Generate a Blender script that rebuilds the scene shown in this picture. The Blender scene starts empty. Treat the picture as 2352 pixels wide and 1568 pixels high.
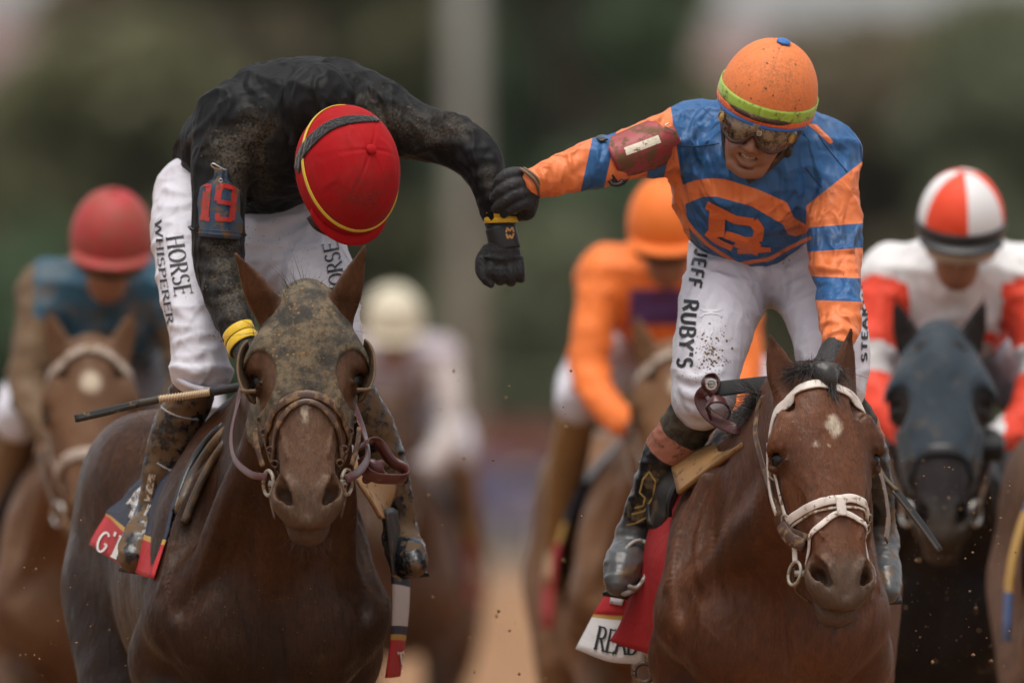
import bpy, math, random
import numpy as np
from mathutils import Vector, Matrix
from mathutils.bvhtree import BVHTree

random.seed(7)
RNG = np.random.default_rng(7)
SC = bpy.context.scene
COL = SC.collection

# ------------------------------------------------------------------ camera
# A 600 mm telephoto 39.2 m from the two riders: the frame is 2.352 m wide there.
CAM_DIST, CAM_H = 39.2, 1.30
cam_data = bpy.data.cameras.new('camera')
cam_data.lens = 600.0
cam_data.sensor_width = 36.0
cam_data.shift_y = 429.0 / 2352.0
cam_data.clip_start = 1.0
cam_data.clip_end = 6000.0
cam_data.dof.use_dof = True
cam_data.dof.focus_distance = CAM_DIST - 0.60
cam_data.dof.aperture_fstop = 3.6
camera = bpy.data.objects.new('camera', cam_data)
camera.location = (0.0, -CAM_DIST, CAM_H)
camera.rotation_euler = (math.radians(90), 0, 0)
COL.objects.link(camera)
SC.camera = camera

# ------------------------------------------------------------------ world, sun, exposure (bright overcast)
SUN_EL, SUN_AZ = 80.0, 195.0
world = bpy.data.worlds.new('World')
SC.world = world
world.use_nodes = True
wn, wl = world.node_tree.nodes, world.node_tree.links
wn.clear()
sky = wn.new('ShaderNodeTexSky')
sky.sky_type = 'NISHITA'
sky.sun_disc = False
sky.sun_elevation = math.radians(SUN_EL)
sky.sun_rotation = math.radians(SUN_AZ)
sky.dust_density = 2.6
sky.air_density = 1.0
cloud = wn.new('ShaderNodeHueSaturation')          # overcast: the cloud deck takes the blue out
cloud.inputs['Saturation'].default_value = 0.16
bg = wn.new('ShaderNodeBackground')
bg.inputs['Strength'].default_value = 0.110
wo = wn.new('ShaderNodeOutputWorld')
wl.new(sky.outputs[0], cloud.inputs['Color'])
wl.new(cloud.outputs[0], bg.inputs['Color'])
wl.new(bg.outputs[0], wo.inputs['Surface'])

sun_data = bpy.data.lights.new('sun', 'SUN')
sun_data.energy = 1.5
sun_data.angle = math.radians(40)
sun_data.color = (1.0, 0.94, 0.85)
sun = bpy.data.objects.new('sun', sun_data)
_e, _a = math.radians(SUN_EL), math.radians(SUN_AZ)
_sdir = Vector((math.sin(_a) * math.cos(_e), math.cos(_a) * math.cos(_e), math.sin(_e)))
sun.rotation_euler = _sdir.to_track_quat('Z', 'Y').to_euler()
sun.location = (0, 0, 60)
COL.objects.link(sun)

SC.view_settings.view_transform = 'Standard'
SC.view_settings.look = 'None'
SC.view_settings.exposure = 0.72
SC.view_settings.gamma = 1.0
SC.view_settings.use_curve_mapping = False
SC.render.engine = 'CYCLES'
SC.cycles.use_denoising = True
SC.cycles.max_bounces = 5
SC.cycles.diffuse_bounces = 3
SC.cycles.glossy_bounces = 2
SC.cycles.transmission_bounces = 2
SC.cycles.adaptive_threshold = 0.02

# ------------------------------------------------------------------ small maths
def V(px, py, d=0.0):
    """A point seen at photo pixel (px, py) of a 2352 x 1568 frame, d metres beyond the riders' plane."""
    k = (CAM_DIST + d) / CAM_DIST / 1000.0
    return np.array([(px - 1176.0) * k, d, CAM_H + (1213.0 - py) * k])

def nrm(v):
    v = np.asarray(v, float)
    return v / (np.linalg.norm(v) + 1e-12)

def spline(pts, n=8):
    """Catmull-Rom through rows of pts (any width)."""
    P = np.asarray(pts, float)
    if len(P) < 3:
        t = np.linspace(0, 1, n + 1)[:, None]
        return P[0] * (1 - t) + P[-1] * t
    Q = np.vstack([2 * P[0] - P[1], P, 2 * P[-1] - P[-2]])
    out = []
    for i in range(1, len(Q) - 2):
        a, b, c, d = Q[i - 1], Q[i], Q[i + 1], Q[i + 2]
        for t in np.arange(n) / n:
            out.append(0.5 * ((2 * b) + (c - a) * t + (2 * a - 5 * b + 4 * c - d) * t * t + (3 * b - a - 3 * c + d) * t ** 3))
    out.append(P[-1])
    return np.array(out)

def frame3(x, z):
    """Rotation matrix whose columns are x, y, z with x exact and z close to the given one."""
    x = nrm(x); z = np.asarray(z, float); z = nrm(z - x * np.dot(x, z)); y = np.cross(z, x)
    return np.stack([x, y, z], 1)

def vnoise(p, seed=0):
    """Smooth value noise on an (n,3) array, about -1..1."""
    p = np.asarray(p, float)
    i = np.floor(p).astype(np.int64); f = p - i; f = f * f * (3 - 2 * f)
    def h(o):
        q = i + np.array(o)
        n = (q[:, 0] * 374761393 + q[:, 1] * 668265263 + q[:, 2] * 2147483647 + seed * 1274126177) & 0x7fffffff
        n = ((n ^ (n >> 13)) * 1274126177) & 0x7fffffff
        n = (n ^ (n >> 16)) & 0xffff
        return n / 32767.5 - 1.0
    r = 0
    for o in ((0,0,0),(1,0,0),(0,1,0),(1,1,0),(0,0,1),(1,0,1),(0,1,1),(1,1,1)):
        w = 1.0
        for k in range(3):
            w = w * (f[:, k] if o[k] else 1 - f[:, k])
        r = r + w * h(o)
    return r

# ------------------------------------------------------------------ signed-distance modelling
class Field:
    """Distance field on a rectilinear grid: smooth unions and cuts of rounded shapes, then one continuous mesh."""
    def __init__(s, xs, ys, zs):
        s.ax = [np.asarray(a, np.float32) for a in (xs, ys, zs)]
        s.f = np.full([len(a) for a in s.ax], 0.15, np.float32)
    @staticmethod
    def box(lo, hi, h):
        return Field(*[np.arange(lo[i], hi[i] + h, h) for i in range(3)])
    def copy(s):
        g = Field.__new__(Field); g.ax = s.ax; g.f = s.f.copy(); return g
    def grid(s, lo, hi):
        sl = []
        for a, l, h in zip(s.ax, lo, hi):
            sl.append(slice(max(0, int(np.searchsorted(a, l)) - 1), min(len(a), int(np.searchsorted(a, h)) + 1)))
        g = [s.ax[i][sl[i]].reshape([-1 if j == i else 1 for j in range(3)]) for i in range(3)]
        return tuple(sl), g
    def put(s, lo, hi, fn, k, mode):
        m = k + 0.03
        sl, (X, Y, Z) = s.grid(np.asarray(lo) - m, np.asarray(hi) + m)
        a = s.f[sl]
        if a.size == 0:
            return
        b = fn(X, Y, Z).astype(np.float32)
        if mode == 'cut':
            b = -b
            if k > 0:
                h = np.maximum(k - np.abs(a - b), 0) / k
                s.f[sl] = np.maximum(a, b) + h * h * k * 0.25
            else:
                s.f[sl] = np.maximum(a, b)
        else:
            if k > 0:
                h = np.maximum(k - np.abs(a - b), 0) / k
                s.f[sl] = np.minimum(a, b) - h * h * k * 0.25
            else:
                s.f[sl] = np.minimum(a, b)
    def chain(s, pts, k=0.03, n=6, mode='add', squash=None):
        """Tapered limb through (point, radius) pairs; squash = (axis, factor) thins it along an axis."""
        A = np.array([list(p) + [r] for p, r in pts], float)
        if len(A) > 2 and n > 1:
            A = spline(A, n)
        fa_ = squash[1] if squash is not None else 1.0
        def fn(X, Y, Z):
            xs, ys, zs = X.ravel(), Y.ravel(), Z.ravel()
            d = np.full((len(xs), len(ys), len(zs)), 0.3, np.float32)
            for i in range(len(A) - 1):
                a, b = A[i, :3], A[i + 1, :3]; ba = b - a; L = float(np.dot(ba, ba)) + 1e-12
                m = max(A[i, 3], A[i + 1, 3]) * max(1.0, fa_) + (k + 0.03) / min(1.0, fa_)     # only where this piece can matter
                sl = tuple(slice(int(np.searchsorted(g, min(a[j], b[j]) - m)), int(np.searchsorted(g, max(a[j], b[j]) + m))) for j, g in enumerate((xs, ys, zs)))
                x_, y_, z_ = X[sl[0]], Y[:, sl[1]], Z[:, :, sl[2]]
                if x_.size == 0 or y_.size == 0 or z_.size == 0:
                    continue
                px, py, pz = x_ - np.float32(a[0]), y_ - np.float32(a[1]), z_ - np.float32(a[2])
                h = np.clip((px * np.float32(ba[0] / L) + py * np.float32(ba[1] / L)) + pz * np.float32(ba[2] / L), 0, 1)
                qx, qy, qz = px - np.float32(ba[0]) * h, py - np.float32(ba[1]) * h, pz - np.float32(ba[2]) * h
                if squash is not None:
                    ax = [np.float32(c) for c in squash[0]]
                    t = (qx * ax[0] + qy * ax[1] + qz * ax[2]) * np.float32(1.0 / fa_ - 1.0)
                    qx, qy, qz = qx + ax[0] * t, qy + ax[1] * t, qz + ax[2] * t
                e = np.sqrt(qx * qx + qy * qy + qz * qz) - (np.float32(A[i, 3]) + np.float32(A[i + 1, 3] - A[i, 3]) * h)
                d[sl] = np.minimum(d[sl], e)
            return d * min(1.0, fa_)
        r = A[:, 3].max() * (max(1.0, squash[1]) if squash is not None else 1.0)
        s.put(A[:, :3].min(0) - r, A[:, :3].max(0) + r, fn, k, mode)
    def cap(s, a, b, r1, r2=None, k=0.03, mode='add', squash=None):
        s.chain([(a, r1), (b, r1 if r2 is None else r2)], k, 1, mode, squash)
    def ell(s, c, r, R=None, k=0.03, mode='add'):
        c = np.asarray(c, float); r = np.asarray(r, float)
        R = np.eye(3) if R is None else np.asarray(R, float)
        def fn(X, Y, Z):
            p = (X - c[0], Y - c[1], Z - c[2])
            q = [p[0] * R[0, i] + p[1] * R[1, i] + p[2] * R[2, i] for i in range(3)]
            k0 = np.sqrt(sum((q[i] / r[i]) ** 2 for i in range(3)))
            k1 = np.sqrt(sum((q[i] / r[i] ** 2) ** 2 for i in range(3))) + 1e-9
            return k0 * (k0 - 1) / k1
        e = np.sqrt(((R * r) ** 2).sum(1))
        s.put(c - e, c + e, fn, k, mode)
    def loft(s, o, R, st, k=0.02, mode='add'):
        """Sections along local x: rows (x, z_centre, half_width, up, down, exponent); local y is sideways."""
        st = np.asarray(st, float)
        T = spline(st, 10)
        T = T[np.argsort(T[:, 0])]
        o = np.asarray(o, float)
        x0, x1 = T[0, 0], T[-1, 0]
        def fn(X, Y, Z):
            p = (X - o[0], Y - o[1], Z - o[2])
            q = [p[0] * R[0, i] + p[1] * R[1, i] + p[2] * R[2, i] for i in range(3)]
            x = np.clip(q[0], x0, x1)
            I = lambda c: np.interp(x, T[:, 0], T[:, c])
            zc, w, hu, hd, n = I(1), I(2), I(3), I(4), I(5)
            dz = q[2] - zc
            hh = np.where(dz > 0, hu, hd)
            g = (np.abs(q[1] / w) ** n + np.abs(dz / hh) ** n) ** (1.0 / n)
            d = (g - 1) * np.minimum(w, hh)
            ex = np.abs(q[0] - x)
            return np.where(ex > 0, np.sqrt(np.maximum(d, 0) ** 2 + ex ** 2), d)
        c = np.array([[x, y, z] for x in (x0, x1) for y in (-T[:, 2].max(), T[:, 2].max())
                      for z in ((T[:, 1] - T[:, 4]).min(), (T[:, 1] + T[:, 3]).max())]) @ R.T + o
        s.put(c.min(0), c.max(0), fn, k, mode)
    def half(s, point, normal, k=0.004):
        """Keep only the side the normal points away from."""
        p, n = np.asarray(point, float), nrm(normal)
        X, Y, Z = [s.ax[i].reshape([-1 if j == i else 1 for j in range(3)]) for i in range(3)]
        b = ((X - p[0]) * n[0] + (Y - p[1]) * n[1] + (Z - p[2]) * n[2]).astype(np.float32)
        s.f = np.maximum(s.f, b)
    def surface(s, smooth=2):
        """Surface nets -> (verts, quads)."""
        f = s.f.copy()
        for ax in range(3):                                  # close the shape at the border of the grid
            i0 = [slice(None)] * 3; i0[ax] = 0; f[tuple(i0)] = 0.1
            i0[ax] = -1; f[tuple(i0)] = 0.1
        S = f < 0
        n = f.shape
        cnt = np.zeros([m - 1 for m in n], np.int8)
        for i in (0, 1):
            for j in (0, 1):
                for k in (0, 1):
                    cnt += S[i:n[0] - 1 + i, j:n[1] - 1 + j, k:n[2] - 1 + k]
        idx = np.argwhere((cnt > 0) & (cnt < 8))
        vid = np.full(cnt.shape, -1, np.int32)
        vid[idx[:, 0], idx[:, 1], idx[:, 2]] = np.arange(len(idx))
        acc = np.zeros((len(idx), 3)); num = np.zeros(len(idx))
        cor = [(i, j, k) for i in (0, 1) for j in (0, 1) for k in (0, 1)]
        for a in cor:
            for ax in range(3):
                if a[ax]:
                    continue
                b = list(a); b[ax] = 1
                ia, ib = idx + np.array(a), idx + np.array(b)
                fa = f[ia[:, 0], ia[:, 1], ia[:, 2]]; fb = f[ib[:, 0], ib[:, 1], ib[:, 2]]
                m = (fa < 0) != (fb < 0)
                t = np.where(m, fa / np.where(m, fa - fb, 1), 0)
                acc += np.where(m[:, None], ia + (ib - ia) * t[:, None], 0)
                num += m
        q = acc / num[:, None]
        verts = np.stack([np.interp(q[:, i], np.arange(n[i]), s.ax[i]) for i in range(3)], 1)
        faces = []
        for ax in range(3):
            o1, o2 = [(1, 2), (2, 0), (0, 1)][ax]
            sl0 = [slice(None)] * 3; sl1 = [slice(None)] * 3
            sl0[ax] = slice(0, n[ax] - 1); sl1[ax] = slice(1, n[ax])
            for o in (o1, o2):
                sl0[o] = slice(1, n[o] - 1); sl1[o] = slice(1, n[o] - 1)
            A, B = S[tuple(sl0)], S[tuple(sl1)]
            e = np.argwhere(A != B)
            if not len(e):
                continue
            flip = A[e[:, 0], e[:, 1], e[:, 2]]
            base = e.copy()
            def cell(d1, d2):
                c = base.copy(); c[:, o1] += d1; c[:, o2] += d2
                return vid[c[:, 0], c[:, 1], c[:, 2]]
            Q = np.stack([cell(0, 0), cell(1, 0), cell(1, 1), cell(0, 1)], 1)
            Q[~flip] = Q[~flip][:, ::-1]
            faces.append(Q)
        F = np.concatenate(faces)
        for _ in range(smooth):
            verts = relax(verts, F, 0.5)
        return verts, F

def relax(v, F, w=0.5):
    e = np.concatenate([F[:, [0, 1]], F[:, [1, 2]], F[:, [2, 3]], F[:, [3, 0]]])
    s = np.zeros_like(v); c = np.bincount(np.concatenate([e[:, 0], e[:, 1]]), minlength=len(v)).astype(float)
    for i in range(3):
        s[:, i] = np.bincount(e[:, 0], v[e[:, 1], i], len(v)) + np.bincount(e[:, 1], v[e[:, 0], i], len(v))
    return v * (1 - w) + w * s / np.maximum(c, 1)[:, None]

def normals_of(v, F):
    a, b, c, d = v[F[:, 0]], v[F[:, 1]], v[F[:, 2]], v[F[:, 3]]
    fn = np.cross(c - a, d - b)
    n = np.zeros_like(v)
    for j in range(4):
        for i in range(3):
            n[:, i] += np.bincount(F[:, j], fn[:, i], len(v))
    return n / (np.linalg.norm(n, axis=1)[:, None] + 1e-12)

# ------------------------------------------------------------------ objects
def world_of(o):
    return o.matrix_basis.copy() if o.parent is None else world_of(o.parent) @ o.matrix_parent_inverse @ o.matrix_basis

def link(name, me, mat=None, parent=None):
    o = bpy.data.objects.new(name, me)
    COL.objects.link(o)
    if mat is not None:
        me.materials.append(mat)
    if parent is not None:
        o.parent = parent
        o.matrix_parent_inverse = world_of(parent).inverted()
    return o

def mesh_np(name, v, F, mat=None, parent=None, attrs=None, smooth=True):
    """Quads or triangles from numpy arrays."""
    F = np.asarray(F); v = np.asarray(v, float)
    me = bpy.data.meshes.new(name)
    k = F.shape[1]
    me.vertices.add(len(v)); me.vertices.foreach_set('co', v.ravel())
    me.loops.add(F.size); me.loops.foreach_set('vertex_index', F.ravel().astype(np.int32))
    me.polygons.add(len(F))
    me.polygons.foreach_set('loop_start', np.arange(0, F.size, k, dtype=np.int32))
    me.polygons.foreach_set('loop_total', np.full(len(F), k, np.int32))
    me.update(calc_edges=True)
    if smooth:
        me.polygons.foreach_set('use_smooth', np.ones(len(F), bool))
    for nm, val in (attrs or {}).items():
        a = me.attributes.new(nm, 'FLOAT', 'POINT')
        a.data.foreach_set('value', np.asarray(val, np.float32))
    return link(name, me, mat, parent)

def mesh_py(name, v, faces, mat=None, parent=None, smooth=False):
    me = bpy.data.meshes.new(name)
    me.from_pydata([tuple(map(float, p)) for p in v], [], faces)
    if smooth:
        me.polygons.foreach_set('use_smooth', np.ones(len(me.polygons), bool))
    me.update()
    return link(name, me, mat, parent)

def thing(name, label, cat, loc=(0, 0, 0), group=None):
    o = bpy.data.objects.new(name, None)
    o.empty_display_size = 0.1
    COL.objects.link(o)
    o.location = [float(c) for c in loc]
    tag(o, label, cat, group)
    return o

def tag(o, label=None, cat=None, group=None, kind=None):
    if label: o['label'] = label
    if cat: o['category'] = cat
    if group: o['group'] = group
    if kind: o['kind'] = kind
    return o

class Surf:
    """Ray and nearest-point queries on finished surfaces."""
    def __init__(s, *vf):
        vs, fs, n = [], [], 0
        for v, F in vf:
            vs.append(v); fs.append(np.asarray(F) + n); n += len(v)
        s.t = BVHTree.FromPolygons([tuple(p) for p in np.concatenate(vs)], [tuple(int(i) for i in q) for f in fs for q in f])
    def near(s, p):
        c, n, _, _ = s.t.find_nearest(Vector(p))
        return np.array(c), np.array(n)
    def front(s, px, py, back=3.0):
        """First hit of the sight line through a photo pixel."""
        o = Vector((0, -CAM_DIST, CAM_H)); d = (Vector(V(px, py, 0)) - o).normalized()
        c, n, _, _ = s.t.ray_cast(o, d)
        if c is None:
            return None, None
        n = np.array(n)
        return np.array(c), (-n if np.dot(n, d) > 0 else n)

def tube_vf(path, r, n=8, close=False):
    P = np.asarray(path, float); m = len(P)
    r = np.full(m, r) if np.isscalar(r) else np.asarray(r, float)
    T = np.gradient(P, axis=0); T /= np.linalg.norm(T, axis=1)[:, None] + 1e-12
    up = np.array([0, 0, 1.0]) if abs(T[0][2]) < 0.9 else np.array([1.0, 0, 0])
    v = []
    a = nrm(np.cross(T[0], up))
    for i in range(m):
        a = nrm(a - T[i] * np.dot(a, T[i])); b = np.cross(T[i], a)
        for j in range(n):
            t = 2 * math.pi * j / n
            v.append(P[i] + r[i] * (math.cos(t) * a + math.sin(t) * b))
    F = []
    for i in range(m - 1):
        for j in range(n):
            F.append((i * n + j, i * n + (j + 1) % n, (i + 1) * n + (j + 1) % n, (i + 1) * n + j))
    v.append(P[0]); v.append(P[-1]); e0, e1 = len(v) - 2, len(v) - 1
    for j in range(n):
        F.append((e0, (j + 1) % n, j, e0)); F.append((e1, (m - 1) * n + j, (m - 1) * n + (j + 1) % n, e1))
    return np.array(v), [tuple(dict.fromkeys(f)) for f in F]

def tube(name, path, r, mat, parent=None, n=8):
    v, F = tube_vf(path, r, n)
    return mesh_py(name, v, F, mat, parent, True)

def ribbon_vf(P, N, width, thick):
    """A strap: path P, outward normals N, given width and thickness, with rounded edges."""
    P = np.asarray(P, float); m = len(P)
    width = np.full(m, width) if np.isscalar(width) else np.asarray(width, float)
    T = np.gradient(P, axis=0); T /= np.linalg.norm(T, axis=1)[:, None] + 1e-12
    prof = [(-1, -.5), (-1, .25), (-.8, .5), (.8, .5), (1, .25), (1, -.5)]
    v = []
    for i in range(m):
        n = nrm(N[i] - T[i] * np.dot(N[i], T[i])); s = np.cross(T[i], n)
        for a, b in prof:
            v.append(P[i] + s * a * width[i] / 2 + n * b * thick)
    k = len(prof); F = []
    for i in range(m - 1):
        for j in range(k):
            F.append((i * k + j, i * k + (j + 1) % k, (i + 1) * k + (j + 1) % k, (i + 1) * k + j))
    F.append(tuple(range(k - 1, -1, -1))); F.append(tuple((m - 1) * k + j for j in range(k)))
    return np.array(v), F

def strap(name, pts, width, thick, mat, parent=None, surf=None, off=0.002, n=8, nvec=None, smooth_n=2):
    """Strap along points; with surf it is laid on that surface."""
    P = spline(pts, n) if len(pts) > 2 else spline(pts, max(n, 8))
    if surf is not None:
        Q = [surf.near(p) for p in P]
        N = np.array([q[1] for q in Q]); C = np.array([q[0] for q in Q])
        for _ in range(smooth_n):
            N[1:-1] = (N[:-2] + 2 * N[1:-1] + N[2:]); N /= np.linalg.norm(N, axis=1)[:, None]
            C[1:-1] = (C[:-2] + 2 * C[1:-1] + C[2:]) / 4
        P = C + N * (off + thick / 2)
    else:
        N = np.tile(np.asarray(nvec if nvec is not None else (0, -1, 0.2), float), (len(P), 1))
    v, F = ribbon_vf(P, N, width, thick)
    o = mesh_py(name, v, F, mat, parent, True)
    return o

def box_vf(c, s, R=None):
    c = np.asarray(c, float); R = np.eye(3) if R is None else R
    v = [c + R @ (np.array([x, y, z]) * np.asarray(s) / 2) for x in (-1, 1) for y in (-1, 1) for z in (-1, 1)]
    F = [(0, 1, 3, 2), (4, 6, 7, 5), (0, 4, 5, 1), (2, 3, 7, 6), (0, 2, 6, 4), (1, 5, 7, 3)]
    return v, F

def join_vf(parts):
    v, F = [], []
    for a, b in parts:
        n = len(v); v += [np.asarray(p) for p in a]; F += [tuple(i + n for i in f) for f in b]
    return v, F

# ------------------------------------------------------------------ materials
class Mat:
    def __init__(s, name):
        s.m = bpy.data.materials.new(name); s.m.use_nodes = True
        s.n, s.l = s.m.node_tree.nodes, s.m.node_tree.links
        s.b = s.n['Principled BSDF']
        s.co = s.n.new('ShaderNodeTexCoord').outputs['Object']
    def set(s, sock, val):
        i = s.b.inputs[sock]
        if hasattr(val, 'is_linked') or hasattr(val, 'links'):
            s.l.new(val, i)
        elif isinstance(val, (tuple, list)):
            i.default_value = tuple(val) + ((1.0,) if len(val) == 3 and i.type == 'RGBA' else ())
        else:
            i.default_value = val
        return s
    def _in(s, i, val):
        if hasattr(val, 'links'):
            s.l.new(val, i)
        elif isinstance(val, (tuple, list)):
            i.default_value = tuple(val) + ((1.0,) if i.type == 'RGBA' and len(val) == 3 else ())
        else:
            i.default_value = val
    def map(s, scale=(1, 1, 1), rot=(0, 0, 0), loc=(0, 0, 0)):
        m = s.n.new('ShaderNodeMapping'); s.l.new(s.co, m.inputs['Vector'])
        m.inputs['Scale'].default_value = scale; m.inputs['Rotation'].default_value = rot; m.inputs['Location'].default_value = loc
        return m.outputs[0]
    def noise(s, scale, detail=4, rough=0.55, dist=0.0, co=None):
        t = s.n.new('ShaderNodeTexNoise'); s.l.new(s.co if co is None else co, t.inputs['Vector'])
        t.inputs['Scale'].default_value = scale; t.inputs['Detail'].default_value = detail
        t.inputs['Roughness'].default_value = rough; t.inputs['Distortion'].default_value = dist
        return t.outputs['Fac']
    def voro(s, scale, out='Distance', co=None, feature='F1', rnd=1.0):
        t = s.n.new('ShaderNodeTexVoronoi'); t.feature = feature; s.l.new(s.co if co is None else co, t.inputs['Vector'])
        t.inputs['Scale'].default_value = scale; t.inputs['Randomness'].default_value = rnd
        return t.outputs[out]
    def wave(s, scale, dist=2.0, co=None, typ='BANDS'):
        t = s.n.new('ShaderNodeTexWave'); t.wave_type = typ; s.l.new(s.co if co is None else co, t.inputs['Vector'])
        t.inputs['Scale'].default_value = scale; t.inputs['Distortion'].default_value = dist
        return t.outputs['Fac']
    def attr(s, name):
        a = s.n.new('ShaderNodeAttribute'); a.attribute_name = name
        return a.outputs['Fac']
    def math(s, op, a, b=0.0, clamp=False):
        m = s.n.new('ShaderNodeMath'); m.operation = op; m.use_clamp = clamp
        s._in(m.inputs[0], a); s._in(m.inputs[1], b)
        return m.outputs[0]
    def step(s, x, lo, hi):
        r = s.n.new('ShaderNodeMapRange'); r.interpolation_type = 'SMOOTHSTEP'
        s._in(r.inputs['Value'], x); r.inputs['From Min'].default_value = lo; r.inputs['From Max'].default_value = hi
        return r.outputs['Result']
    def mix(s, fac, a, b):
        m = s.n.new('ShaderNodeMix'); m.data_type = 'RGBA'
        s._in(m.inputs[0], fac); s._in(m.inputs[6], a); s._in(m.inputs[7], b)
        return m.outputs[2]
    def bump(s, *hs):
        """(height, strength, distance) tuples stacked."""
        prev = None
        for h, st, di in hs:
            b = s.n.new('ShaderNodeBump'); b.inputs['Strength'].default_value = st; b.inputs['Distance'].default_value = di
            s.l.new(h, b.inputs['Height'])
            if prev is not None:
                s.l.new(prev, b.inputs['Normal'])
            prev = b.outputs[0]
        s.l.new(prev, s.b.inputs['Normal'])
        return s

def hexc(r, g, b):
    f = lambda c: (c / 255 / 12.92) if c / 255 <= 0.04045 else ((c / 255 + 0.055) / 1.055) ** 2.4
    return (f(r), f(g), f(b))

MUD = (0.115, 0.062, 0.026)
MUD_DRY = (0.27, 0.165, 0.082)

def m_plain(name, col, rough=0.6, metal=0.0, var=0.12, scale=30, bump=0.0, bscale=120, sheen=0.0):
    m = Mat(name)
    c = m.mix(m.noise(scale), tuple(x * (1 - var) for x in col), tuple(min(1, x * (1 + var)) for x in col))
    m.set('Base Color', c).set('Roughness', rough).set('Metallic', metal)
    if sheen: m.set('Sheen Weight', sheen)
    if bump: m.bump((m.noise(bscale), bump, 0.002))
    return m.m

def m_fabric(name, col, rough=0.62, mud=0.0, mudcol=MUD_DRY, mscale=14, spots=0.0, wr=0.5, wrscale=14, col2=None, attr=None, sheen=0.25, weave=True, mudattr=None, spec=0.35, spotscale=90, soft=0.22):
    """Cloth: fine weave, soft creases, optional dried-mud patches and specks; attr switches col -> col2 where it is > 0."""
    m = Mat(name)
    base = m.mix(m.noise(9), tuple(x * 0.9 for x in col), tuple(min(1, x * 1.06) for x in col))
    if col2 is not None:
        b2 = m.mix(m.noise(9), tuple(x * 0.88 for x in col2), tuple(min(1, x * 1.06) for x in col2))
        base = m.mix(m.step(m.attr(attr), -0.0006, 0.0006), base, b2)
    rgh = rough
    if mud or mudattr:
        n = m.noise(mscale, 8, 0.68, 0.4)
        if mudattr:
            n = m.math('ADD', n, m.math('MULTIPLY', m.attr(mudattr), 0.5))
        th = 0.74 - mud * 0.45
        f = m.math('MULTIPLY', m.step(n, th - soft / 2, th + soft / 2), m.step(m.noise(160, 3), 0.32, 0.66))
        base = m.mix(m.math('MULTIPLY', f, 0.85), base, m.mix(m.noise(40), mudcol, tuple(x * 0.62 for x in mudcol)))
    if spots:
        sp = m.math('MULTIPLY', m.step(m.math('ADD', m.voro(spotscale), m.math('MULTIPLY', m.noise(spotscale * 1.3, 3), .35)), 0.42, 0.30), m.step(m.noise(9, 5, 0.7), 0.64 - spots * 0.25, 0.70 - spots * 0.25))
        base = m.mix(m.math('MULTIPLY', sp, .85), base, MUD)
    m.set('Base Color', base).set('Roughness', rgh).set('Sheen Weight', sheen).set('Sheen Roughness', 0.4).set('Specular IOR Level', spec)
    # creases: thin ridges where a slow noise crosses its middle, in two directions
    def ridge(sc, mp, seedloc):
        n = m.noise(sc, 1.5, 0.45, 0.9, co=m.map(mp[0], mp[1], seedloc))
        return m.step(m.math('ABSOLUTE', m.math('SUBTRACT', n, 0.5)), 0.0, 0.14)
    st = [(ridge(wrscale, ((1, 1, .45), (.5, .25, 0)), (3, 1, 7)), wr * .8, -0.012), (ridge(wrscale * 1.7, ((1, 1, .55), (-.7, .2, .4)), (1, 8, 2)), wr * .4, -0.006),
          (m.noise(wrscale * 5, 3, 0.5, 0.8), wr * 0.25, 0.004)]
    if weave: st.append((m.noise(700, 2), 0.12, 0.0006))
    m.bump(*st)
    return m.m

def m_leather(name, col, rough=0.42, mud=0.35, mudcol=MUD_DRY, mscale=40):
    m = Mat(name)
    base = m.mix(m.noise(25), tuple(x * 0.7 for x in col), tuple(min(1, x * 1.25) for x in col))
    n = m.noise(mscale, 7, 0.65)
    n = m.math('ADD', m.math('MULTIPLY', n, .8), m.math('MULTIPLY', m.noise(mscale * 4.5, 5, .7), .2))
    f = m.step(n, 0.655 - mud * 0.30, 0.735 - mud * 0.30)
    base = m.mix(f, base, m.mix(m.noise(120), mudcol, MUD))
    m.set('Base Color', base)
    m.set('Roughness', m.mix(f, (rough,) * 3, (0.85,) * 3))
    m.bump((m.noise(90, 5, 0.6), 0.3, 0.002), (n, 0.4 * mud, 0.004))
    return m.m

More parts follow.
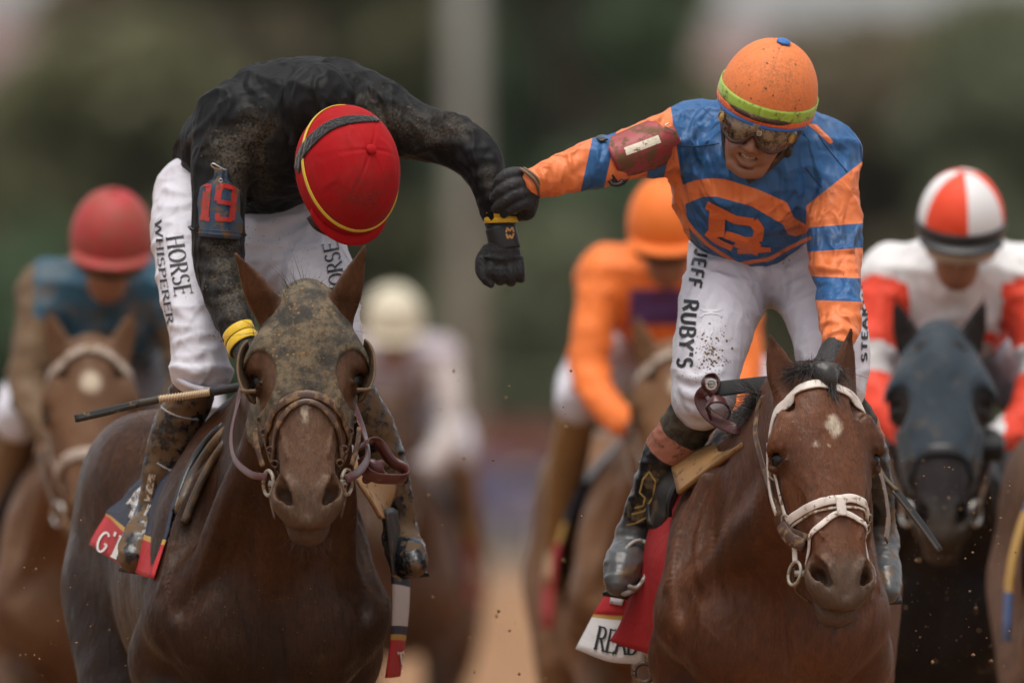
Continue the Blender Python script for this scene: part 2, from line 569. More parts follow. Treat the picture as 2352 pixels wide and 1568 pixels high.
def m_coat(name, col, dark, dust=0.25, dustcol=(0.16, 0.10, 0.06), rough=0.5, warm=(.16, .085, .048), spec=.16, mott=.40):
    """Short horse hair: base tone, darker lower parts given by attributes, dusty mud film and fine hair relief."""
    m = Mat(name)
    base = m.mix(m.step(m.noise(3.2, 5, 0.6), 0.35, 0.7), tuple(x * 0.72 for x in col), tuple(x * 1.25 for x in col))
    base = m.mix(m.math('MULTIPLY', m.step(m.noise(22, 6, 0.7, 0.6, co=m.map((1, 1, .5))), .46, .62), mott), base, dark)
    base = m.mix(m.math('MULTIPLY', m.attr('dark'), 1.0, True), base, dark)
    base = m.mix(m.math('MULTIPLY', m.attr('warm'), 1.0, True), base, warm)
    base = m.mix(m.math('MULTIPLY', m.attr('muz'), 1.0, True), base, (0.105, 0.078, 0.056))
    base = m.mix(m.math('MULTIPLY', m.attr('pale'), 1.0, True), base, (0.62, 0.52, 0.40))
    n = m.noise(6, 8, 0.68, 0.3)
    f = m.math('MULTIPLY', m.step(n, 0.62 - dust * 0.4, 0.86 - dust * 0.4), m.step(m.noise(110, 3, 0.6, co=m.map((1, 1, 0.25))), 0.3, 0.75))
    f = m.math('MULTIPLY', f, 0.55)
    base = m.mix(f, base, dustcol)
    sp = m.math('MULTIPLY', m.step(m.voro(120), 0.20, 0.10), m.step(m.noise(9, 5, 0.7), 0.58, 0.7))
    base = m.mix(m.math('MULTIPLY', sp, 0.7), base, MUD_DRY)
    hair = m.noise(420, 3, 0.6, co=m.map((1, 1, 0.16)))
    hair2 = m.noise(130, 4, 0.6, co=m.map((1, 1, 0.3)))
    m.set('Base Color', m.mix(m.math('MULTIPLY', m.math('ADD', m.math('MULTIPLY', m.step(hair2, 0.35, 0.7), .6), m.math('MULTIPLY', m.step(hair, .4, .65), .4)), 0.5), base, dark))
    m.set('Roughness', m.mix(f, m.mix(m.step(m.noise(5, 5, .65), .38, .62), (rough * .72,) * 3, (rough * 1.25,) * 3), (0.8,) * 3)).set('Specular IOR Level', spec)
    m.set('Sheen Weight', 0.0).set('Sheen Roughness', 0.5)
    m.bump((m.noise(7, 3, 0.5, 0.8, co=m.map((1, 1, .55), (0, .25, 0))), 0.35, 0.03), (m.noise(18, 4, 0.55, 0.5), 0.30, 0.010), (hair2, 0.35, 0.003), (hair, 0.45, 0.0014))
    return m.m
# ================================================================== the setting: dirt track, rails, hedge, trees, far buildings
def build_ground():
    # one sheet to the horizon; harrowed dirt with clods near the riders
    rings = [0, 3, 6, 10, 16, 26, 45, 60, 75, 90, 105, 120, 135, 150, 165, 180, 195, 210, 300, 700, 1600, 4000]
    rise = lambda r: .85 * (lambda t: t * t * (3 - 2 * t))(min(1, max(0, (r - 55) / 135.0)))     # the surface climbs gently towards the far rail
    v, F = [(0, 0, 0)], []
    n = 48
    for r in rings[1:]:
        for j in range(n):
            t = 2 * math.pi * j / n
            v.append((r * math.cos(t), r * math.sin(t), rise(r)))
    for j in range(n):
        F.append((0, 1 + j, 1 + (j + 1) % n))
    for i in range(len(rings) - 2):
        for j in range(n):
            a, b = 1 + i * n, 1 + (i + 1) * n
            F.append((a + j, b + j, b + (j + 1) % n, a + (j + 1) % n))
    m = Mat('track_dirt')
    c = m.mix(m.noise(0.8, 8, 0.65), (0.22, 0.102, 0.040), (0.36, 0.185, 0.078))
    c = m.mix(m.step(m.noise(9, 6, 0.7), 0.42, 0.62), c, (0.26, 0.128, 0.052))
    m.set('Base Color', c).set('Roughness', 0.92)
    m.bump((m.noise(4, 6, 0.7), 0.8, 0.08), (m.noise(30, 5, 0.7), 0.6, 0.02))
    o = mesh_py('dirt_track', v, F, m.m)
    tag(o, kind='structure')
    g = Mat('infield_grass')
    g.set('Base Color', g.mix(g.noise(0.3, 6), (0.045, 0.085, 0.022), (0.085, 0.125, 0.035))).set('Roughness', 0.9)
    g.bump((g.noise(12, 5, 0.7), 0.6, 0.05))
    v = [(-400, 205, 0.90), (400, 205, 0.90), (400, 900, 0.90), (-400, 900, 0.90)]
    tag(mesh_py('infield_grass', v, [(0, 1, 2, 3)], g.m), kind='structure')

def leaf_cloud(name, centres, radii, n, size, mat, parent, seed=1, flat=0.8):
    """Leaf clumps: many small bent faces spread through overlapping lobes, thinned towards the outside."""
    r = np.random.default_rng(seed)
    centres = np.asarray(centres, float); radii = np.asarray(radii, float)
    w = radii ** 2; w /= w.sum()
    k = r.choice(len(centres), n, p=w)
    d = r.normal(size=(n, 3)); d /= np.linalg.norm(d, axis=1)[:, None]
    p = centres[k] + d * (radii[k] * (0.55 + 0.5 * r.random(n) ** 0.7))[:, None] * np.array([1, 1, flat])
    a = r.normal(size=(n, 3)); a /= np.linalg.norm(a, axis=1)[:, None]
    b = np.cross(a, r.normal(size=(n, 3))); b /= np.linalg.norm(b, axis=1)[:, None]
    s = size * (0.6 + 0.8 * r.random(n))[:, None]
    c = np.cross(a, b) * s * 0.3
    v = np.stack([p - a * s, p + b * s * 0.55 + c, p + a * s, p - b * s * 0.55 + c], 1).reshape(-1, 3)
    F = np.arange(n * 4).reshape(n, 4)
    return mesh_np(name, v, F, mat, parent, smooth=False)

def m_leaf(name, lo, hi):
    m = Mat(name)
    c = m.mix(m.noise(0.7, 4, 0.6), lo, hi)
    m.set('Base Color', c).set('Roughness', 0.6)
    tr = m.n.new('ShaderNodeBsdfTranslucent'); m.l.new(c, tr.inputs['Color'])
    mx = m.n.new('ShaderNodeMixShader'); mx.inputs[0].default_value = .55
    m.l.new(m.b.outputs[0], mx.inputs[1]); m.l.new(tr.outputs[0], mx.inputs[2])
    m.l.new(mx.outputs[0], m.n['Material Output'].inputs['Surface'])
    return m.m

LEAFS = [m_leaf('leaf_deep_green', (0.090, 0.150, 0.078), (0.145, 0.205, 0.105)),
         m_leaf('leaf_olive', (0.185, 0.185, 0.095), (0.240, 0.235, 0.125)),
         m_leaf('leaf_pale_green', (0.15, 0.175, 0.10), (0.26, 0.27, 0.17)),
         m_leaf('leaf_bronze', (0.215, 0.180, 0.115), (0.270, 0.220, 0.140))]
BARK = m_plain('bark', (0.085, 0.062, 0.045), 0.9, bump=0.6, bscale=14)
TREES = []

def tree(px, dist, height, spread, kind, label, seed, base_h=0.28):
    r = random.Random(seed)
    x, y = (px - 1176) / 1000.0 * (CAM_DIST + dist) / CAM_DIST, dist
    t = thing('tree', label, 'tree', (x, y, 0), 'trees behind the track')
    # trunk and limbs
    parts = [tube_vf(spline([(x, y, -0.1), (x + r.uniform(-.2, .2), y, height * .25), (x + r.uniform(-.4, .4), y + r.uniform(-.3, .3), height * .62)], 6),
                     np.linspace(height * 0.030, height * 0.012, 13), 9)]
    cen, rad = [], []
    for i in range(9):
        a = i * 2.4 + r.random(); h = height * (base_h + 0.08 + 0.62 * (i / 9.0)); l = spread * (0.75 - 0.45 * (i / 9.0)) * r.uniform(.75, 1.15)
        e = (x + math.cos(a) * l, y + math.sin(a) * l, h + height * 0.10)
        parts.append(tube_vf(spline([(x, y, h * 0.72), (x + math.cos(a) * l * .5, y + math.sin(a) * l * .5, h), e], 4), np.linspace(height * .011, height * .003, 9), 6))
        cen.append(e); rad.append(spread * r.uniform(.34, .52))
    for i in range(12):
        a = r.uniform(0, 6.28); q = r.random() ** .6
        cen.append((x + math.cos(a) * spread * .75 * q, y + math.sin(a) * spread * .75 * q, height * r.uniform(base_h + .02, .97)))
        rad.append(spread * r.uniform(.30, .50))
    v, F = join_vf(parts)
    mesh_py('trunk', v, F, BARK, t, True)
    leaf_cloud('crown', cen, rad, 6500, max(.26, height * 0.026), LEAFS[kind], t, seed)
    return t

def build_background():
    build_ground()
    # far tree belt on the far side of the infield, as seen between and above the riders
    spec = [(-80, 232, 7.4, 3.0, 3, 'low bronze leaved tree farthest left, behind the pink helmet rider'),
            (130, 250, 8.4, 2.8, 1, 'olive tree rising above the pink helmeted rider'),
            (300, 228, 8.6, 2.4, 1, 'rounded olive tree just left of the black shirted rider'),
            (470, 255, 14, 2.8, 3, 'tall bronze leaved tree behind the left shoulder of the black shirt'),
            (650, 262, 16, 2.8, 1, 'tall olive tree directly above the black shirted back'),
            (800, 236, 15, 2.6, 1, 'tall olive tree behind the red helmet'),
            (950, 262, 17, 2.8, 0, 'tall dark green tree just left of the grey pole'),
            (1190, 240, 16, 2.5, 0, 'tall dark green tree just right of the grey pole'),
            (1330, 226, 15, 2.2, 0, 'tall deep green tree above the gripping hands'),
            (1410, 252, 13, 1.7, 1, 'narrow olive tree above the outstretched orange arm'),
            (1640, 238, 7.6, 2.4, 1, 'low olive tree behind the red armband'),
            (1790, 250, 9.0, 2.7, 3, 'low bronze leaved tree behind the orange helmet'),
            (1960, 238, 8.6, 2.5, 3, 'low russet tree right of the orange helmet'),
            (2120, 248, 9.0, 2.7, 1, 'low olive tree above the red and white helmet'),
            (2330, 232, 8.6, 2.4, 2, 'pale green tree in the top right corner'),
            (2520, 238, 10, 3.0, 1, 'olive tree past the right edge of the pale one'),
            (1080, 290, 19, 3.4, 0, 'tallest dark tree in the second row behind the grey pole'),
            (560, 290, 16, 3.4, 3, 'second row bronze tree above the black shirt'),
            (1560, 292, 9, 3.4, 1, 'second row tree right of the armband'),
            (2040, 296, 7.4, 2.6, 1, 'second row tree above the right hand rider in red and white'),
            (40, 290, 8.6, 3.6, 1, 'second row olive tree at the left edge'),
            (1225, 212, 5.4, 1.7, 2, 'small pale green tree in the gap right of the grey pole'),
            (15, 214, 5.0, 1.9, 0, 'small green tree at the left edge behind the pink helmet'),
            (420, 216, 5.0, 1.8, 0, 'small dark tree left of the white breeches')]
    for i, (px, d, h, s, k, lab) in enumerate(spec):
        tree(px, d, h, s, k, lab, 100 + i)
    # the belt goes on to both sides as one mass of woodland
    for i, (x0, x1, lab) in enumerate([(-95, -13, 'woodland carrying on past the left end of the trees'), (15, 95, 'woodland carrying on past the right end of the trees')]):
        r = random.Random(500 + i); cen, rad = [], []
        for x in np.arange(x0, x1, 2.2):
            hh = r.uniform(8, 13)
            for q in range(6):
                cen.append((x + r.uniform(-1.5, 1.5), 245 + r.uniform(-8, 8), hh * (.15 + .8 * q / 5.0))); rad.append(r.uniform(1.2, 2.2))
        tag(leaf_cloud('woodland', cen, rad, 26000, .34, LEAFS[1], None, 520 + i), kind='stuff', label=lab, cat='woodland')
    # clipped hedge along the infield
    hm = [m_leaf('hedge_green', (0.035, 0.065, 0.018), (0.07, 0.11, 0.032))]
    for i, (x0, x1, yy, hh) in enumerate([(-80, -9.5, 200, 2.5), (-8.5, 9.0, 200, 2.9), (10, 80, 200, 2.4)]):
        lab = ['clipped hedge at the far left of the infield', 'clipped hedge in the gap between the two front horses', 'clipped hedge at the far right of the infield'][i]
        t = thing('hedge', lab, 'hedge', ((x0 + x1) / 2, yy, 0), 'hedges along the infield')
        cen = [(x, yy + random.uniform(-.3, .3), random.uniform(.4, hh - .5)) for x in np.arange(x0, x1, .35)]
        leaf_cloud('foliage', cen, [0.75] * len(cen), int(400 * (x1 - x0)), .16, hm[0], t, 300 + i)
        core = box_vf(((x0 + x1) / 2, yy, hh * .42), (x1 - x0, .8, hh * .84))
        mesh_py('twigs', core[0], core[1], BARK, t)
    # white inside rail on goosenecks
    wm = m_plain('rail_white', (0.62, 0.62, 0.62), 0.45)
    t = thing('inside_rail', 'white tubular rail along the far side of the track', 'fence', (0, 172, 0))
    tube('rail', [(x, 172 + x * x * 0.0006, 1.90) for x in np.linspace(-80, 80, 81)], .045, wm, t)
    for x in np.arange(-38, 39, 4.0):
        y = 172 + x * x * 0.0006
        tube('post', [(x, y + .55, .6), (x, y + .5, 1.5), (x, y + .3, 1.8), (x, y + .02, 1.87)], .035, wm, t, 6)
    # grey lighting mast
    gm = m_plain('galvanised_steel', (0.42, 0.46, 0.46), 0.5, 0.25)
    x, y = (1068 - 1176) / 1000 * (CAM_DIST + 192) / CAM_DIST, 192
    t = thing('light_pole', 'tall grey steel pole rising behind the gripping hands', 'pole', (x, y, 0))
    tube('shaft', [(x, y, .3), (x, y, 9), (x, y, 20)], [.19, .17, .14], gm, t, 16)
    v, F = box_vf((x, y, .15), (1.0, 1.0, .3)); mesh_py('footing', v, F, m_plain('footing_concrete', (.33, .32, .30), .9), t)
    v, F = join_vf([box_vf((x, y, 20.1), (2.4, .2, .2))] + [box_vf((x - .9 + .6 * i, y - .2, 19.8), (.45, .3, .45)) for i in range(4)])
    mesh_py('lamp_bank', v, F, gm, t)
    # low brick barns beyond the trees
    br = Mat('barn_brick'); br.set('Base Color', br.mix(br.noise(2, 5), (.20, .09, .075), (.26, .12, .10))).set('Roughness', .9)
    rf = m_plain('barn_roof', (.17, .10, .09), .8)
    gl = m_plain('barn_glass', (.03, .035, .04), .15)
    wh = m_plain('barn_trim', (.7, .68, .64), .6)
    def barn(pxc, dist, w, eave, ridge, label, roofmat, wallmat):
        x, y = (pxc - 1176) / 1000.0 * (CAM_DIST + dist) / CAM_DIST, dist
        t = thing('barn', label, 'building', (x, y, 0), 'buildings beyond the trees')
        v, F = box_vf((x, y, eave / 2), (w, 12, eave)); mesh_py('wall', v, F, wallmat, t)
        a, b = w / 2 + .6, 6.8
        v = [(x - a, y - b, eave - .05), (x + a, y - b, eave - .05), (x + a, y + b, eave - .05), (x - a, y + b, eave - .05), (x - a, y, ridge), (x + a, y, ridge)]
        mesh_py('roof', v, [(0, 1, 5, 4), (2, 3, 4, 5), (1, 2, 5), (3, 0, 4), (3, 2, 1, 0)], roofmat, t)
        for i in range(int(w // 4)):
            wx = x - w / 2 + 2 + i * 4
            for h in np.arange(1.6, eave - 1.2, 3.0):
                v, F = box_vf((wx, y - 6.02, h), (1.3, .12, 1.5)); f = mesh_py('window', v, F, wh, t)
                v, F = box_vf((wx, y - 6.09, h), (1.05, .04, 1.25)); mesh_py('pane', v, F, gl, f)
    barn(40, 330, 22, 9.4, 12.5, 'rose coloured building at the top left corner', m_plain('rose_roof', (.15, .092, .088), .8), m_plain('rose_wall', (.16, .10, .095), .9))
    barn(1830, 345, 9, 11.0, 12.6, 'brick red building behind the orange helmet', rf, br.m)
    # blue and mauve barrier pads and a maroon board along the far rail
    pd = [m_plain('pad_blue', (.10, .10, .19), .7), m_plain('pad_mauve', (.25, .18, .24), .7), m_plain('board_maroon', (.20, .075, .06), .7)]
    for i, (px, py0, py1, w, k, lab) in enumerate([(1120, 1060, 1190, 120, 0, 'blue padded barrier right of the brown bridled horse'), (1290, 1075, 1170, 160, 0, 'blue padded barrier left of the yellow tack'),
                                               (1210, 1130, 1215, 120, 1, 'mauve padded barrier in the middle gap'), (1230, 975, 1050, 300, 2, 'maroon board above the blue barriers')]):
        d = 150 + 4 * i; k_ = (CAM_DIST + d) / CAM_DIST / 1000
        zc = CAM_H + (1213 - (py0 + py1) / 2) * k_
        h = (py1 - py0) * k_
        t = thing('barrier', lab, 'barrier', ((px - 1176) * k_, d, 0), 'barriers along the far rail')
        v, F = box_vf(((px - 1176) * k_, d, zc), (w * k_, .3, h)); mesh_py('panel', v, F, pd[k], t)
        for sx in (-.4, .4):
            zt = zc - h / 2 + .05
            v, F = box_vf(((px - 1176) * k_ + sx * w * k_, d, zt / 2), (.08, .2, zt)); mesh_py('leg', v, F, gm, t)
def build_haze():
    # dusty air over the track: one even, thin volume round everything
    m = bpy.data.materials.new('dusty_air'); m.use_nodes = True
    n, l = m.node_tree.nodes, m.node_tree.links; n.clear()
    o = n.new('ShaderNodeOutputMaterial'); v = n.new('ShaderNodeVolumePrincipled')
    v.inputs['Color'].default_value = (.86, .84, .80, 1); v.inputs['Density'].default_value = .00006
    l.new(v.outputs[0], o.inputs['Volume'])
    vv, F = box_vf((0, 180, 14), (900, 520, 32))
    tag(mesh_py('haze', vv, F, m), kind='stuff', label='thin dusty air hanging over the whole track', cat='haze')
build_background()
build_haze()
# ================================================================== horses
def axis_grid(segs):
    """Grid line positions from (start, end, spacing) runs."""
    out = []
    for a, b, h in segs:
        out.append(np.arange(a, b - h * 0.25, h))
    out.append(np.array([segs[-1][1]]))
    return np.concatenate(out)

def horse_field(P, yaw, poll, nose, face, fine=0.0058, coarse=0.016, neck_mid=None, chest=1.0):
    """Body, neck and head of a galloping racehorse. P: ground point under the withers; yaw: turn about z.
    poll, nose: ends of the head (world); face: direction the forehead looks."""
    P = np.asarray(P, float)
    c, s = math.cos(yaw), math.sin(yaw)
    RY = np.array([[c, -s, 0], [s, c, 0], [0, 0, 1.0]])
    L = lambda x, y, z: P + RY @ np.array([x, y, z])
    poll, nose = np.asarray(poll, float), np.asarray(nose, float)
    hx = np.concatenate([[L(sx * .42, y, 0)[0] for sx in (-1, 1) for y in (-.5, 1.35)], [poll[0] - .24, poll[0] + .24]])
    y_end = L(0, 1.4, 0)[1] + .06
    yh = poll[1] + .30
    F = Field(axis_grid([(hx.min() - .02, hx.max() + .02, fine)]),
              axis_grid([(nose[1] - .16, yh, fine), (yh, P[1] - .1, fine * 1.6), (P[1] - .1, y_end, coarse)]),
              axis_grid([(-.03, .88, .016), (.88, poll[2] + .30, fine)]))
    # trunk
    F.ell(L(0, .36, 1.19), (.272 * chest, .66, .345), RY, .05)
    F.ell(L(0, -.08, 1.16), (.240 * chest, .36, .37), RY, .10)
    F.ell(L(0, -.28, 1.02), (.17 * chest, .22, .17), RY, .08)
    F.chain([(L(0, -.22, 1.48), .07), (L(0, .05, 1.54), .06), (L(0, .35, 1.48), .07)], .10)
    for sx in (-1, 1):
        F.ell(L(sx * .105 * chest, -.395, 1.08), (.125 * chest, .12, .165), RY, .045)            # breast muscles
        F.chain([(L(sx * .07, -.06, 1.48), .05), (L(sx * .14 * chest, -.20, 1.30), .085), (L(sx * .182 * chest, -.36, 1.10), .088)], .08)   # shoulder blade to point of shoulder
        F.chain([(L(sx * .185 * chest, -.30, 1.10), .085), (L(sx * .195 * chest, -.10, 1.0), .095), (L(sx * .17, .0, .92), .075)], .06)    # upper arm
        F.ell(L(sx * .16, 1.02, 1.20), (.15, .33, .32), RY, .10)                 # quarters
        F.ell(L(sx * .15, .86, 1.42), (.12, .24, .14), RY, .10)
    F.ell(L(0, .98, 1.36), (.22, .36, .22), RY, .10)
    F.chain([(L(0, -.50, 1.20), .010), (L(0, -.53, 1.08), .014), (L(0, -.50, .95), .012)], .05, 5, 'cut')            # groove between the breast muscles
    for sx in (-1, 1):
        F.chain([(L(sx * .07, -.44, 1.36), .010), (L(sx * .12, -.47, 1.24), .014), (L(sx * .205, -.47, 1.12), .010)], .05, 5, 'cut')   # neck to breast crease
        for i in range(3):                                                                                                # skin folds in front of the shoulder
            F.chain([(L(sx * (.10 + .028 * i), -.28 - .03 * i, 1.42), .005), (L(sx * (.15 + .03 * i), -.35, 1.30), .009), (L(sx * (.18 + .03 * i), -.40, 1.17), .005)], .03)
    hxp, hnp = np.asarray(poll, float), np.asarray(nose, float); jaw = hxp * .55 + hnp * .45 + np.array([0, .20, 0])
    for sx in (-1, 1):                                                                                                    # neck muscle from jaw to point of shoulder, groove beside the windpipe
        F.chain([(jaw + np.array([sx * .055, .02, .0]), .024), ((jaw + L(sx * .17, -.40, 1.16)) / 2 + np.array([sx * .03, -.01, .0]), .040), (L(sx * .165 * chest, -.41, 1.17), .034)], .05)
    F.chain([(jaw + np.array([0, -.02, -.02]), .022), ((jaw + L(0, -.45, 1.2)) / 2 + np.array([0, -.03, 0]), .026), (L(0, -.46, 1.22), .022)], .045)
    # legs (below the frame; mid-gallop)
    for sx, knee, fet, hoof in ((-1, (-.17, -.50, .62), (-.16, -.62, .30), (-.16, -.72, .12)), (1, (.16, -.22, .55), (.15, .05, .34), (.15, .18, .26))):
        F.chain([(L(sx * .18, -.16, .98), .085), (L(*((np.array(knee) + np.array([sx * .18, -.16, .98])) / 2)), .058), (L(*knee), .045)], .05)
        F.chain([(L(*knee), .046), (L(*((np.array(knee) * .6 + np.array(fet) * .4))), .030), (L(*fet), .034)], .02)
        F.chain([(L(*fet), .034), (L(*((np.array(fet) + np.array(hoof)) / 2)), .028), (L(*hoof), .048)], .015)
    for sx, st, hk, fet, hoof in ((-1, (-.19, .78, .86), (-.15, 1.12, .58), (-.14, .90, .26), (-.14, .80, .10)), (1, (.19, .92, .86), (.15, 1.32, .62), (.14, 1.40, .32), (.14, 1.36, .16))):
        F.chain([(L(sx * .17, 1.0, 1.15), .15), (L(*st), .105), (L(*hk), .048)], .06)
        F.chain([(L(*hk), .05), (L(*(np.array(hk) * .55 + np.array(fet) * .45)), .032), (L(*fet), .036)], .02)
        F.chain([(L(*fet), .036), (L(*((np.array(fet) + np.array(hoof)) / 2)), .028), (L(*hoof), .05)], .015)
    # head frame: x down the face, z out of the forehead, y sideways
    R = frame3(nose - poll, face)
    Hl = np.linalg.norm(nose - poll)
    q = lambda x, y, z: poll + R @ (np.array([x, y, z]))
    sc = Hl / .60
    # neck
    side = R[:, 1]
    nb = L(0, -.24, 1.26); nt = q(.07, 0, -.13)
    nm = (nb + nt) / 2 + np.array([0, .02, .05]) if neck_mid is None else np.asarray(neck_mid, float)
    lat = RY @ np.array([1.0, 0, 0])
    F.chain([(L(0, -.12, 1.20), .29), (nb * .75 + nm * .25, .26), (nm, .20), (nt, .150)], .07, 6, squash=(lat, .55))
    F.chain([(L(0, -.02, 1.53), .05), (nm + np.array([0, .06, .17]), .045), (q(.0, 0, -.10), .05)], .07)
    # skull and nose
    F.loft(poll, R, [(a * sc, *rest) for a, *rest in [
        (-.015, -.075, .062, .05, .07, 2.2), (.04, -.07, .092, .062, .09, 2.3), (.10, -.07, .106, .072, .10, 2.5), (.17, -.075, .111, .079, .11, 2.5),
        (.23, -.08, .104, .082, .11, 2.4), (.29, -.085, .087, .082, .10, 2.4), (.36, -.09, .071, .078, .085, 2.5), (.43, -.092, .062, .072, .07, 2.5),
        (.50, -.094, .060, .064, .062, 2.4), (.545, -.096, .061, .056, .058, 2.4), (.578, -.098, .057, .044, .05, 2.3), (.60, -.10, .042, .026, .034, 2.0)]], .03)
    g = lambda x, y, z: q(x * sc, y, z)
    for sy in (-1, 1):
        F.ell(g(.255, sy * .060, -.165), (.125, .036, .085), R, .035)           # cheek
        F.chain([(g(.11, sy * .090, -.032), .022), (g(.15, sy * .112, -.044), .022), (g(.18, sy * .126, -.062), .014), (g(.215, sy * .122, -.080), .012)], .022)     # brow and orbit
        F.chain([(g(.26, sy * .088, -.085), .014), (g(.33, sy * .072, -.095), .012), (g(.40, sy * .062, -.10), .008)], .025)       # facial crest
        F.chain([(g(.40, sy * .050, -.045), .010), (g(.47, sy * .046, -.052), .012), (g(.52, sy * .044, -.06), .014)], .02)       # false nostril
        F.ell(g(.522, sy * .052, -.078), (.050, .030, .038), R, .014)
        F.chain([(g(.500, sy * .048, -.036), .008), (g(.522, sy * .034, -.036), .009), (g(.547, sy * .026, -.046), .008)], .014)           # nostril wing
        F.ell(g(.09, sy * .070, -.028), (.035, .018, .012), R, .02, 'cut')      # hollow above the eye
    F.chain([(g(.30, -.0, -.195), .035), (g(.42, 0, -.165), .034), (g(.52, 0, -.155), .034), (g(.575, 0, -.145), .032)], .035)     # lower jaw and chin
    F.ell(g(.588, 0, -.145), (.032, .044, .030), R, .02)
    F.ell(g(.570, 0, -.078), (.038, .050, .030), R, .02)
    F.cap(g(.53, 0, -.022), g(.585, 0, -.05), .004, .005, .018, 'cut')                        # upper lip
    F.chain([(g(.560, -.058, -.118), .005), (g(.600, -.03, -.112), .007), (g(.606, 0, -.110), .007), (g(.600, .03, -.112), .007), (g(.560, .058, -.118), .005)], .010, 6, 'cut')
    for sy in (-1, 1):
        F.chain([(g(.490, sy * .066, -.052), .012), (g(.518, sy * .055, -.052), .0215), (g(.547, sy * .037, -.060), .015)], .006, 5, 'cut')
        F.chain([(g(.505, sy * .062, -.066), .010), (g(.520, sy * .052, -.078), .015), (g(.535, sy * .042, -.084), .011)], .006, 5, 'cut')   # nostrils
        F.ell(g(.197, sy * .124, -.062), (.019, .014, .018), R, .006, 'cut')
        F.chain([(g(.178, sy * .112, -.030), .004), (g(.176, sy * .124, -.050), .005), (g(.184, sy * .124, -.075), .004)], .008)
        F.chain([(g(.214, sy * .106, -.036), .004), (g(.219, sy * .113, -.056), .004), (g(.213, sy * .116, -.075), .004)], .008)    # eye socket
    for sy in (-1, 1):                                                        # veins below the eye and over the nose
        F.chain([(g(.27, sy * .070, -.020), .002), (g(.33, sy * .060, -.030), .0035), (g(.39, sy * .055, -.030), .003), (g(.44, sy * .046, -.025), .002)], .008)
        F.chain([(g(.33, sy * .060, -.030), .003), (g(.36, sy * .066, -.060), .003), (g(.40, sy * .060, -.075), .002)], .008)
    pre = F.copy()
    return F, pre, L, g, R

EARS = {}
def ear(F, base, tip, open_dir, w=.034):
    """Cupped ear: a leaf shaped cone with its hollow turned towards open_dir."""
    base, tip = np.asarray(base, float), np.asarray(tip, float)
    a = nrm(tip - base); l = np.linalg.norm(tip - base)
    od = nrm(open_dir - a * np.dot(a, open_dir)); sd = np.cross(a, od)
    pt = lambda t, o=0, s=0: base + a * l * t + od * o + sd * s
    F.chain([(pt(-.12), w * .80), (pt(.15, -.006), w), (pt(.38, -.008), w * .98), (pt(.62, -.004), w * .70), (pt(.84, .002), w * .36), (pt(1.0, .004), .0055)], .022, 6, squash=(od, .72))
    F.chain([(pt(.10, .030), w * .42), (pt(.34, .026), w * .66), (pt(.60, .018), w * .46), (pt(.82, .010), w * .18)], .010, 6, 'cut', squash=(od, .8))

def finish_body(F, mat, parent, attr_fn, smooth=2, lines=()):
    """lines: veins and muscle edges on the side towards us, (photo points, height, half width in photo pixels)."""
    v, Q = F.surface(smooth)
    if lines:
        k = (CAM_DIST + v[:, 1]) / CAM_DIST
        px, py = 1176 + v[:, 0] * 1000 / k, 1213 - (v[:, 2] - CAM_H) * 1000 / k
        N = normals_of(v, Q); d = np.zeros(len(v)); m = (N[:, 1] < .1) & (v[:, 1] < .2)
        for pts, amp, w in lines:
            P = spline(pts, 8); e = np.full(len(v), 1e9)
            sel = m & (px > P[:, 0].min() - 3 * w) & (px < P[:, 0].max() + 3 * w) & (py > P[:, 1].min() - 3 * w) & (py < P[:, 1].max() + 3 * w)
            q = np.stack([px[sel], py[sel]], 1)
            t = ((q[:, None] - P[None]) ** 2).sum(2); i = t.argmin(1)
            fade = np.sin(np.pi * (i + .5) / len(P)) ** .6
            d[sel] += amp * fade * np.exp(-t.min(1) / w ** 2)
        v = v + N * d[:, None]
    at = attr_fn(v)
    return mesh_np('body', v, Q, mat, parent, at), (v, Q)

def hair_tuft(name, roots, dirs, length, mat, parent, n=200, curl=.3, seed=3, width=.0022, surf=None):
    """Individual tapering strands of mane, forelock, whiskers or tail: thin three-sided blades, joined into one part."""
    r = np.random.default_rng(seed)
    roots = np.asarray(roots, float); dirs = np.asarray(dirs, float)
    vs, fs = [], []
    for i in range(n):
        t = r.random() * (len(roots) - 1); k = min(int(t), len(roots) - 2); f = t - k
        p = roots[k] * (1 - f) + roots[k + 1] * f + r.normal(size=3) * .006
        d = nrm(dirs[k] * (1 - f) + dirs[k + 1] * f + r.normal(size=3) * curl)
        l = length * r.uniform(.5, 1.15); b = nrm(np.cross(d, r.normal(size=3))); bend = r.normal(size=3) * .25 * l; bend[2] -= .18 * l
        m = 7; base = len(vs)
        for j in range(m):
            u = j / (m - 1)
            c = p + d * l * u + bend * u * u; w = width * (1 - u * .85)
            vs.append(c - b * w); vs.append(c + b * w); vs.append(c + np.cross(d, b) * w)
        for j in range(m - 1):
            for x in range(3):
                a0, a1 = base + j * 3 + x, base + j * 3 + (x + 1) % 3
                fs.append((a0, a1, a1 + 3, a0 + 3))
    return tag(mesh_np(name, np.array(vs), np.array(fs), mat, parent), kind='stuff')
# ================================================================== the two front horses
COAT_DARK = m_coat('dark_bay_coat', (0.078, 0.028, 0.010), (0.013, 0.006, 0.003), 0.42, (0.115, 0.058, 0.024), spec=.20, rough=.42)
COAT_BAY = m_coat('red_bay_coat', (0.140, 0.049, 0.019), (0.045, 0.016, 0.007), 0.22, (0.21, 0.105, 0.05), mott=.28, spec=.30, rough=.48)
EYE_M = Mat('horse_eye'); EYE_M.set('Base Color', (0.006, 0.004, 0.003)).set('Roughness', 0.30).set('Specular IOR Level', .3); EYE_M = EYE_M.m
HAIR_M = m_plain('mane_hair', (0.014, 0.011, 0.010), 0.45, sheen=.2)

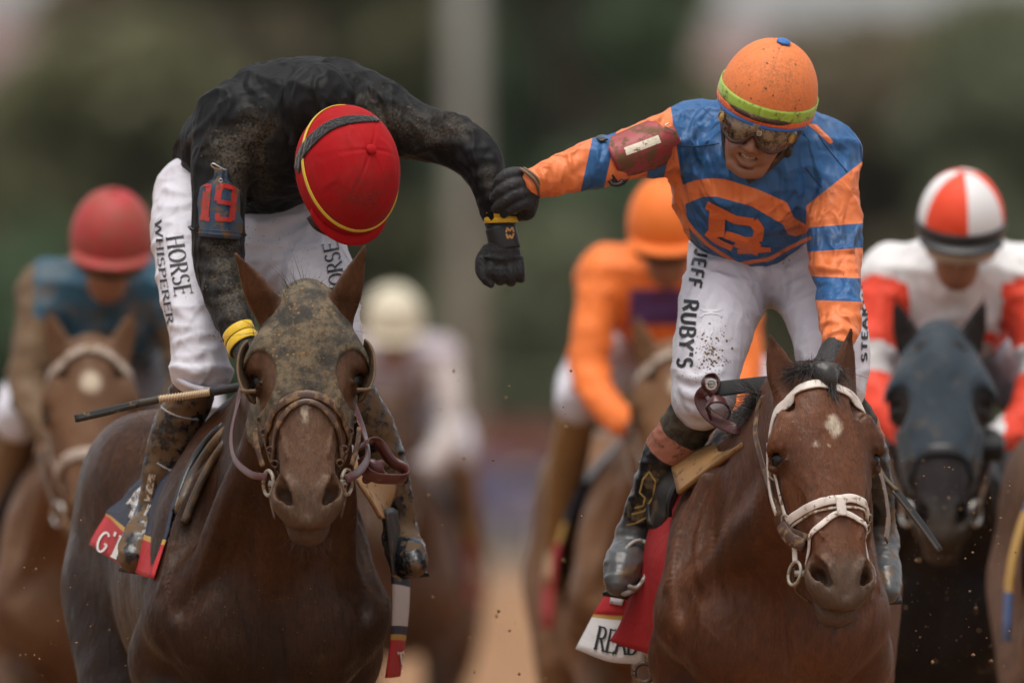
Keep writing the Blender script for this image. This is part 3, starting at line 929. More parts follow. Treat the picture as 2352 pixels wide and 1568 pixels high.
def smoothstep(x, a, b):
    t = np.clip((x - a) / (b - a), 0, 1); return t * t * (3 - 2 * t)

def head_attrs(g, R, poll, muzzle_dark=1.0, marks=(), body_dark=None, warm=0.0, muz=.7, sc_=.89):
    def fn(v):
        loc = (v - poll) @ R
        dark = np.zeros(len(v)); pale = np.zeros(len(v))
        n = vnoise(v * 60, 3) * .012 + vnoise(v * 140, 4) * .006
        dark += muzzle_dark * smoothstep(loc[:, 0] + n, .47, .57) * (loc[:, 2] > -.3) * .75
        dark += .8 * np.exp(-(((loc[:, 0] - .19) / .035) ** 2 + ((np.abs(loc[:, 1]) - .11) / .03) ** 2)) * (np.abs(loc[:, 1]) > .07)
        for (x, y, rx, ry, st) in marks:
            d = np.sqrt(((loc[:, 0] - x + n * .8) / rx) ** 2 + ((loc[:, 1] - y + n * .6) / ry) ** 2)
            pale = np.maximum(pale, st * smoothstep(-d, -1.1, -.45) * (loc[:, 2] > -.10) * (loc[:, 0] > 0) * (loc[:, 0] < .6))
        if body_dark is not None:
            dark += body_dark(v)
        top = v[:, 2] - poll[2]
        tip = smoothstep(top + n, .06, .105) * (np.abs(loc[:, 2] + .06) < .12)
        ears_ = smoothstep(top, .0, .03) * (np.abs(loc[:, 1]) > .05)
        dark = np.maximum(dark, tip * .9)
        hx = np.linalg.norm((loc - np.array([.32, 0, -.04])) * np.array([.42, 1, .9]), axis=1)
        w = warm * np.maximum(smoothstep(.17 - hx + n * .6, 0, .10), .6 * ears_)  # face lightened partly for skylight, put into the colour; ears are their own tone
        mz = muz * smoothstep(loc[:, 0] / sc_ + n, .44, .53) * (loc[:, 2] > -.26) * (np.abs(loc[:, 1]) < .12)
        for sy in (-1, 1):                                   # nostril recess shade put into the colour, over naturally dark skin
            q = np.linalg.norm((loc - np.array([.521 * sc_, sy * .052, -.072])) * np.array([.75, 1, .6]), axis=1)
            ins = smoothstep(.0205 - q, 0, .004); dark = np.maximum(dark, ins); mz = mz * (1 - ins)
        return {'dark': np.clip(dark, 0, 1), 'pale': np.clip(pale, 0, 1), 'warm': np.clip(w, 0, 1), 'muz': np.clip(mz, 0, 1)}
    return fn

def eyes(g, R, parent, mat=EYE_M):
    for sy in (-1, 1):
        c = g(.198, sy * .109, -.066)
        v, F = [], []
        n, m = 14, 9
        for i in range(m + 1):
            a = math.pi * i / m
            for j in range(n):
                b = 2 * math.pi * j / n
                v.append(c + R @ (np.array([math.sin(a) * math.cos(b) * .021, math.cos(a) * .018, math.sin(a) * math.sin(b) * .017])))
        for i in range(m):
            for j in range(n):
                F.append((i * n + j, i * n + (j + 1) % n, (i + 1) * n + (j + 1) % n, (i + 1) * n + j))
        mesh_py('eye', v, F, mat, parent, True)

# ---- left: dark bay in a muddy hood
HL_base = np.array([(572 - 1176) / 1000., 0.0, 0.0])
HL = thing('horse', 'mud covered dark bay horse wearing a grey blinker hood, at left', 'horse', HL_base, 'galloping race horses')
pollL, noseL = V(702, 690, -.80), V(706, 1168, -1.02)
F, preL, LL, gL, RL = horse_field(HL_base, math.radians(7.5), pollL, noseL, (0.0, -1, .25))
ear(F, gL(.03, -.072, -.06), V(541, 580, -.83), np.array([-.15, -1, 0]), .034)
ear(F, gL(.03, .072, -.06), V(838, 562, -.83), np.array([.25, -1, 0]), .034)
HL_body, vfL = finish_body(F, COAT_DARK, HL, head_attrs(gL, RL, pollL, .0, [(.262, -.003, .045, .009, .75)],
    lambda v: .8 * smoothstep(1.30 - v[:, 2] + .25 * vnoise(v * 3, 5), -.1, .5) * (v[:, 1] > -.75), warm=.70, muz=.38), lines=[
    ([(590, 1060), (602, 1150), (592, 1260), (600, 1370)], .006, 8), ([(520, 1130), (492, 1220), (455, 1330), (430, 1440)], .006, 9), ([(545, 1110), (520, 1230), (500, 1350)], -.006, 12),
    ([(860, 1180), (885, 1260), (890, 1360), (870, 1470)], .006, 9), ([(820, 1200), (840, 1320), (830, 1440)], -.006, 14), ([(640, 1290), (630, 1400), (645, 1500), (640, 1568)], -.008, 14),
    ([(560, 1300), (540, 1380), (560, 1460), (545, 1540)], .0035, 4), ([(540, 1380), (505, 1430), (490, 1500)], .003, 4), ([(760, 1300), (775, 1390), (755, 1480)], .0035, 4), ([(400, 1280), (385, 1370), (395, 1460)], .0035, 4), ([(355, 1420), (400, 1520), (470, 1560)], -.008, 12), ([(860, 1440), (820, 1530), (760, 1565)], -.008, 12),
    ([(240, 1100), (215, 1230), (225, 1370), (260, 1500)], -.010, 18), ([(330, 1010), (280, 1080), (250, 1180)], .008, 14)])
eyes(gL, RL, HL)
# ---- right: red bay, plain face with a star
HR_base = np.array([(1768 - 1176) / 1000., 0.05, 0.0])
HR = thing('horse', 'red bay horse with white bridle and small star, at right', 'horse', HR_base, 'galloping race horses')
pollR, noseR = V(1893, 868, -.78), V(1960, 1354, -1.0)
F, preR, LR, gR, RR = horse_field(HR_base, math.radians(0.0), pollR, noseR, (.30, -1, .22), chest=.93)
ear(F, gR(.02, -.072, -.05), V(1768, 770, -.78), np.array([.1, -1, 0]), .034)
ear(F, gR(.015, .066, -.06), V(1951, 755, -.74), np.array([.85, -.6, 0]), .034)
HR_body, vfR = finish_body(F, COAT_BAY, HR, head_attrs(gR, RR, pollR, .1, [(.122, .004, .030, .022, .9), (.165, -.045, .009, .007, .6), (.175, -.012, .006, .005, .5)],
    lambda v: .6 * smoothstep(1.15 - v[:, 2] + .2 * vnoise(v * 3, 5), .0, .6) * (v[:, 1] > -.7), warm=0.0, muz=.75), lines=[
    ([(1640, 1130), (1612, 1200), (1602, 1280), (1615, 1350)], .006, 8), ([(1690, 1120), (1668, 1220), (1672, 1330), (1690, 1420)], .007, 10), ([(1665, 1130), (1640, 1230), (1645, 1340)], -.006, 10),
    ([(1740, 1120), (1735, 1240), (1745, 1350)], .006, 9), ([(1800, 1320), (1795, 1410), (1805, 1500), (1800, 1568)], -.009, 15), ([(1560, 1230), (1545, 1330), (1555, 1430)], .006, 9),
    ([(1590, 1350), (1610, 1430), (1590, 1510)], .0035, 4), ([(1610, 1430), (1650, 1470), (1660, 1540)], .003, 4), ([(1720, 1390), (1735, 1460), (1715, 1530)], .0035, 4), ([(1900, 1440), (1915, 1500), (1895, 1560)], .0035, 4), ([(1530, 1440), (1580, 1530), (1640, 1566)], -.008, 12),
    ([(1838, 1110), (1856, 1150), (1862, 1185)], .003, 4), ([(1870, 1080), (1885, 1130), (1880, 1175)], .0028, 4), ([(1985, 1090), (1992, 1140), (1985, 1180)], .003, 4), ([(1905, 1240), (1918, 1275), (1910, 1305)], .0028, 3.5)])
eyes(gR, RR, HR)
# ================================================================== tack of the two front horses
BROWN_L = m_leather('brown_leather', (0.060, 0.026, 0.014), 0.40, 0.55)
RED_L = m_leather('red_brown_leather', (0.070, 0.016, 0.014), 0.35, 0.22)
BLACK_L = m_leather('black_leather', (0.010, 0.010, 0.011), 0.35, 0.30)
WHITE_L = m_leather('white_strap', (0.70, 0.62, 0.56), 0.45, 0.34, (0.22, 0.12, 0.055), 55)
OCHRE_L = m_leather('ochre_pad', (0.34, 0.18, 0.065), 0.5, 0.45, (0.24, 0.12, 0.035), 30)
STEEL = m_plain('bit_steel', (0.45, 0.43, 0.40), 0.3, 0.9, bump=.2)
MUDDY_STEEL = m_leather('muddy_steel', (0.30, 0.27, 0.22), 0.35, 0.45)

def patch(name, rows, mat, parent, n=7, thick=.004, attrs=None, wob=0.0, seed=0, straight=False):
    """Smooth sheet through rows of control points (all rows the same length), given thickness."""
    rows = [spline(r, n) for r in rows]
    A = np.array(rows)                                   # rows x m x 3
    def lin(P):
        return np.concatenate([P[i] + (P[i + 1] - P[i]) * np.linspace(0, 1, n, endpoint=False)[:, None] for i in range(len(P) - 1)] + [P[-1:]])
    B = np.stack([(lin if straight else lambda P: spline(P, n))(A[:, j]) for j in range(A.shape[1])], 1)
    R_, C_ = B.shape[:2]
    v = B.reshape(-1, 3)
    if wob:
        v = v + np.stack([vnoise(v * 9 + 5, seed), vnoise(v * 9 + 25, seed + 1), vnoise(v * 9 + 45, seed + 2)], 1) * wob
    i = np.arange(R_ * C_).reshape(R_, C_)
    F = np.stack([i[:-1, :-1], i[:-1, 1:], i[1:, 1:], i[1:, :-1]], -1).reshape(-1, 4)
    uu = np.tile(np.linspace(0, 1, C_), R_); vv = np.repeat(np.linspace(0, 1, R_), C_)
    o = mesh_np(name, v, F, mat, parent, {'pu': uu, 'pv': vv})
    md = o.modifiers.new('thickness', 'SOLIDIFY'); md.thickness = thick; md.offset = 0
    return o, (v, F)

def ring(name, c, r, tr, mat, parent, nrm_=(0, -1, 0), squash=1.0):
    n = nrm(nrm_); a = nrm(np.cross(n, (0.1, 0.2, 1))); b = np.cross(n, a)
    P = [np.asarray(c) + r * (math.cos(t) * a + squash * math.sin(t) * b) for t in np.linspace(0, 2 * math.pi, 25)]
    return tube(name, P, tr, mat, parent, 7)

# ------------------------------------------------------------------ left horse: hood with blinker cups
SL = Surf(vfL)
def build_hood():
    m = Mat('muddy_hood')
    base = m.mix(m.step(m.noise(20, 6, 0.68, .3), .36, .62), (0.026, 0.023, 0.019), (0.150, 0.112, 0.066))
    base = m.mix(m.math('MULTIPLY', m.step(m.noise(60, 5, 0.65), 0.48, 0.60), .7), base, (0.045, 0.036, 0.026))
    base = m.mix(m.math('MULTIPLY', m.step(m.voro(75), 0.30, 0.16), m.step(m.noise(12, 4), 0.46, 0.6)), base, (0.24, 0.125, 0.035))
    base = m.mix(m.step(m.noise(38, 4, 0.6), 0.60, 0.72), base, (0.032, 0.028, 0.023))
    m.set('Base Color', base).set('Roughness', 0.85)
    m.bump((m.noise(45, 6, 0.65), 0.6, 0.006), (m.noise(300, 2), 0.4, 0.001))
    H = preL.copy()
    X, Y, Z = [H.ax[i].reshape([-1 if j == i else 1 for j in range(3)]) for i in range(3)]
    # crop the grid to the head
    ix = [np.where((H.ax[0] > pollL[0] - .22) & (H.ax[0] < pollL[0] + .22))[0], np.where(H.ax[1] < pollL[1] + .16)[0], np.where((H.ax[2] > pollL[2] - .52) & (H.ax[2] < pollL[2] + .1))[0]]
    H.f = H.f[np.ix_(*ix)]; H.ax = [H.ax[i][ix[i]] for i in range(3)]
    X, Y, Z = [H.ax[i].reshape([-1 if j == i else 1 for j in range(3)]) for i in range(3)]
    p = (X - pollL[0], Y - pollL[1], Z - pollL[2])
    lx, ly, lz = [p[0] * RL[0, i] + p[1] * RL[1, i] + p[2] * RL[2, i] for i in range(3)]
    shell = H.f - .0065
    edge = lx - (.228 + np.minimum(8.0 * ly * ly, .13)) + np.where(lz < -.14, (-.14 - lz) * .6, 0)
    reg = np.maximum(edge, -(lz + .26))
    for sy in (-1, 1):
        e = np.sqrt(((lx - .180) / .062) ** 2 + ((ly - sy * .108) / .040) ** 2)
        reg = np.maximum(reg, np.where((ly * sy > 0) & (lz > -.13), (1 - e) * .035, -1))
        e2 = np.sqrt((lx - .0) ** 2 + (ly - sy * .085) ** 2 + ((lz + .06) * .8) ** 2)
        reg = np.maximum(reg, .036 - e2)
    H.f = np.maximum(shell, reg).astype(np.float32)
    v, Q = H.surface(1)
    hood = mesh_np('hood', v, Q, m.m, HL)
    tag(hood, 'mottled grey blinker hood caked in mud')
    global vf_hood
    vf_hood = (v, Q)
    cup = m_leather('blinker_cup', (0.085, 0.052, 0.026), 0.6, 0.5, (0.17, 0.10, 0.042))
    for sy in (-1, 1):
        rows = []
        for t in np.linspace(-1.15, 1.1, 9):
            x = .178 + .078 * math.sin(t)
            k = max(0, math.cos(t * 1.25)) ** .7
            rows.append([gL(x, sy * .116, -.090), gL(x, sy * (.122 + .014 * k), -.076), gL(x + .004 * math.sin(t), sy * (.124 + .025 * k), -.048), gL(x + .006 * math.sin(t), sy * (.124 + .031 * k), -.022)])
        patch('blinker_cup', rows, cup, HL, 4, .005)
        # rolled lower lip of the cup
        tube('cup_edge', spline([gL(.246, sy * .146, -.02), gL(.258, sy * .132, -.004), gL(.262, sy * .114, .004)], 6), .0045, cup, HL, 7)
    return hood
hood = build_hood()

def ahead_px(P, S, off, n=6):
    """Strap path through (px, py, depth) points, kept in front of a body that would hide it."""
    out = []
    for x, y, d in spline(P, n):
        h, _ = S.front(x, y)
        if h is not None and h[1] < d + off and h[1] > d - .35: d = h[1] - off
        out.append((x, y, d))
    out = np.array(out)
    for _ in range(4): out[1:-1, 2] = (out[:-2, 2] + out[1:-1, 2] * 2 + out[2:, 2]) / 4
    return [V(*q) for q in out]

def build_left_bridle():
    b = strap('bridle', [gL(.30, -.11, -.10), gL(.34, -.105, -.12), gL(.40, -.085, -.14), gL(.455, -.075, -.13)], .015, .004, BROWN_L, HL, SL, .004)
    strap('cheekpiece', [gL(.30, .11, -.10), gL(.34, .105, -.12), gL(.40, .085, -.14), gL(.455, .075, -.13)], .015, .004, BROWN_L, b, SL, .004)
    # noseband: broad upper band and narrower band below it, crossing low at the sides
    strap('noseband', [gL(.345, -.085, -.13), gL(.315, -.072, -.07), gL(.285, -.045, -.015), gL(.272, 0, 0), gL(.285, .045, -.015), gL(.315, .072, -.07), gL(.345, .085, -.13)], .020, .005, BROWN_L, b, SL, .003)
    strap('drop_noseband', [gL(.425, -.075, -.12), gL(.375, -.064, -.07), gL(.315, -.042, -.02), gL(.292, 0, 0), gL(.315, .042, -.02), gL(.375, .064, -.07), gL(.425, .075, -.12)], .013, .005, BROWN_L, b, SL, .004)
    for sy in (-1, 1):
        for i, (x, y, z) in enumerate([(.30, .116, -.085), (.335, .105, -.085), (.385, .088, -.085), (.425, .082, -.09)]):
            P, N = SL.near(gL(x, sy * y, z))
            ring('buckle', P + N * .006, .010, .0032, BROWN_L, b, N + np.array([0, -.6, 0]), .75)
        # hanging strap ends and keepers
        strap('strap_end', [gL(.33, sy * .118, -.07), gL(.38, sy * .112, -.075), gL(.43, sy * .10, -.085)], .012, .004, BROWN_L, b, None, nvec=(sy * .5, -1, .1))
        c = gL(.462, sy * .088, -.115)
        ring('bit_ring', c, .028, .0045, MUDDY_STEEL, b, (sy * 1.0, -.45, 0))
        tube('bit', [c, gL(.475, sy * .05, -.115), gL(.48, 0, -.115)], .007, STEEL, b)
        strap('chin_strap', [gL(.455, sy * .085, -.13), gL(.50, sy * .075, -.17), gL(.535, sy * .05, -.19)], .012, .004, BROWN_L, b, None, nvec=(sy, -.5, -.3))
        strap('lip_strap', [gL(.47, sy * .085, -.12), gL(.51, sy * .083, -.125), gL(.555, sy * .074, -.13)], .008, .003, BROWN_L, b, None, nvec=(sy, -.6, 0))
    # the rein from the bit back along the left of the picture, and its loose loop on the right
    strap('rein', ahead_px([(612, 1095, -.93), (575, 1088, -.88), (540, 1055, -.75), (531, 1000, -.62), (545, 930, -.5), (565, 850, -.38)], SL, .010), .016, .003, RED_L, b, None, n=2, nvec=(-.75, -.65, .1))
    strap('rein', [V(795, 1100, -.93), V(822, 1085, -.85), V(845, 1050, -.70), V(838, 1000, -.5), V(800, 900, -.4)], .020, .004, RED_L, b, None, nvec=(.6, -.8, .1))
    lp = spline([V(832, 1030, -.66), V(842, 1012, -.62), V(868, 1016, -.58), V(900, 1058, -.58), V(932, 1078, -.60), V(930, 1098, -.64), V(895, 1100, -.68), V(862, 1096, -.70), V(838, 1080, -.70), V(832, 1050, -.68)], 6)
    v, F = ribbon_vf(lp, np.array([nrm(p - lp.mean(0) + np.array([0, -.02, .0])) for p in lp]), .026, .004)
    mesh_py('rein_loop', v, F, RED_L, b, True)
    kn = Field.box(V(858, 1082, -.68) - .04, V(858, 1082, -.68) + .04, .004)
    c = V(858, 1080, -.67)
    kn.chain([(c + (-.022, 0, .018), .012), (c + (.0, -.014, .010), .015), (c + (.018, 0, -.012), .012)], .006)
    kn.chain([(c + (.016, -.002, .016), .010), (c + (.0, -.012, -.006), .014), (c + (-.016, 0, -.020), .011)], .004)
    v, Q = kn.surface(1); mesh_np('rein_knot', v, Q, RED_L, b)
    return b
bridleL = build_left_bridle()

def whiskers(g, parent, seed):
    r = np.random.default_rng(seed)
    roots = [g(.60, -.04, -.15), g(.615, 0, -.15), g(.60, .04, -.15)]
    hair_tuft('whiskers', roots, [np.array([-.4, -.2, -1]), np.array([0, -.2, -1]), np.array([.4, -.2, -1])], .035, HAIR_M, parent, 70, .35, seed, .0006)
whiskers(gL, HL, 4); whiskers(gR, HR, 5)
hair_tuft('forelock', [gL(-.02, -.05, -.05), gL(-.035, 0, -.06), gL(-.02, .07, -.06)], [np.array([-.6, -.1, 1]), np.array([.3, -.1, 1.0]), np.array([.9, -.1, .8])], .085, HAIR_M, HL, 150, .5, 8, .0011)
hair_tuft('mane', [gL(.0, 0, -.14), LL(0, -.35, 1.70), LL(0, -.1, 1.60)], [np.array([.4, .4, .6]), np.array([.5, .4, .6]), np.array([.5, .4, .4])], .13, HAIR_M, HL, 420, .35, 9, .0016)

# ------------------------------------------------------------------ right horse: white bridle
SR = Surf(vfR)
def build_right_bridle():
    w = strap('bridle', [gR(.10, -.108, -.10), gR(.15, -.118, -.10), gR(.23, -.108, -.10), gR(.30, -.092, -.115), gR(.37, -.078, -.12)], .013, .004, WHITE_L, HR, SR, .003)
    # brow band over the forehead below the ears
    strap('browband', [gR(.135, -.112, -.12), gR(.09, -.105, -.075), gR(.045, -.075, -.022), gR(.03, -.035, 0), gR(.028, 0, 0), gR(.03, .035, 0), gR(.042, .072, -.02), gR(.08, .10, -.07)], .022, .004, WHITE_L, w, SR, .003)
    strap('cheekpiece', [gR(.10, .108, -.10), gR(.17, .124, -.11), gR(.23, .108, -.11), gR(.30, .092, -.115), gR(.37, .078, -.12)], .013, .004, WHITE_L, w, SR, .003)
    strap('headpiece', [gR(.12, -.11, -.12), gR(.17, -.116, -.145), gR(.24, -.10, -.165), gR(.30, -.09, -.155)], .015, .004, WHITE_L, w, SR, .006)
    nb = strap('noseband', [gR(.345, -.085, -.15), gR(.345, -.078, -.09), gR(.348, -.058, -.03), gR(.345, -.03, 0), gR(.342, 0, 0), gR(.338, .03, 0), gR(.338, .058, -.03), gR(.338, .078, -.09), gR(.34, .08, -.14)], .020, .0035, WHITE_L, w, SR, .003)
    strap('noseband_lining', [gR(.362, -.083, -.13), gR(.363, -.074, -.08), gR(.366, -.058, -.03), gR(.363, 0, 0), gR(.357, .058, -.03), gR(.355, .074, -.08)], .006, .003, m_leather('lining', (.5, .42, .36), .5, .5), nb, SR, .002)
    strap('flash_strap', [gR(.48, -.082, -.13), gR(.455, -.070, -.085), gR(.42, -.058, -.05), gR(.39, -.03, -.01), gR(.378, 0, 0), gR(.385, .03, -.01), gR(.40, .055, -.04), gR(.43, .066, -.085), gR(.45, .07, -.12)], .013, .0035, WHITE_L, w, SR, .003)
    strap('flash_loop', [gR(.338, .0, .004), gR(.36, .0, .004), gR(.388, .0, .004)], .022, .006, WHITE_L, w, SR, .006)
    for sy, pts in ((-1, [(.22, .108, -.10), (.335, .084, -.115), (.37, .082, -.115), (.40, .079, -.115)]), (1, [(.34, .082, -.10), (.37, .079, -.10)])):
        for x, y, z in pts:
            P, N = SR.near(gR(x, sy * y, z))
            ring('buckle', P + N * .008, .012, .0026, MUDDY_STEEL, w, N + np.array([0, -.5, 0]), .8)
    for sy in (-1, 1):
        strap('bit_hanger', [gR(.36, sy * .082, -.118), gR(.41, sy * .082, -.12), gR(.455, sy * .085, -.122)], .013, .004, WHITE_L, w, None, nvec=(sy * .6, -1, 0))
        c = gR(.485, sy * .088, -.128)
        ring('bit_ring', c, .027, .004, MUDDY_STEEL, w, (sy * 1.0, -.55, .2))
        tube('bit', [c, gR(.49, sy * .05, -.115), gR(.49, 0, -.115)], .0075, STEEL, w)
        strap('chin_strap', [gR(.46, sy * .085, -.14), gR(.50, sy * .07, -.185), gR(.53, sy * .03, -.205)], .012, .004, BROWN_L, w, None, nvec=(sy, -.4, -.4))
    # reins
    strap('rein', ahead_px([(1858, 1235, -.90), (1812, 1215, -.85), (1790, 1175, -.78), (1765, 1110, -.68), (1742, 1030, -.58), (1735, 985, -.5), (1745, 930, -.42), (1775, 880, -.38)], SR, .010), .016, .0035, BROWN_L, w, None, n=2, nvec=(-.7, -.7, .1))
    strap('rein', [V(2035, 1240, -.90), V(2040, 1180, -.75), V(2020, 1080, -.55), V(1960, 930, -.4)], .019, .004, BROWN_L, w, None, nvec=(.7, -.7, .1))
    strap('rein_stop', [V(1848, 1252, -.89), V(1815, 1235, -.86), V(1795, 1205, -.82)], .030, .012, BROWN_L, w, None, nvec=(-.6, -.8, .1))
    # loose end: rubber covered grip, buckle and curled brown strap beside the rider's knee
    strap('rein_grip', [V(1775, 878, -.40), V(1740, 882, -.36), V(1690, 888, -.32), V(1645, 893, -.30)], .036, .006, m_plain('rubber_grip', (.018, .019, .020), .75, bump=.7, bscale=420), w, None, nvec=(0, -1, .35))
    strap('rein_end', [V(1650, 893, -.302), V(1620, 896, -.30), V(1608, 915, -.29), V(1622, 945, -.30), V(1650, 968, -.33), V(1690, 985, -.36), V(1718, 985, -.33)], .028, .004, RED_L, w, None, nvec=(-.25, -1, .45))
    lp = spline([V(1622, 930, -.33), V(1640, 916, -.35), V(1665, 922, -.34), V(1676, 945, -.32), V(1660, 968, -.31), V(1636, 962, -.31), V(1622, 930, -.33)], 6)
    v, F = ribbon_vf(lp, np.array([nrm(p - lp.mean(0)) for p in lp]), .024, .004)
    mesh_py('rein_loop', v, F, RED_L, w, True)
    lp = spline([V(1640, 915, -.31), V(1616, 885, -.31), V(1618, 866, -.30), V(1640, 862, -.29), V(1652, 878, -.30), V(1645, 905, -.31)], 6)
    v, F = ribbon_vf(lp, np.array([nrm(p - lp.mean(0)) for p in lp]), .020, .004)
    mesh_py('rein_loop', v, F, RED_L, w, True)
    ring('buckle', V(1634, 884, -.32), .011, .0026, MUDDY_STEEL, w, (0, -1, .2))
    return w
bridleR = build_right_bridle()
# forelock bundle over the poll, held by the brow band, and the mane behind
fl = [gR(-.03, -.055, -.03), gR(-.04, -.01, -.02), gR(-.03, .045, -.03)]
Ff = Field.box(pollR - .13, pollR + .13, .005)
Ff.chain([(gR(.035, .012, .002), .010), (gR(.008, .006, .012), .020), (gR(-.020, -.012, -.006), .024), (gR(-.028, -.040, -.022), .018)], .02)
Ff.chain([(gR(-.01, .0, .005), .022), (gR(-.025, .03, -.015), .022)], .02)
v, Q = Ff.surface(2)
v = v + vnoise(v * np.array([130, 130, 40]), 2)[:, None] * .003 * np.array([0, -1, 0])
fo = mesh_np('forelock', v, Q, HAIR_M, HR)
hair_tuft('forelock_strands', fl, [np.array([-.9, -.6, -.1]), np.array([-.3, -1, .0]), np.array([.3, -.9, -.2])], .055, HAIR_M, fo, 900, .32, 12, .0016)
hair_tuft('forelock_tip', [gR(.025, .006, .012), gR(.03, .012, .012)], [np.array([.1, -.3, -1]), np.array([.25, -.3, -1])], .05, HAIR_M, fo, 60, .25, 13, .0012)
hair_tuft('mane', [V(1742, 905, -.45), V(1735, 950, -.40), V(1720, 985, -.32), V(1700, 1000, -.2)], [np.array([-.8, -.2, .5]), np.array([-.9, -.2, .5]), np.array([-.9, -.2, .5]), np.array([-.8, -.2, .5])], .060, HAIR_M, HR, 420, .4, 14, .0014)

# short coat hair over the parts of the two front horses turned towards us
def coat_hair(vf, obj, mat, parent, n, R, poll, keep, seed, length=.013, width=.0012):
    v, Q = vf; r = np.random.default_rng(seed)
    a, b, c, d = v[Q[:, 0]], v[Q[:, 1]], v[Q[:, 2]], v[Q[:, 3]]
    nn = np.cross(c - a, d - b); ar = np.linalg.norm(nn, axis=1) + 1e-12; fn = nn / ar[:, None]
    ctr = (a + b + c + d) / 4
    w = ar * (fn[:, 1] < .25) * (ctr[:, 2] > .9) * (ctr[:, 1] < .9) * keep(ctr)
    k = r.choice(len(Q), n, p=w / w.sum())
    s, t = r.random((2, n, 1))
    p = (a[k] * (1 - s) + b[k] * s) * (1 - t) + (d[k] * (1 - s) + c[k] * s) * t
    N = fn[k]
    loc = (p - poll) @ R
    head = smoothstep(.20 - np.linalg.norm(loc * np.array([.28, 1, .6]) - np.array([.08, 0, -.06]), axis=1), 0, .06)[:, None]
    flow = head * R[:, 0] + (1 - head) * np.array([0, .35, -1.0])
    flow = flow + .30 * np.stack([vnoise(p * 9, seed), vnoise(p * 9 + 7, seed + 1), vnoise(p * 9 + 13, seed + 2)], 1) + r.normal(size=(n, 3)) * .16
    T = flow - N * (flow * N).sum(1)[:, None]; T /= np.linalg.norm(T, axis=1)[:, None] + 1e-9
    B = np.cross(N, T); L_ = (length * (.6 + .8 * r.random(n)))[:, None]
    L_ = L_ * (1 - .45 * head)
    tri = np.stack([p - B * width / 2, p + B * width / 2, p + T * L_ + N * L_ * .20], 1).reshape(-1, 3)
    F = np.arange(3 * n).reshape(n, 3)
    at = {}
    for nm in ('dark', 'pale', 'warm', 'muz'):
        x = np.zeros(len(v), np.float32); obj.data.attributes[nm].data.foreach_get('value', x)
        at[nm] = np.repeat(np.clip(x[Q[k, 0]] + (r.normal(size=n) * .24 if nm == 'dark' else 0), 0, 1), 3)
    return tag(mesh_np('coat_hair', tri, F, mat, parent, at), kind='stuff')
def keepL(p):
    loc = (p - pollL) @ RL
    return ~((loc[:, 0] < .25 + np.minimum(8 * loc[:, 1] ** 2, .13)) & (loc[:, 0] > -.09) & (loc[:, 2] > -.28) & (np.abs(loc[:, 1]) < .16))
def keepR(p):
    return np.ones(len(p), bool)
coat_hair(vfL, HL_body, COAT_DARK, HL, 170000, RL, pollL, keepL, 51)
coat_hair(vfR, HR_body, COAT_BAY, HR, 190000, RR, pollR, keepR, 52)
# ================================================================== riders: shared builders
def to_px(v):
    k = (CAM_DIST + v[:, 1]) / CAM_DIST
    return 1176 + v[:, 0] * 1000 / k, 1213 - (v[:, 2] - CAM_H) * 1000 / k

def poly_sd(px, py, poly):
    """Signed distance (positive inside) of points to a closed polygon."""
    P = np.asarray(poly, float); n = len(P)
    d = np.full(len(px), 1e9); ins = np.zeros(len(px), bool)
    for i in range(n):
        a, b = P[i], P[(i + 1) % n]; e = b - a
        wx, wy = px - a[0], py - a[1]
        t = np.clip((wx * e[0] + wy * e[1]) / (e @ e + 1e-9), 0, 1)
        d = np.minimum(d, (wx - e[0] * t) ** 2 + (wy - e[1] * t) ** 2)
        c = ((a[1] > py) != (b[1] > py)) & (px < (b[0] - a[0]) * (py - a[1]) / (b[1] - a[1] + 1e-12) + a[0])
        ins ^= c
    return np.where(ins, 1, -1) * np.sqrt(d)

def line_sd(px, py, pts):
    """Distance to an open polyline."""
    P = np.asarray(pts, float); d = np.full(len(px), 1e9)
    for a, b in zip(P[:-1], P[1:]):
        e = b - a; wx, wy = px - a[0], py - a[1]
        t = np.clip((wx * e[0] + wy * e[1]) / (e @ e + 1e-9), 0, 1)
        d = np.minimum(d, (wx - e[0] * t) ** 2 + (wy - e[1] * t) ** 2)
    return np.sqrt(d)

def wrinkle(v, F, specs):
    """Cloth creases: sharp-crested noise pushed along the normals. specs: (scale xyz, amplitude, seed, weight array or None)."""
    n = normals_of(v, F)
    d = np.zeros(len(v))
    for sc, amp, seed, w in specs:
        p = v * np.asarray(sc, float)
        p = p + .35 * np.stack([vnoise(p * .7 + 3, seed + 50), vnoise(p * .7 + 9, seed + 51), vnoise(p * .7 + 17, seed + 52)], 1)
        q = 1 - np.abs(vnoise(p, seed)) * 1.6
        q = np.clip(q, 0, 1) ** 2
        d += amp * (q - .3) * (1 if w is None else w)
    return v + n * d[:, None]

def folds(F, lines, r=.007, k=.014, sink=.45):
    """Raised creases laid on the visible side along photo polylines: (points, optional radius)."""
    v, Q = F.surface(1)
    S = Surf((v, Q))
    for ln in lines:
        pts, rr = (ln, r) if not isinstance(ln[-1], float) else (ln[:-1], ln[-1])
        H = [S.front(*p) for p in spline(pts, 5)]
        H = [h for h in H if h[0] is not None]
        if len(H) < 2: continue
        m = len(H)
        F.chain([(c - n * rr * sink, rr * (.35 + .65 * math.sin(math.pi * (i + .5) / m))) for i, (c, n) in enumerate(H)], k, 1)

def bounds(chains, pad):
    A = np.array([p for ch in chains for p, r in ch]); R_ = np.array([r for ch in chains for p, r in ch])
    return (A - R_[:, None]).min(0) - pad, (A + R_[:, None]).max(0) + pad

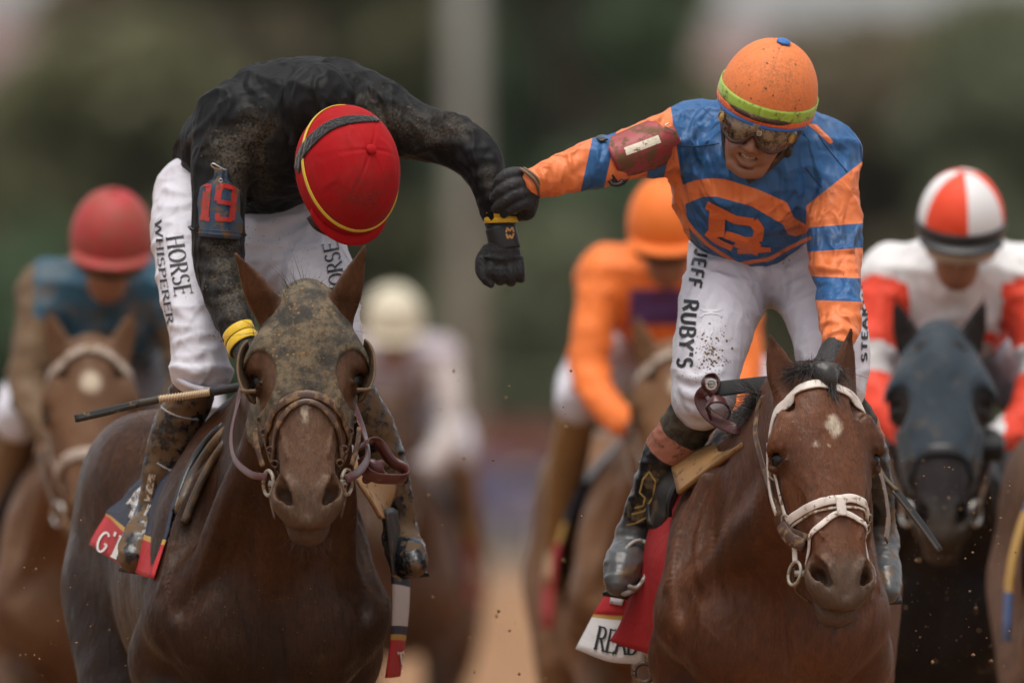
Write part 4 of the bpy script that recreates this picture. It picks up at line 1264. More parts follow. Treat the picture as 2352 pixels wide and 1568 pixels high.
# ---- lettering: stroke glyphs, heavier upright strokes, optional serifs, laid on a surface
def _arc(cx, cy, rx, ry, a0, a1, n=10):
    return [(cx + rx * math.cos(math.radians(a)), cy + ry * math.sin(math.radians(a))) for a in np.linspace(a0, a1, n)]
GLYPH = {
 'A': (.72, [[(0, 0), (.34, 1)], [(.34, 1), (.70, 0)], [(.14, .34), (.56, .34)]]),
 'B': (.62, [[(.08, 0), (.08, 1)], [(.08, 1), (.32, 1)] + _arc(.32, .76, .22, .24, 90, -90) + [(.08, .52)], [(.08, .52), (.34, .52)] + _arc(.34, .26, .25, .26, 90, -90) + [(.08, 0)]]),
 'C': (.68, [_arc(.38, .5, .34, .5, 45, 315, 16)]),
 'D': (.68, [[(.08, 0), (.08, 1)], [(.08, 1), (.28, 1)] + _arc(.28, .5, .36, .5, 90, -90, 14) + [(.08, 0)]]),
 'E': (.58, [[(.10, 0), (.10, 1)], [(.10, 1), (.54, 1)], [(.10, .52), (.46, .52)], [(.10, 0), (.56, 0)]]),
 'F': (.54, [[(.10, 0), (.10, 1)], [(.10, 1), (.54, 1)], [(.10, .52), (.46, .52)]]),
 'G': (.72, [_arc(.38, .5, .34, .5, 45, 340, 16) + [(.70, .44)], [(.48, .44), (.72, .44)]]),
 'H': (.74, [[(.10, 0), (.10, 1)], [(.62, 0), (.62, 1)], [(.10, .52), (.62, .52)]]),
 'I': (.22, [[(.11, 0), (.11, 1)]]),
 'J': (.44, [[(.34, 1), (.34, .24)] + _arc(.18, .22, .16, .22, 0, -150, 8)]),
 'K': (.66, [[(.10, 0), (.10, 1)], [(.62, 1), (.12, .46)], [(.26, .58), (.64, 0)]]),
 'L': (.54, [[(.10, 0), (.10, 1)], [(.10, 0), (.54, 0)]]),
 'M': (.86, [[(.10, 0), (.10, 1)], [(.10, 1), (.43, .1)], [(.43, .1), (.76, 1)], [(.76, 1), (.76, 0)]]),
 'N': (.74, [[(.10, 0), (.10, 1)], [(.10, 1), (.62, 0)], [(.62, 0), (.62, 1)]]),
 'O': (.76, [_arc(.38, .5, .34, .5, 90, 450, 22)]),
 'P': (.58, [[(.10, 0), (.10, 1)], [(.10, 1), (.30, 1)] + _arc(.30, .74, .24, .26, 90, -90) + [(.10, .48)]]),
 'R': (.66, [[(.10, 0), (.10, 1)], [(.10, 1), (.30, 1)] + _arc(.30, .75, .24, .25, 90, -90) + [(.10, .50)], [(.30, .50), (.64, 0)]]),
 'S': (.56, [_arc(.28, .74, .21, .26, 30, 270, 12)[:-1] + _arc(.28, .25, .23, .25, 90, -150, 12)]),
 'T': (.62, [[(.31, 0), (.31, 1)], [(.02, 1), (.60, 1)]]),
 'U': (.70, [[(.10, 1), (.10, .30)] + _arc(.35, .28, .25, .28, 180, 360, 10) + [(.60, 1)]]),
 'V': (.66, [[(0, 1), (.32, 0)], [(.32, 0), (.64, 1)]]),
 'W': (1.0, [[(.0, 1), (.24, 0)], [(.24, 0), (.48, .9)], [(.48, .9), (.72, 0)], [(.72, 0), (.98, 1)]]),
 'Y': (.66, [[(0, 1), (.32, .48)], [(.64, 1), (.32, .48)], [(.32, .48), (.32, 0)]]),
 "'": (.20, [[(.10, 1.02), (.08, .74)]]), ' ': (.34, []),
 '1': (.40, [[(.22, 0), (.22, 1)]]), '9': (.66, [_arc(.33, .70, .24, .28, 0, 360, 16), [(.57, .70), (.55, .3), (.40, .02), (.12, .04)]]),
}
def stroke_quads(line, w_thick, w_thin, out):
    P = np.asarray(line, float)
    if len(P) == 2:
        P = P[0] + (P[1] - P[0]) * np.linspace(0, 1, 7)[:, None]
    T = np.gradient(P, axis=0); T /= np.linalg.norm(T, axis=1)[:, None] + 1e-9
    w = (w_thin + (w_thick - w_thin) * np.abs(T[:, 1]) ** 1.2) / 2
    N = np.stack([-T[:, 1], T[:, 0]], 1)
    out.append((P - N * w[:, None], P + N * w[:, None]))

def lettering(name, text, path, cap, surf, mat, parent, thick=.16, thin=.07, serif=True, space=.10, off=.0016, slant=0.0, fit=True):
    """Write text along a photo polyline (its baseline); cap = letter height in photo pixels."""
    path = spline(path, 20); seg = np.linalg.norm(np.diff(path, axis=0), axis=1); cum = np.concatenate([[0], np.cumsum(seg)])
    adv = [GLYPH[c][0] + space for c in text]; total = sum(adv)
    k = cum[-1] / total if fit else cap
    s0 = 0.0; V_, F_ = [], []; layer = 0
    for ch, ad in zip(text, adv):
        strokes = []
        for ln in GLYPH[ch][1]:
            stroke_quads(ln, thick, thin, strokes)
            if serif:
                for e, o in ((ln[0], ln[1]), (ln[-1], ln[-2])):
                    d = np.array(e) - np.array(o)
                    if abs(d[1]) > abs(d[0]) * .6 and (abs(e[1]) < .04 or abs(e[1] - 1) < .04):
                        stroke_quads([(e[0] - .12, e[1]), (e[0] + .12, e[1])], thin, thin, strokes)
                    elif abs(d[0]) > abs(d[1]) and ch in 'EFTL' and e[0] > .3 or (ch == 'T' and abs(d[0]) > abs(d[1])):
                        stroke_quads([(e[0], e[1] - .10), (e[0], e[1] + .10)], thin, thin, strokes)
        for A, B in strokes:
            layer = (layer + 1) % 5
            rows = []
            for a, b in zip(A, B):
                row = []
                for p in (a, b):
                    s = s0 + (p[0] + slant * p[1]) * k
                    i = int(np.clip(np.searchsorted(cum, s) - 1, 0, len(seg) - 1))
                    t = nrm(path[i + 1] - path[i]); c0 = path[i] + t * (s - cum[i]); up = np.array([t[1], -t[0]])
                    q = c0 + up * p[1] * cap
                    h, n = surf.front(q[0], q[1])
                    row.append(None if h is None else h + n * (off + .0002 * layer))
                rows.append(row)
            for r0, r1 in zip(rows[:-1], rows[1:]):
                if any(x is None for x in r0 + r1): continue
                if max(np.linalg.norm(r0[0] - r1[0]), np.linalg.norm(r0[1] - r1[1])) > .05: continue
                b = len(V_); V_ += [r0[0], r0[1], r1[1], r1[0]]; F_.append((b, b + 1, b + 2, b + 3))
        s0 += ad * k
    if not F_:
        return None
    o = mesh_py(name, V_, F_, mat, parent)
    return o

def px_strokes(name, strokes, surf, mat, parent, off=.002):
    """Marks drawn as thick photo-pixel strokes on a surface: (points, width)."""
    V_, F_ = [], []
    for li, (pts, w) in enumerate(strokes):
        P = np.asarray(pts, float)
        P = np.concatenate([P[i] + (P[i + 1] - P[i]) * np.linspace(0, 1, 6)[:-1, None] for i in range(len(P) - 1)] + [P[-1:]])
        T = np.gradient(P, axis=0); T /= np.linalg.norm(T, axis=1)[:, None] + 1e-9
        N = np.stack([-T[:, 1], T[:, 0]], 1)
        cols = []
        for f in (-.5, -.17, .17, .5):
            col = []
            for p in P + N * w * f:
                h, n = surf.front(p[0], p[1])
                col.append(None if h is None else h + n * (off + .0002 * (li % 6)))
            cols.append(col)
        for c in range(3):
            for i in range(len(P) - 1):
                q = [cols[c][i], cols[c + 1][i], cols[c + 1][i + 1], cols[c][i + 1]]
                if any(x is None for x in q) or np.linalg.norm(q[0] - q[2]) > .05: continue
                b = len(V_); V_ += q; F_.append((b, b + 1, b + 2, b + 3))
    return mesh_py(name, V_, F_, mat, parent) if F_ else None

class Frame:
    """Head frame: centre, up, front; point(l, f, u) with l to the viewer's right when facing us."""
    def __init__(s, c, up, front):
        s.c = np.asarray(c, float); s.u = nrm(up); f = np.asarray(front, float); s.f = nrm(f - s.u * np.dot(f, s.u)); s.l = np.cross(s.u, s.f) * -1
        if s.l[0] < 0 and abs(s.l[0]) > .3: s.l = -s.l
        s.R = np.stack([s.l, s.f, s.u], 1)
    def __call__(s, l, f, u):
        return s.c + s.l * l + s.f * f + s.u * u

def helmet(fr, rx, ry, rz, mat, parent, lo=-14, seams=6, name='helmet', amp=.0016, phase=0.0, naz=96, nel=34):
    v, F = [], []
    els = np.radians(np.linspace(lo, 90, nel))
    az = np.linspace(0, 2 * math.pi, naz, endpoint=False)
    for e in els:
        for a in az:
            d = ((a - phase) * seams / (2 * math.pi)) % 1.0; d = min(d, 1 - d) * 2 * math.pi / seams * math.cos(e)
            g = -amp * math.exp(-(d / .028) ** 2) + amp * .6 * math.exp(-((d - .05) / .03) ** 2)
            ce = math.cos(e); w = 1 + g / .12
            if e < 0: ce = 1 - (1 - math.cos(e)) * .6
            v.append(fr(rx * ce * math.sin(a) * w, ry * ce * math.cos(a) * w, rz * math.sin(e) * w))
    for i in range(nel - 1):
        for j in range(naz):
            F.append((i * naz + j, i * naz + (j + 1) % naz, (i + 1) * naz + (j + 1) % naz, (i + 1) * naz + j))
    v, F = np.array(v), np.array(F)
    if np.dot(np.cross(v[F[5, 1]] - v[F[5, 0]], v[F[5, 2]] - v[F[5, 0]]), v[F[5, 0]] - fr.c) < 0: F = F[:, ::-1]
    o = mesh_np(name, v, F, mat, parent)
    md = o.modifiers.new('thickness', 'SOLIDIFY'); md.thickness = .004; md.offset = -1
    return o, (v, F)

def helmet_band(fr, rx, ry, rz, e0, e1, mat, parent, name='band', a0=0, a1=360, grow=.0022, n=80):
    """Cloth band round the dome between two elevations (degrees)."""
    rows = []
    for e in np.radians(np.linspace(e0, e1, 5)):
        rows.append([fr((rx + grow) * math.cos(e) * math.sin(a), (ry + grow) * math.cos(e) * math.cos(a), (rz + grow) * math.sin(e)) for a in np.radians(np.linspace(a0, a1, n))])
    A = np.array(rows); v = A.reshape(-1, 3); i = np.arange(len(v)).reshape(5, n)
    F = np.stack([i[:-1, :-1], i[:-1, 1:], i[1:, 1:], i[1:, :-1]], -1).reshape(-1, 4)
    o = mesh_np(name, v, F, mat, parent)
    md = o.modifiers.new('thickness', 'SOLIDIFY'); md.thickness = .0024; md.offset = 0
    return o

def peak(fr, rx, ry, rz, e, reach, mat, parent, half=62, drop=.012, name='peak', thick=.004):
    rows = []
    for k in (0, .35, .7, 1.0):
        row = []
        for a in np.radians(np.linspace(-half, half, 25)):
            g = reach * k * max(0, math.cos(a * 90 / math.radians(half) * math.pi / 180)) ** .55
            ce = math.cos(math.radians(e))
            row.append(fr((rx * ce + g) * math.sin(a), (ry * ce + g) * math.cos(a), rz * math.sin(math.radians(e)) - drop * k * k - .004 * k))
        rows.append(row)
    A = np.array(rows); v = A.reshape(-1, 3); i = np.arange(len(v)).reshape(4, 25)
    F = np.stack([i[:-1, :-1], i[:-1, 1:], i[1:, 1:], i[1:, :-1]], -1).reshape(-1, 4)
    o = mesh_np(name, v, F, mat, parent)
    md = o.modifiers.new('thickness', 'SOLIDIFY'); md.thickness = thick; md.offset = 0
    return o

def ball(name, c, r, mat, parent, R=None, n=16):
    r = np.broadcast_to(np.asarray(r, float), 3); R = np.eye(3) if R is None else R
    v, F = [], []
    for i in range(n // 2 + 1):
        a = math.pi * i / (n // 2)
        for j in range(n):
            b = 2 * math.pi * j / n
            v.append(np.asarray(c) + R @ (r * np.array([math.sin(a) * math.cos(b), math.sin(a) * math.sin(b), math.cos(a)])))
    for i in range(n // 2):
        for j in range(n):
            F.append((i * n + j, (i + 1) * n + j, (i + 1) * n + (j + 1) % n, i * n + (j + 1) % n))
    return mesh_py(name, v, F, mat, parent, True)

def person_body(name, chains, head, mat, parent, shrink=.014, h=.009, ells=()):
    lo, hi = bounds(chains, .05)
    if head is not None:
        lo = np.minimum(lo, head.c - .22); hi = np.maximum(hi, head.c + .22)
    F = Field.box(lo, hi, h)
    for ch in chains:
        F.chain([(p, max(.012, r - shrink)) for p, r in ch], .03)
    for c, r in ells:
        F.ell(c, np.asarray(r) - shrink, None, .04)
    if head is not None:
        F.ell(head(0, 0, -.01), (.072, .088, .088), head.R, .02)
        F.ell(head(0, .042, -.078), (.056, .050, .080), head.R, .03)
    v, Q = F.surface(2)
    return mesh_np(name, v, Q, mat, parent)

SKIN = Mat('skin')
_c = SKIN.mix(SKIN.noise(30, 5), (0.225, 0.098, 0.056), (0.31, 0.142, 0.084))
_c = SKIN.mix(SKIN.math('MULTIPLY', SKIN.step(SKIN.noise(60, 6, .7), .52, .72), .7), _c, (0.20, 0.10, 0.05))
SKIN.set('Base Color', _c).set('Roughness', .5).set('Subsurface Weight', .12).set('Subsurface Radius', (.012, .005, .003))
SKIN.bump((SKIN.noise(220, 4), .25, .0012)); SKIN = SKIN.m
WHITE_P = m_fabric('white_breeches', (0.70, 0.68, 0.74), .55, 0, spots=.0, wr=.35, wrscale=17, sheen=.1)
INK = m_plain('black_print', (0.010, 0.010, 0.012), .6)
GLOVE = m_fabric('black_glove', (0.016, 0.016, 0.017), .62, .10, (0.09, 0.065, 0.04), 30, wr=.25, wrscale=40, sheen=.1)
YELLOW = m_fabric('yellow_band', (0.72, 0.46, 0.02), .5, .10, (.3, .2, .05), 40, wr=.2)
BOOT_MUD = m_leather('muddy_boot', (0.010, 0.011, 0.014), .25, .66, (0.130, 0.076, 0.034), 22)
BOOT_BLACK = m_leather('black_boot', (0.008, 0.008, 0.010), .18, .30, (0.13, 0.085, 0.04), 24)
# ================================================================== left rider: black silks, red helmet
PL = thing('person', 'jockey in muddy black shirt and red helmet, bent over dark bay horse', 'person', (HL_base[0], .1, 0), 'jockeys')
armA = [(V(545, 292, -.02), .082), (V(512, 365, -.05), .072), (V(503, 470, -.09), .060), (V(502, 585, -.11), .055), (V(520, 680, -.17), .048), (V(553, 775, -.25), .036)]
armB = [(V(865, 275, -.05), .080), (V(980, 305, -.09), .063), (V(1078, 345, -.13), .060), (V(1118, 405, -.155), .049), (V(1138, 490, -.17), .036)]
torsoL = [(V(555, 405, .36), .145), (V(600, 335, .20), .165), (V(670, 300, .04), .150), (V(735, 265, -.06), .12)]
legA = [(V(455, 450, .28), .100), (V(437, 560, .16), .088), (V(452, 700, .0), .078), (V(460, 800, -.08), .066), (V(462, 850, -.09), .060)]
legB = [(V(655, 480, .28), .118), (V(698, 570, .16), .100), (V(742, 700, .0), .082), (V(772, 850, -.08), .062)]
bootA = [(V(455, 860, -.07), .050), (V(432, 925, -.03), .052), (V(402, 1000, .01), .056), (V(372, 1110, .05), .048), (V(350, 1185, .07), .038)]
bootB = [(V(785, 870, -.06), .050), (V(835, 950, -.02), .054), (V(876, 1040, .02), .052), (V(905, 1140, .05), .042), (V(920, 1220, .06), .034)]
HdL = Frame(V(798, 392, -.30), (.40, -.84, .33), (.10, -.25, -.95))
person_body('body', [armA, armB, torsoL, legA, legB, bootA, bootB], HdL, SKIN, PL)

def left_shirt():
    lo, hi = bounds([armA, armB, torsoL], .05)
    F = Field.box(lo, hi, .0058)
    F.chain(torsoL, .02)
    F.ell(V(585, 395, .12), (.115, .12, .09), None, .05)
    F.chain([(V(545, 285, .0), .10), (V(640, 258, .02), .115), (V(760, 245, -.01), .105), (V(862, 270, -.05), .088)], .05)
    F.chain(armA, .035); F.chain(armB, .035)
    # hood-like collar bunched behind the helmet
    F.ell(V(728, 240, -.16), (.080, .085, .088), None, .012)
    F.chain([(V(668, 300, -.15), .016), (V(664, 225, -.15), .017), (V(700, 172, -.15), .016), (V(760, 170, -.15), .015), (V(798, 215, -.16), .013)], .012)
    F.chain([(V(672, 330, -.17), .013), (V(688, 268, -.19), .015), (V(715, 262, -.22), .014), (V(740, 285, -.24), .010)], .012)
    F.chain([(V(690, 262, -.20), .008), (V(735, 230, -.22), .009), (V(795, 225, -.21), .006)], .012)
    # loose waist at the back, bloused over the breeches
    F.ell(V(470, 345, .28), (.065, .10, .085), None, .03)
    F.ell(V(448, 372, .30), (.045, .08, .052), None, .02)
    folds(F, [[(480, 300), (500, 250), (545, 215)], [(420, 380), (440, 320), (490, 262)], [(452, 395), (470, 340), (485, 300), .009],
              [(575, 330), (610, 290), (640, 220)], [(600, 440), (630, 380), (655, 320)], [(560, 380), (595, 400), (660, 380)],
              [(800, 190), (850, 240), (880, 300)], [(815, 180), (870, 220), (925, 240)], [(825, 230), (860, 275), (900, 330), .006], [(850, 200), (890, 255), (905, 300), .005],
              [(940, 255), (985, 275), (1040, 265)], [(960, 345), (1000, 330), (1060, 330), .006], [(1000, 255), (1030, 290), (1085, 300), .008],
              [(1050, 370), (1080, 345), (1120, 335)], [(1062, 380), (1095, 365), (1135, 365)], [(1075, 415), (1110, 400), (1150, 400), .008], [(1085, 440), (1115, 430), (1150, 425), .007], [(1095, 470), (1125, 455), (1160, 450), .008],
              [(455, 560), (500, 575), (550, 560)], [(452, 610), (500, 625), (553, 600), .009], [(462, 640), (510, 650), (560, 625), .009], [(470, 665), (515, 668), (560, 645), .007], [(480, 695), (530, 690), (568, 668)], [(505, 735), (545, 725), (575, 705), .008],
              [(478, 380), (520, 395), (560, 370), .006], [(560, 470), (610, 440), (680, 440), .006]])
    v, Q = F.surface(1)
    v = wrinkle(v, Q, [((13, 13, 8), .008, 3, None), ((30, 30, 20), .0024, 4, None)])
    px, py = to_px(v)
    G = lambda x, y, sx, sy: np.exp(-((px - x) / sx) ** 2 - ((py - y) / sy) ** 2)
    mud = .62 * G(540, 350, 75, 65) + .55 * G(600, 300, 60, 50) + .65 * G(850, 270, 60, 60) + .55 * G(980, 300, 90, 45) + .45 * G(510, 610, 60, 90) + .5 * G(540, 700, 50, 60) + .3 * G(1120, 400, 40, 50) + .35 * G(600, 430, 60, 40)
    mud -= .35 * G(725, 225, 75, 75) + .25 * G(590, 215, 80, 25) + .3 * G(440, 350, 40, 60)
    m = m_fabric('black_silk', (0.0045, 0.0045, 0.0050), .60, .10, (0.100, 0.078, 0.052), 11, wr=.7, wrscale=9, mudattr='mud', sheen=.0, soft=.34, spec=.2)
    o = mesh_np('shirt', v, Q, m, PL, {'mud': mud})
    tag(o, 'black long sleeved shirt dusted with dried mud')
    return o, (v, Q)
shirtL, vf_shirtL = left_shirt()

def breeches(name, legs, extra, fold_lines, mat, parent, h=.0058, seeds=(11, 12), amp=.0075):
    lo, hi = bounds(legs, .06)
    for c, r in extra:
        lo = np.minimum(lo, np.asarray(c) - np.asarray(r) - .04); hi = np.maximum(hi, np.asarray(c) + np.asarray(r) + .04)
    F = Field.box(lo, hi, h)
    for c, r in extra:
        F.ell(c, r, None, .05)
    for l in legs:
        F.chain(l, .045)
    folds(F, fold_lines, .0085, .012, .25)
    v, Q = F.surface(1)
    v = wrinkle(v, Q, [((8, 8, 13), amp, seeds[0], None), ((24, 24, 40), amp * .2, seeds[1], None)])
    return mesh_np(name, v, Q, mat, parent), (v, Q)
W_L = m_fabric('white_breeches_left', (0.62, 0.605, 0.665), .5, 0, spots=.10, wr=.60, wrscale=7, sheen=.05, spotscale=150)
pantsL, vf_pantsL = breeches('breeches', [legA, legB], [(V(560, 480, .30), (.16, .12, .12)), (V(600, 520, .22), (.13, .10, .10)), (V(462, 862, -.085), (.062, .06, .030)), (V(615, 585, .14), (.11, .09, .11))],
    [[(560, 500), (620, 520), (700, 490)], [(565, 560), (640, 560), (720, 510)], [(575, 640), (630, 600), (700, 585), (760, 575)], [(600, 660), (650, 620), (720, 600)],
     [(700, 480), (735, 520), (770, 560), .007], [(590, 520), (650, 500), (690, 500), .009], [(640, 540), (690, 570), (735, 560), .007], [(560, 600), (610, 590), (660, 550), .008],
     [(365, 470), (410, 475), (450, 460)], [(375, 430), (400, 440), (440, 445)], [(380, 745), (440, 750), (510, 740)], [(395, 790), (450, 770), (520, 765)], [(405, 820), (450, 815), (515, 790), .008], [(405, 845), (455, 855), (515, 850), .009],
     [(400, 700), (430, 730), (480, 735), .005], [(470, 800), (490, 830), (515, 870), .006]], W_L, PL)
SpL = Surf(vf_pantsL, vf_shirtL)
lettering('lettering', 'HORSE', [(383, 546), (392, 612), (404, 684)], 38, SpL, INK, pantsL, .15, .05)
lettering('lettering', 'WHISPERER', [(357, 508), (366, 620), (386, 748)], 15, SpL, INK, pantsL, .14, .06)
lettering('lettering', 'HORSE', [(794, 682), (786, 620), (773, 552)], 34, SpL, INK, pantsL, .15, .05)
# drawstring cuff hem under the left knee and pull tab
tube('cuff', spline([V(402, 852, -.06), V(415, 874, -.13), V(455, 892, -.155), V(500, 895, -.14), V(520, 872, -.08)], 6), .008, W_L, pantsL, 8)

def boot(name, chain, foot, mat, parent, sole=True, h=.0058, mudbump=.0, k=.02):
    lo, hi = bounds([chain, foot], .05)
    F = Field.box(lo, hi, h)
    F.chain(chain, .02); F.chain(foot, k)
    v, Q = F.surface(1)
    v = wrinkle(v, Q, [((16, 16, 30), .004, 31, None), ((60, 60, 60), .0018, 32, None)])
    return mesh_np(name, v, Q, mat, parent), (v, Q)
footA = [(V(362, 1185, .10), .042), (V(352, 1215, .06), .050), (V(332, 1240, -.01), .054), (V(306, 1280, -.06), .036)]
footB = [(V(918, 1225, .09), .040), (V(928, 1255, .04), .044), (V(940, 1278, -.02), .042), (V(952, 1296, -.06), .028)]
bL, vf_bL = boot('boot', bootA, footA, BOOT_MUD, PL)
bL2, vf_bL2 = boot('boot', bootB, footB, BOOT_MUD, PL)
tag(bL, 'black boot plastered with brown mud')
SbL = Surf(vf_bL)
# stiff clear boot sleeve: rolled top edge and stuck labels
m = Mat('clear_sleeve'); m.set('Base Color', (.55, .56, .58)).set('Roughness', .2).set('Alpha', .35)
for P in ([(372, 934), (390, 946), (420, 957), (455, 962)], [(362, 1062), (385, 1075), (420, 1080)]):
    hit = [SbL.front(*p) for p in spline(P, 5)]; hit = [h for h in hit if h[0] is not None]
    if len(hit) > 2: tube('sleeve_rim', [h + n * .003 for h, n in hit], .0022, m.m, bL)
STICK = m_leather('white_sticker', (.60, .55, .46), .5, .66, (.22, .12, .045), 60)
px_strokes('sticker', [([(350, 1088), (344, 1125), (340, 1150)], 16)], SbL, STICK, bL, .0022)
px_strokes('sticker', [([(385, 1082), (398, 1088)], 14)], SbL, STICK, bL, .0022)
px_strokes('sticker', [([(372, 1162), (392, 1150)], 17)], SbL, STICK, bL, .0022)

# number armband on the left of the picture
def armband_left():
    m = m_leather('number_plate_blue', (0.016, 0.046, 0.090), .45, .52, (0.15, 0.085, 0.035), 38)
    rows = []
    for y, x0, x1, d in [(386, 494, 522, -.150), (408, 492, 523, -.156), (418, 480, 532, -.160), (430, 462, 548, -.162), (455, 457, 553, -.166), (500, 452, 556, -.170), (542, 446, 556, -.172)]:
        y2 = y + (x1 - x0) * .08
        rows.append([V(x0, y, d + .045 * ((x1 - x0) / 100) ** 2), V((x0 * 3 + x1) / 4, y + .02 * (x1 - x0), d + .006), V((x0 + x1) / 2, y + .04 * (x1 - x0), d - .006), V((x0 + x1 * 3) / 4, y + .06 * (x1 - x0), d + .006), V(x1, y2, d + .045 * ((x1 - x0) / 100) ** 2)])
    o, vf = patch('number_plate', rows, m, PL, 5, .006, straight=True)
    S = Surf(vf)
    red = m_leather('number_red', (0.40, 0.022, 0.016), .45, .42, (0.17, 0.09, 0.035), 48)
    px_strokes('number', [([(480, 424), (473, 504)], 17), ([(466, 424), (482, 427)], 9), ([(463, 500), (484, 505)], 9),
                          ([(503, 426), (536, 433)], 10), ([(505, 428), (500, 462)], 12), ([(500, 463), (532, 469)], 10), ([(537, 432), (529, 506)], 13), ([(530, 505), (497, 503)], 10), ([(500, 505), (500, 490)], 10)], S, red, o, .0045)
    for y0, y1 in ((526, 534), (534, 542)):
        hit = [S.front(x, y0 + (x - 450) * .08) for x in np.linspace(450, 552, 20)]
        tube('stitching', [h + n * .003 for h, n in hit if h is not None], .0012, m, o, 5)
    strap('armband_strap', [V(446, 528, -.13), V(444, 520, -.09), V(470, 515, -.02), V(540, 525, -.04), V(556, 540, -.12)], .022, .004, BLACK_L, o, None, nvec=(0, -.5, -1))
    tube('safety_pin', spline([V(494, 388, -.162), V(485, 380, -.162), V(490, 376, -.163), V(505, 384, -.165), V(518, 391, -.165)], 5), .0016, STEEL, o, 6)
    ring('grommet', V(507, 415, -.168), .004, .0014, STEEL, o)
    return o
armband_left()

# gloves
def glove(name, build, lo, hi, mat, parent, h=.0034):
    F = Field.box(np.asarray(lo), np.asarray(hi), h)
    build(F)
    v, Q = F.surface(1)
    v = wrinkle(v, Q, [((70, 70, 70), .0012, 41, None)])
    return mesh_np(name, v, Q, mat, parent), (v, Q)
def fistL(F):
    F.chain([(V(1140, 495, -.17), .031), (V(1150, 540, -.175), .030), (V(1155, 575, -.178), .034)], .012)
    F.ell(V(1153, 598, -.18), (.044, .026, .036), None, .02)
    for x, r, dy in ((1129, .0125, 0), (1150, .0135, 6), (1172, .0135, 8), (1192, .0120, 2)):
        F.chain([(V(x, 596, -.188), r * .95), (V(x + (x - 1160) * .06, 622 + dy, -.200), r), (V(x + (x - 1160) * .1, 637 + dy, -.186), r * .96), (V(x + (x - 1160) * .08, 632 + dy, -.158), r * .9), (V(x, 612, -.150), r * .85)], .0015)
    F.chain([(V(1122, 575, -.172), .017), (V(1108, 598, -.178), .0165), (V(1106, 624, -.186), .0145), (V(1118, 644, -.194), .0115), (V(1128, 653, -.196), .0085)], .005)
    F.chain([(V(1112, 590, -.20), .003), (V(1152, 594, -.211), .003), (V(1195, 590, -.20), .003)], .005)
g1, vf_g1 = glove('glove', fistL, V(1080, 680, -.28), V(1220, 470, -.08), GLOVE, PL)
Sg = Surf(vf_g1)
strapm = m_plain('glove_strap', (0.013, 0.013, 0.014), .5, bump=.3)
def band_ring(a, b, r, w, thick, squeeze=1.0, tilt=0.0):
    a, b = np.asarray(a), np.asarray(b); ax = nrm(b - a); s_ = nrm(np.cross(ax, (0, 1, .01))); t_ = np.cross(ax, s_); c = (a + b) / 2
    P = np.array([c + r * (math.cos(q) * s_ + squeeze * math.sin(q) * t_) + ax * tilt * math.cos(q) for q in np.linspace(0, 2 * math.pi, 41)])
    N = np.array([nrm(p - c - ax * np.dot(p - c, ax)) for p in P])
    return ribbon_vf(P, N, w, thick)
v, F_ = band_ring(V(1150, 525, -.174), V(1160, 570, -.177), .0335, .056, .005)
ws = mesh_py('wrist_strap', v, F_, strapm, g1, True)
gold = m_plain('gold_print', (0.55, 0.27, 0.07), .5)
px_strokes('emblem', [([(1162, 534), (1165, 523)], 4), ([(1164, 523), (1170, 531)], 4), ([(1170, 531), (1176, 522)], 4), ([(1175, 522), (1179, 533)], 4),
                      ([(1162, 537), (1166, 548)], 4), ([(1166, 548), (1170, 540)], 4), ([(1170, 540), (1175, 548)], 4), ([(1175, 548), (1179, 536)], 4)], Surf((np.array(v), [f for f in F_ if len(f) == 4])), gold, ws, .0015)
# yellow bands on the cuffs
def cuff_band(name, a, b, r, parent, mat=YELLOW, w=.022, tilt=0.0, squeeze=1.0):
    v, F = band_ring(a, b, r, w, .003, squeeze, tilt)
    return mesh_py(name, v, F, mat, parent, True)
cuff_band('cuff_band', V(1146, 482, -.172), V(1150, 498, -.172), .0385, shirtL, w=.014, tilt=.004)
cuff_band('cuff_band', V(1148, 497, -.172), V(1152, 513, -.172), .0375, shirtL, w=.014, tilt=.008)
cuff_band('cuff_band', V(548, 762, -.245), V(554, 778, -.255), .0395, shirtL, w=.022, tilt=-.006)
cuff_band('cuff_band', V(556, 782, -.258), V(562, 797, -.268), .0385, shirtL, w=.022, tilt=-.006)
def handA(F):
    F.chain([(V(556, 785, -.26), .033), (V(580, 830, -.30), .032), (V(600, 870, -.33), .036)], .012)
    F.ell(V(610, 880, -.34), (.040, .036, .040), None, .02)
    for i in range(4):
        x = 585 + i * 17
        F.chain([(V(x, 880, -.35), .014), (V(x + 6, 910, -.37), .0135), (V(x + 10, 925, -.345), .013), (V(x + 8, 915, -.32), .012)], .004)
    F.chain([(V(640, 870, -.34), .015), (V(655, 895, -.36), .013), (V(645, 915, -.37), .011)], .005)
g2, _ = glove('glove', handA, V(510, 960, -.42), V(690, 750, -.2), GLOVE, PL, .0045)

# helmet
HRX, HRY, HRZ = .117, .152, .135
m = m_fabric('red_cap', (0.36, 0.003, 0.006), .7, .16, (.17, .035, .028), 16, spots=.0, spec=.15, wr=.22, wrscale=12, mudattr='mud', sheen=.02, soft=.4)
hl, vf_hl = helmet(HdL, HRX, HRY, HRZ, m, PL, lo=-16, seams=6, phase=math.radians(30), amp=.0008)
_v = vf_hl[0]; _px, _py = to_px(_v)
a = hl.data.attributes.new('mud', 'FLOAT', 'POINT'); a.data.foreach_set('value', (.62 * np.exp(-((_px - 830) / 75) ** 2 - ((_py - 460) / 65) ** 2)).astype(np.float32))
tag(hl, 'red cloth covered helmet seen from above')
ball('button', HdL(0, 0, HRZ + .002), (.013, .013, .006), m, hl, HdL.R)
helmet_band(HdL, HRX, HRY, HRZ, 5.0, 8.5, m_fabric('yellow_piping', (.68, .50, .03), .5, .1, wr=.1), hl, 'piping')
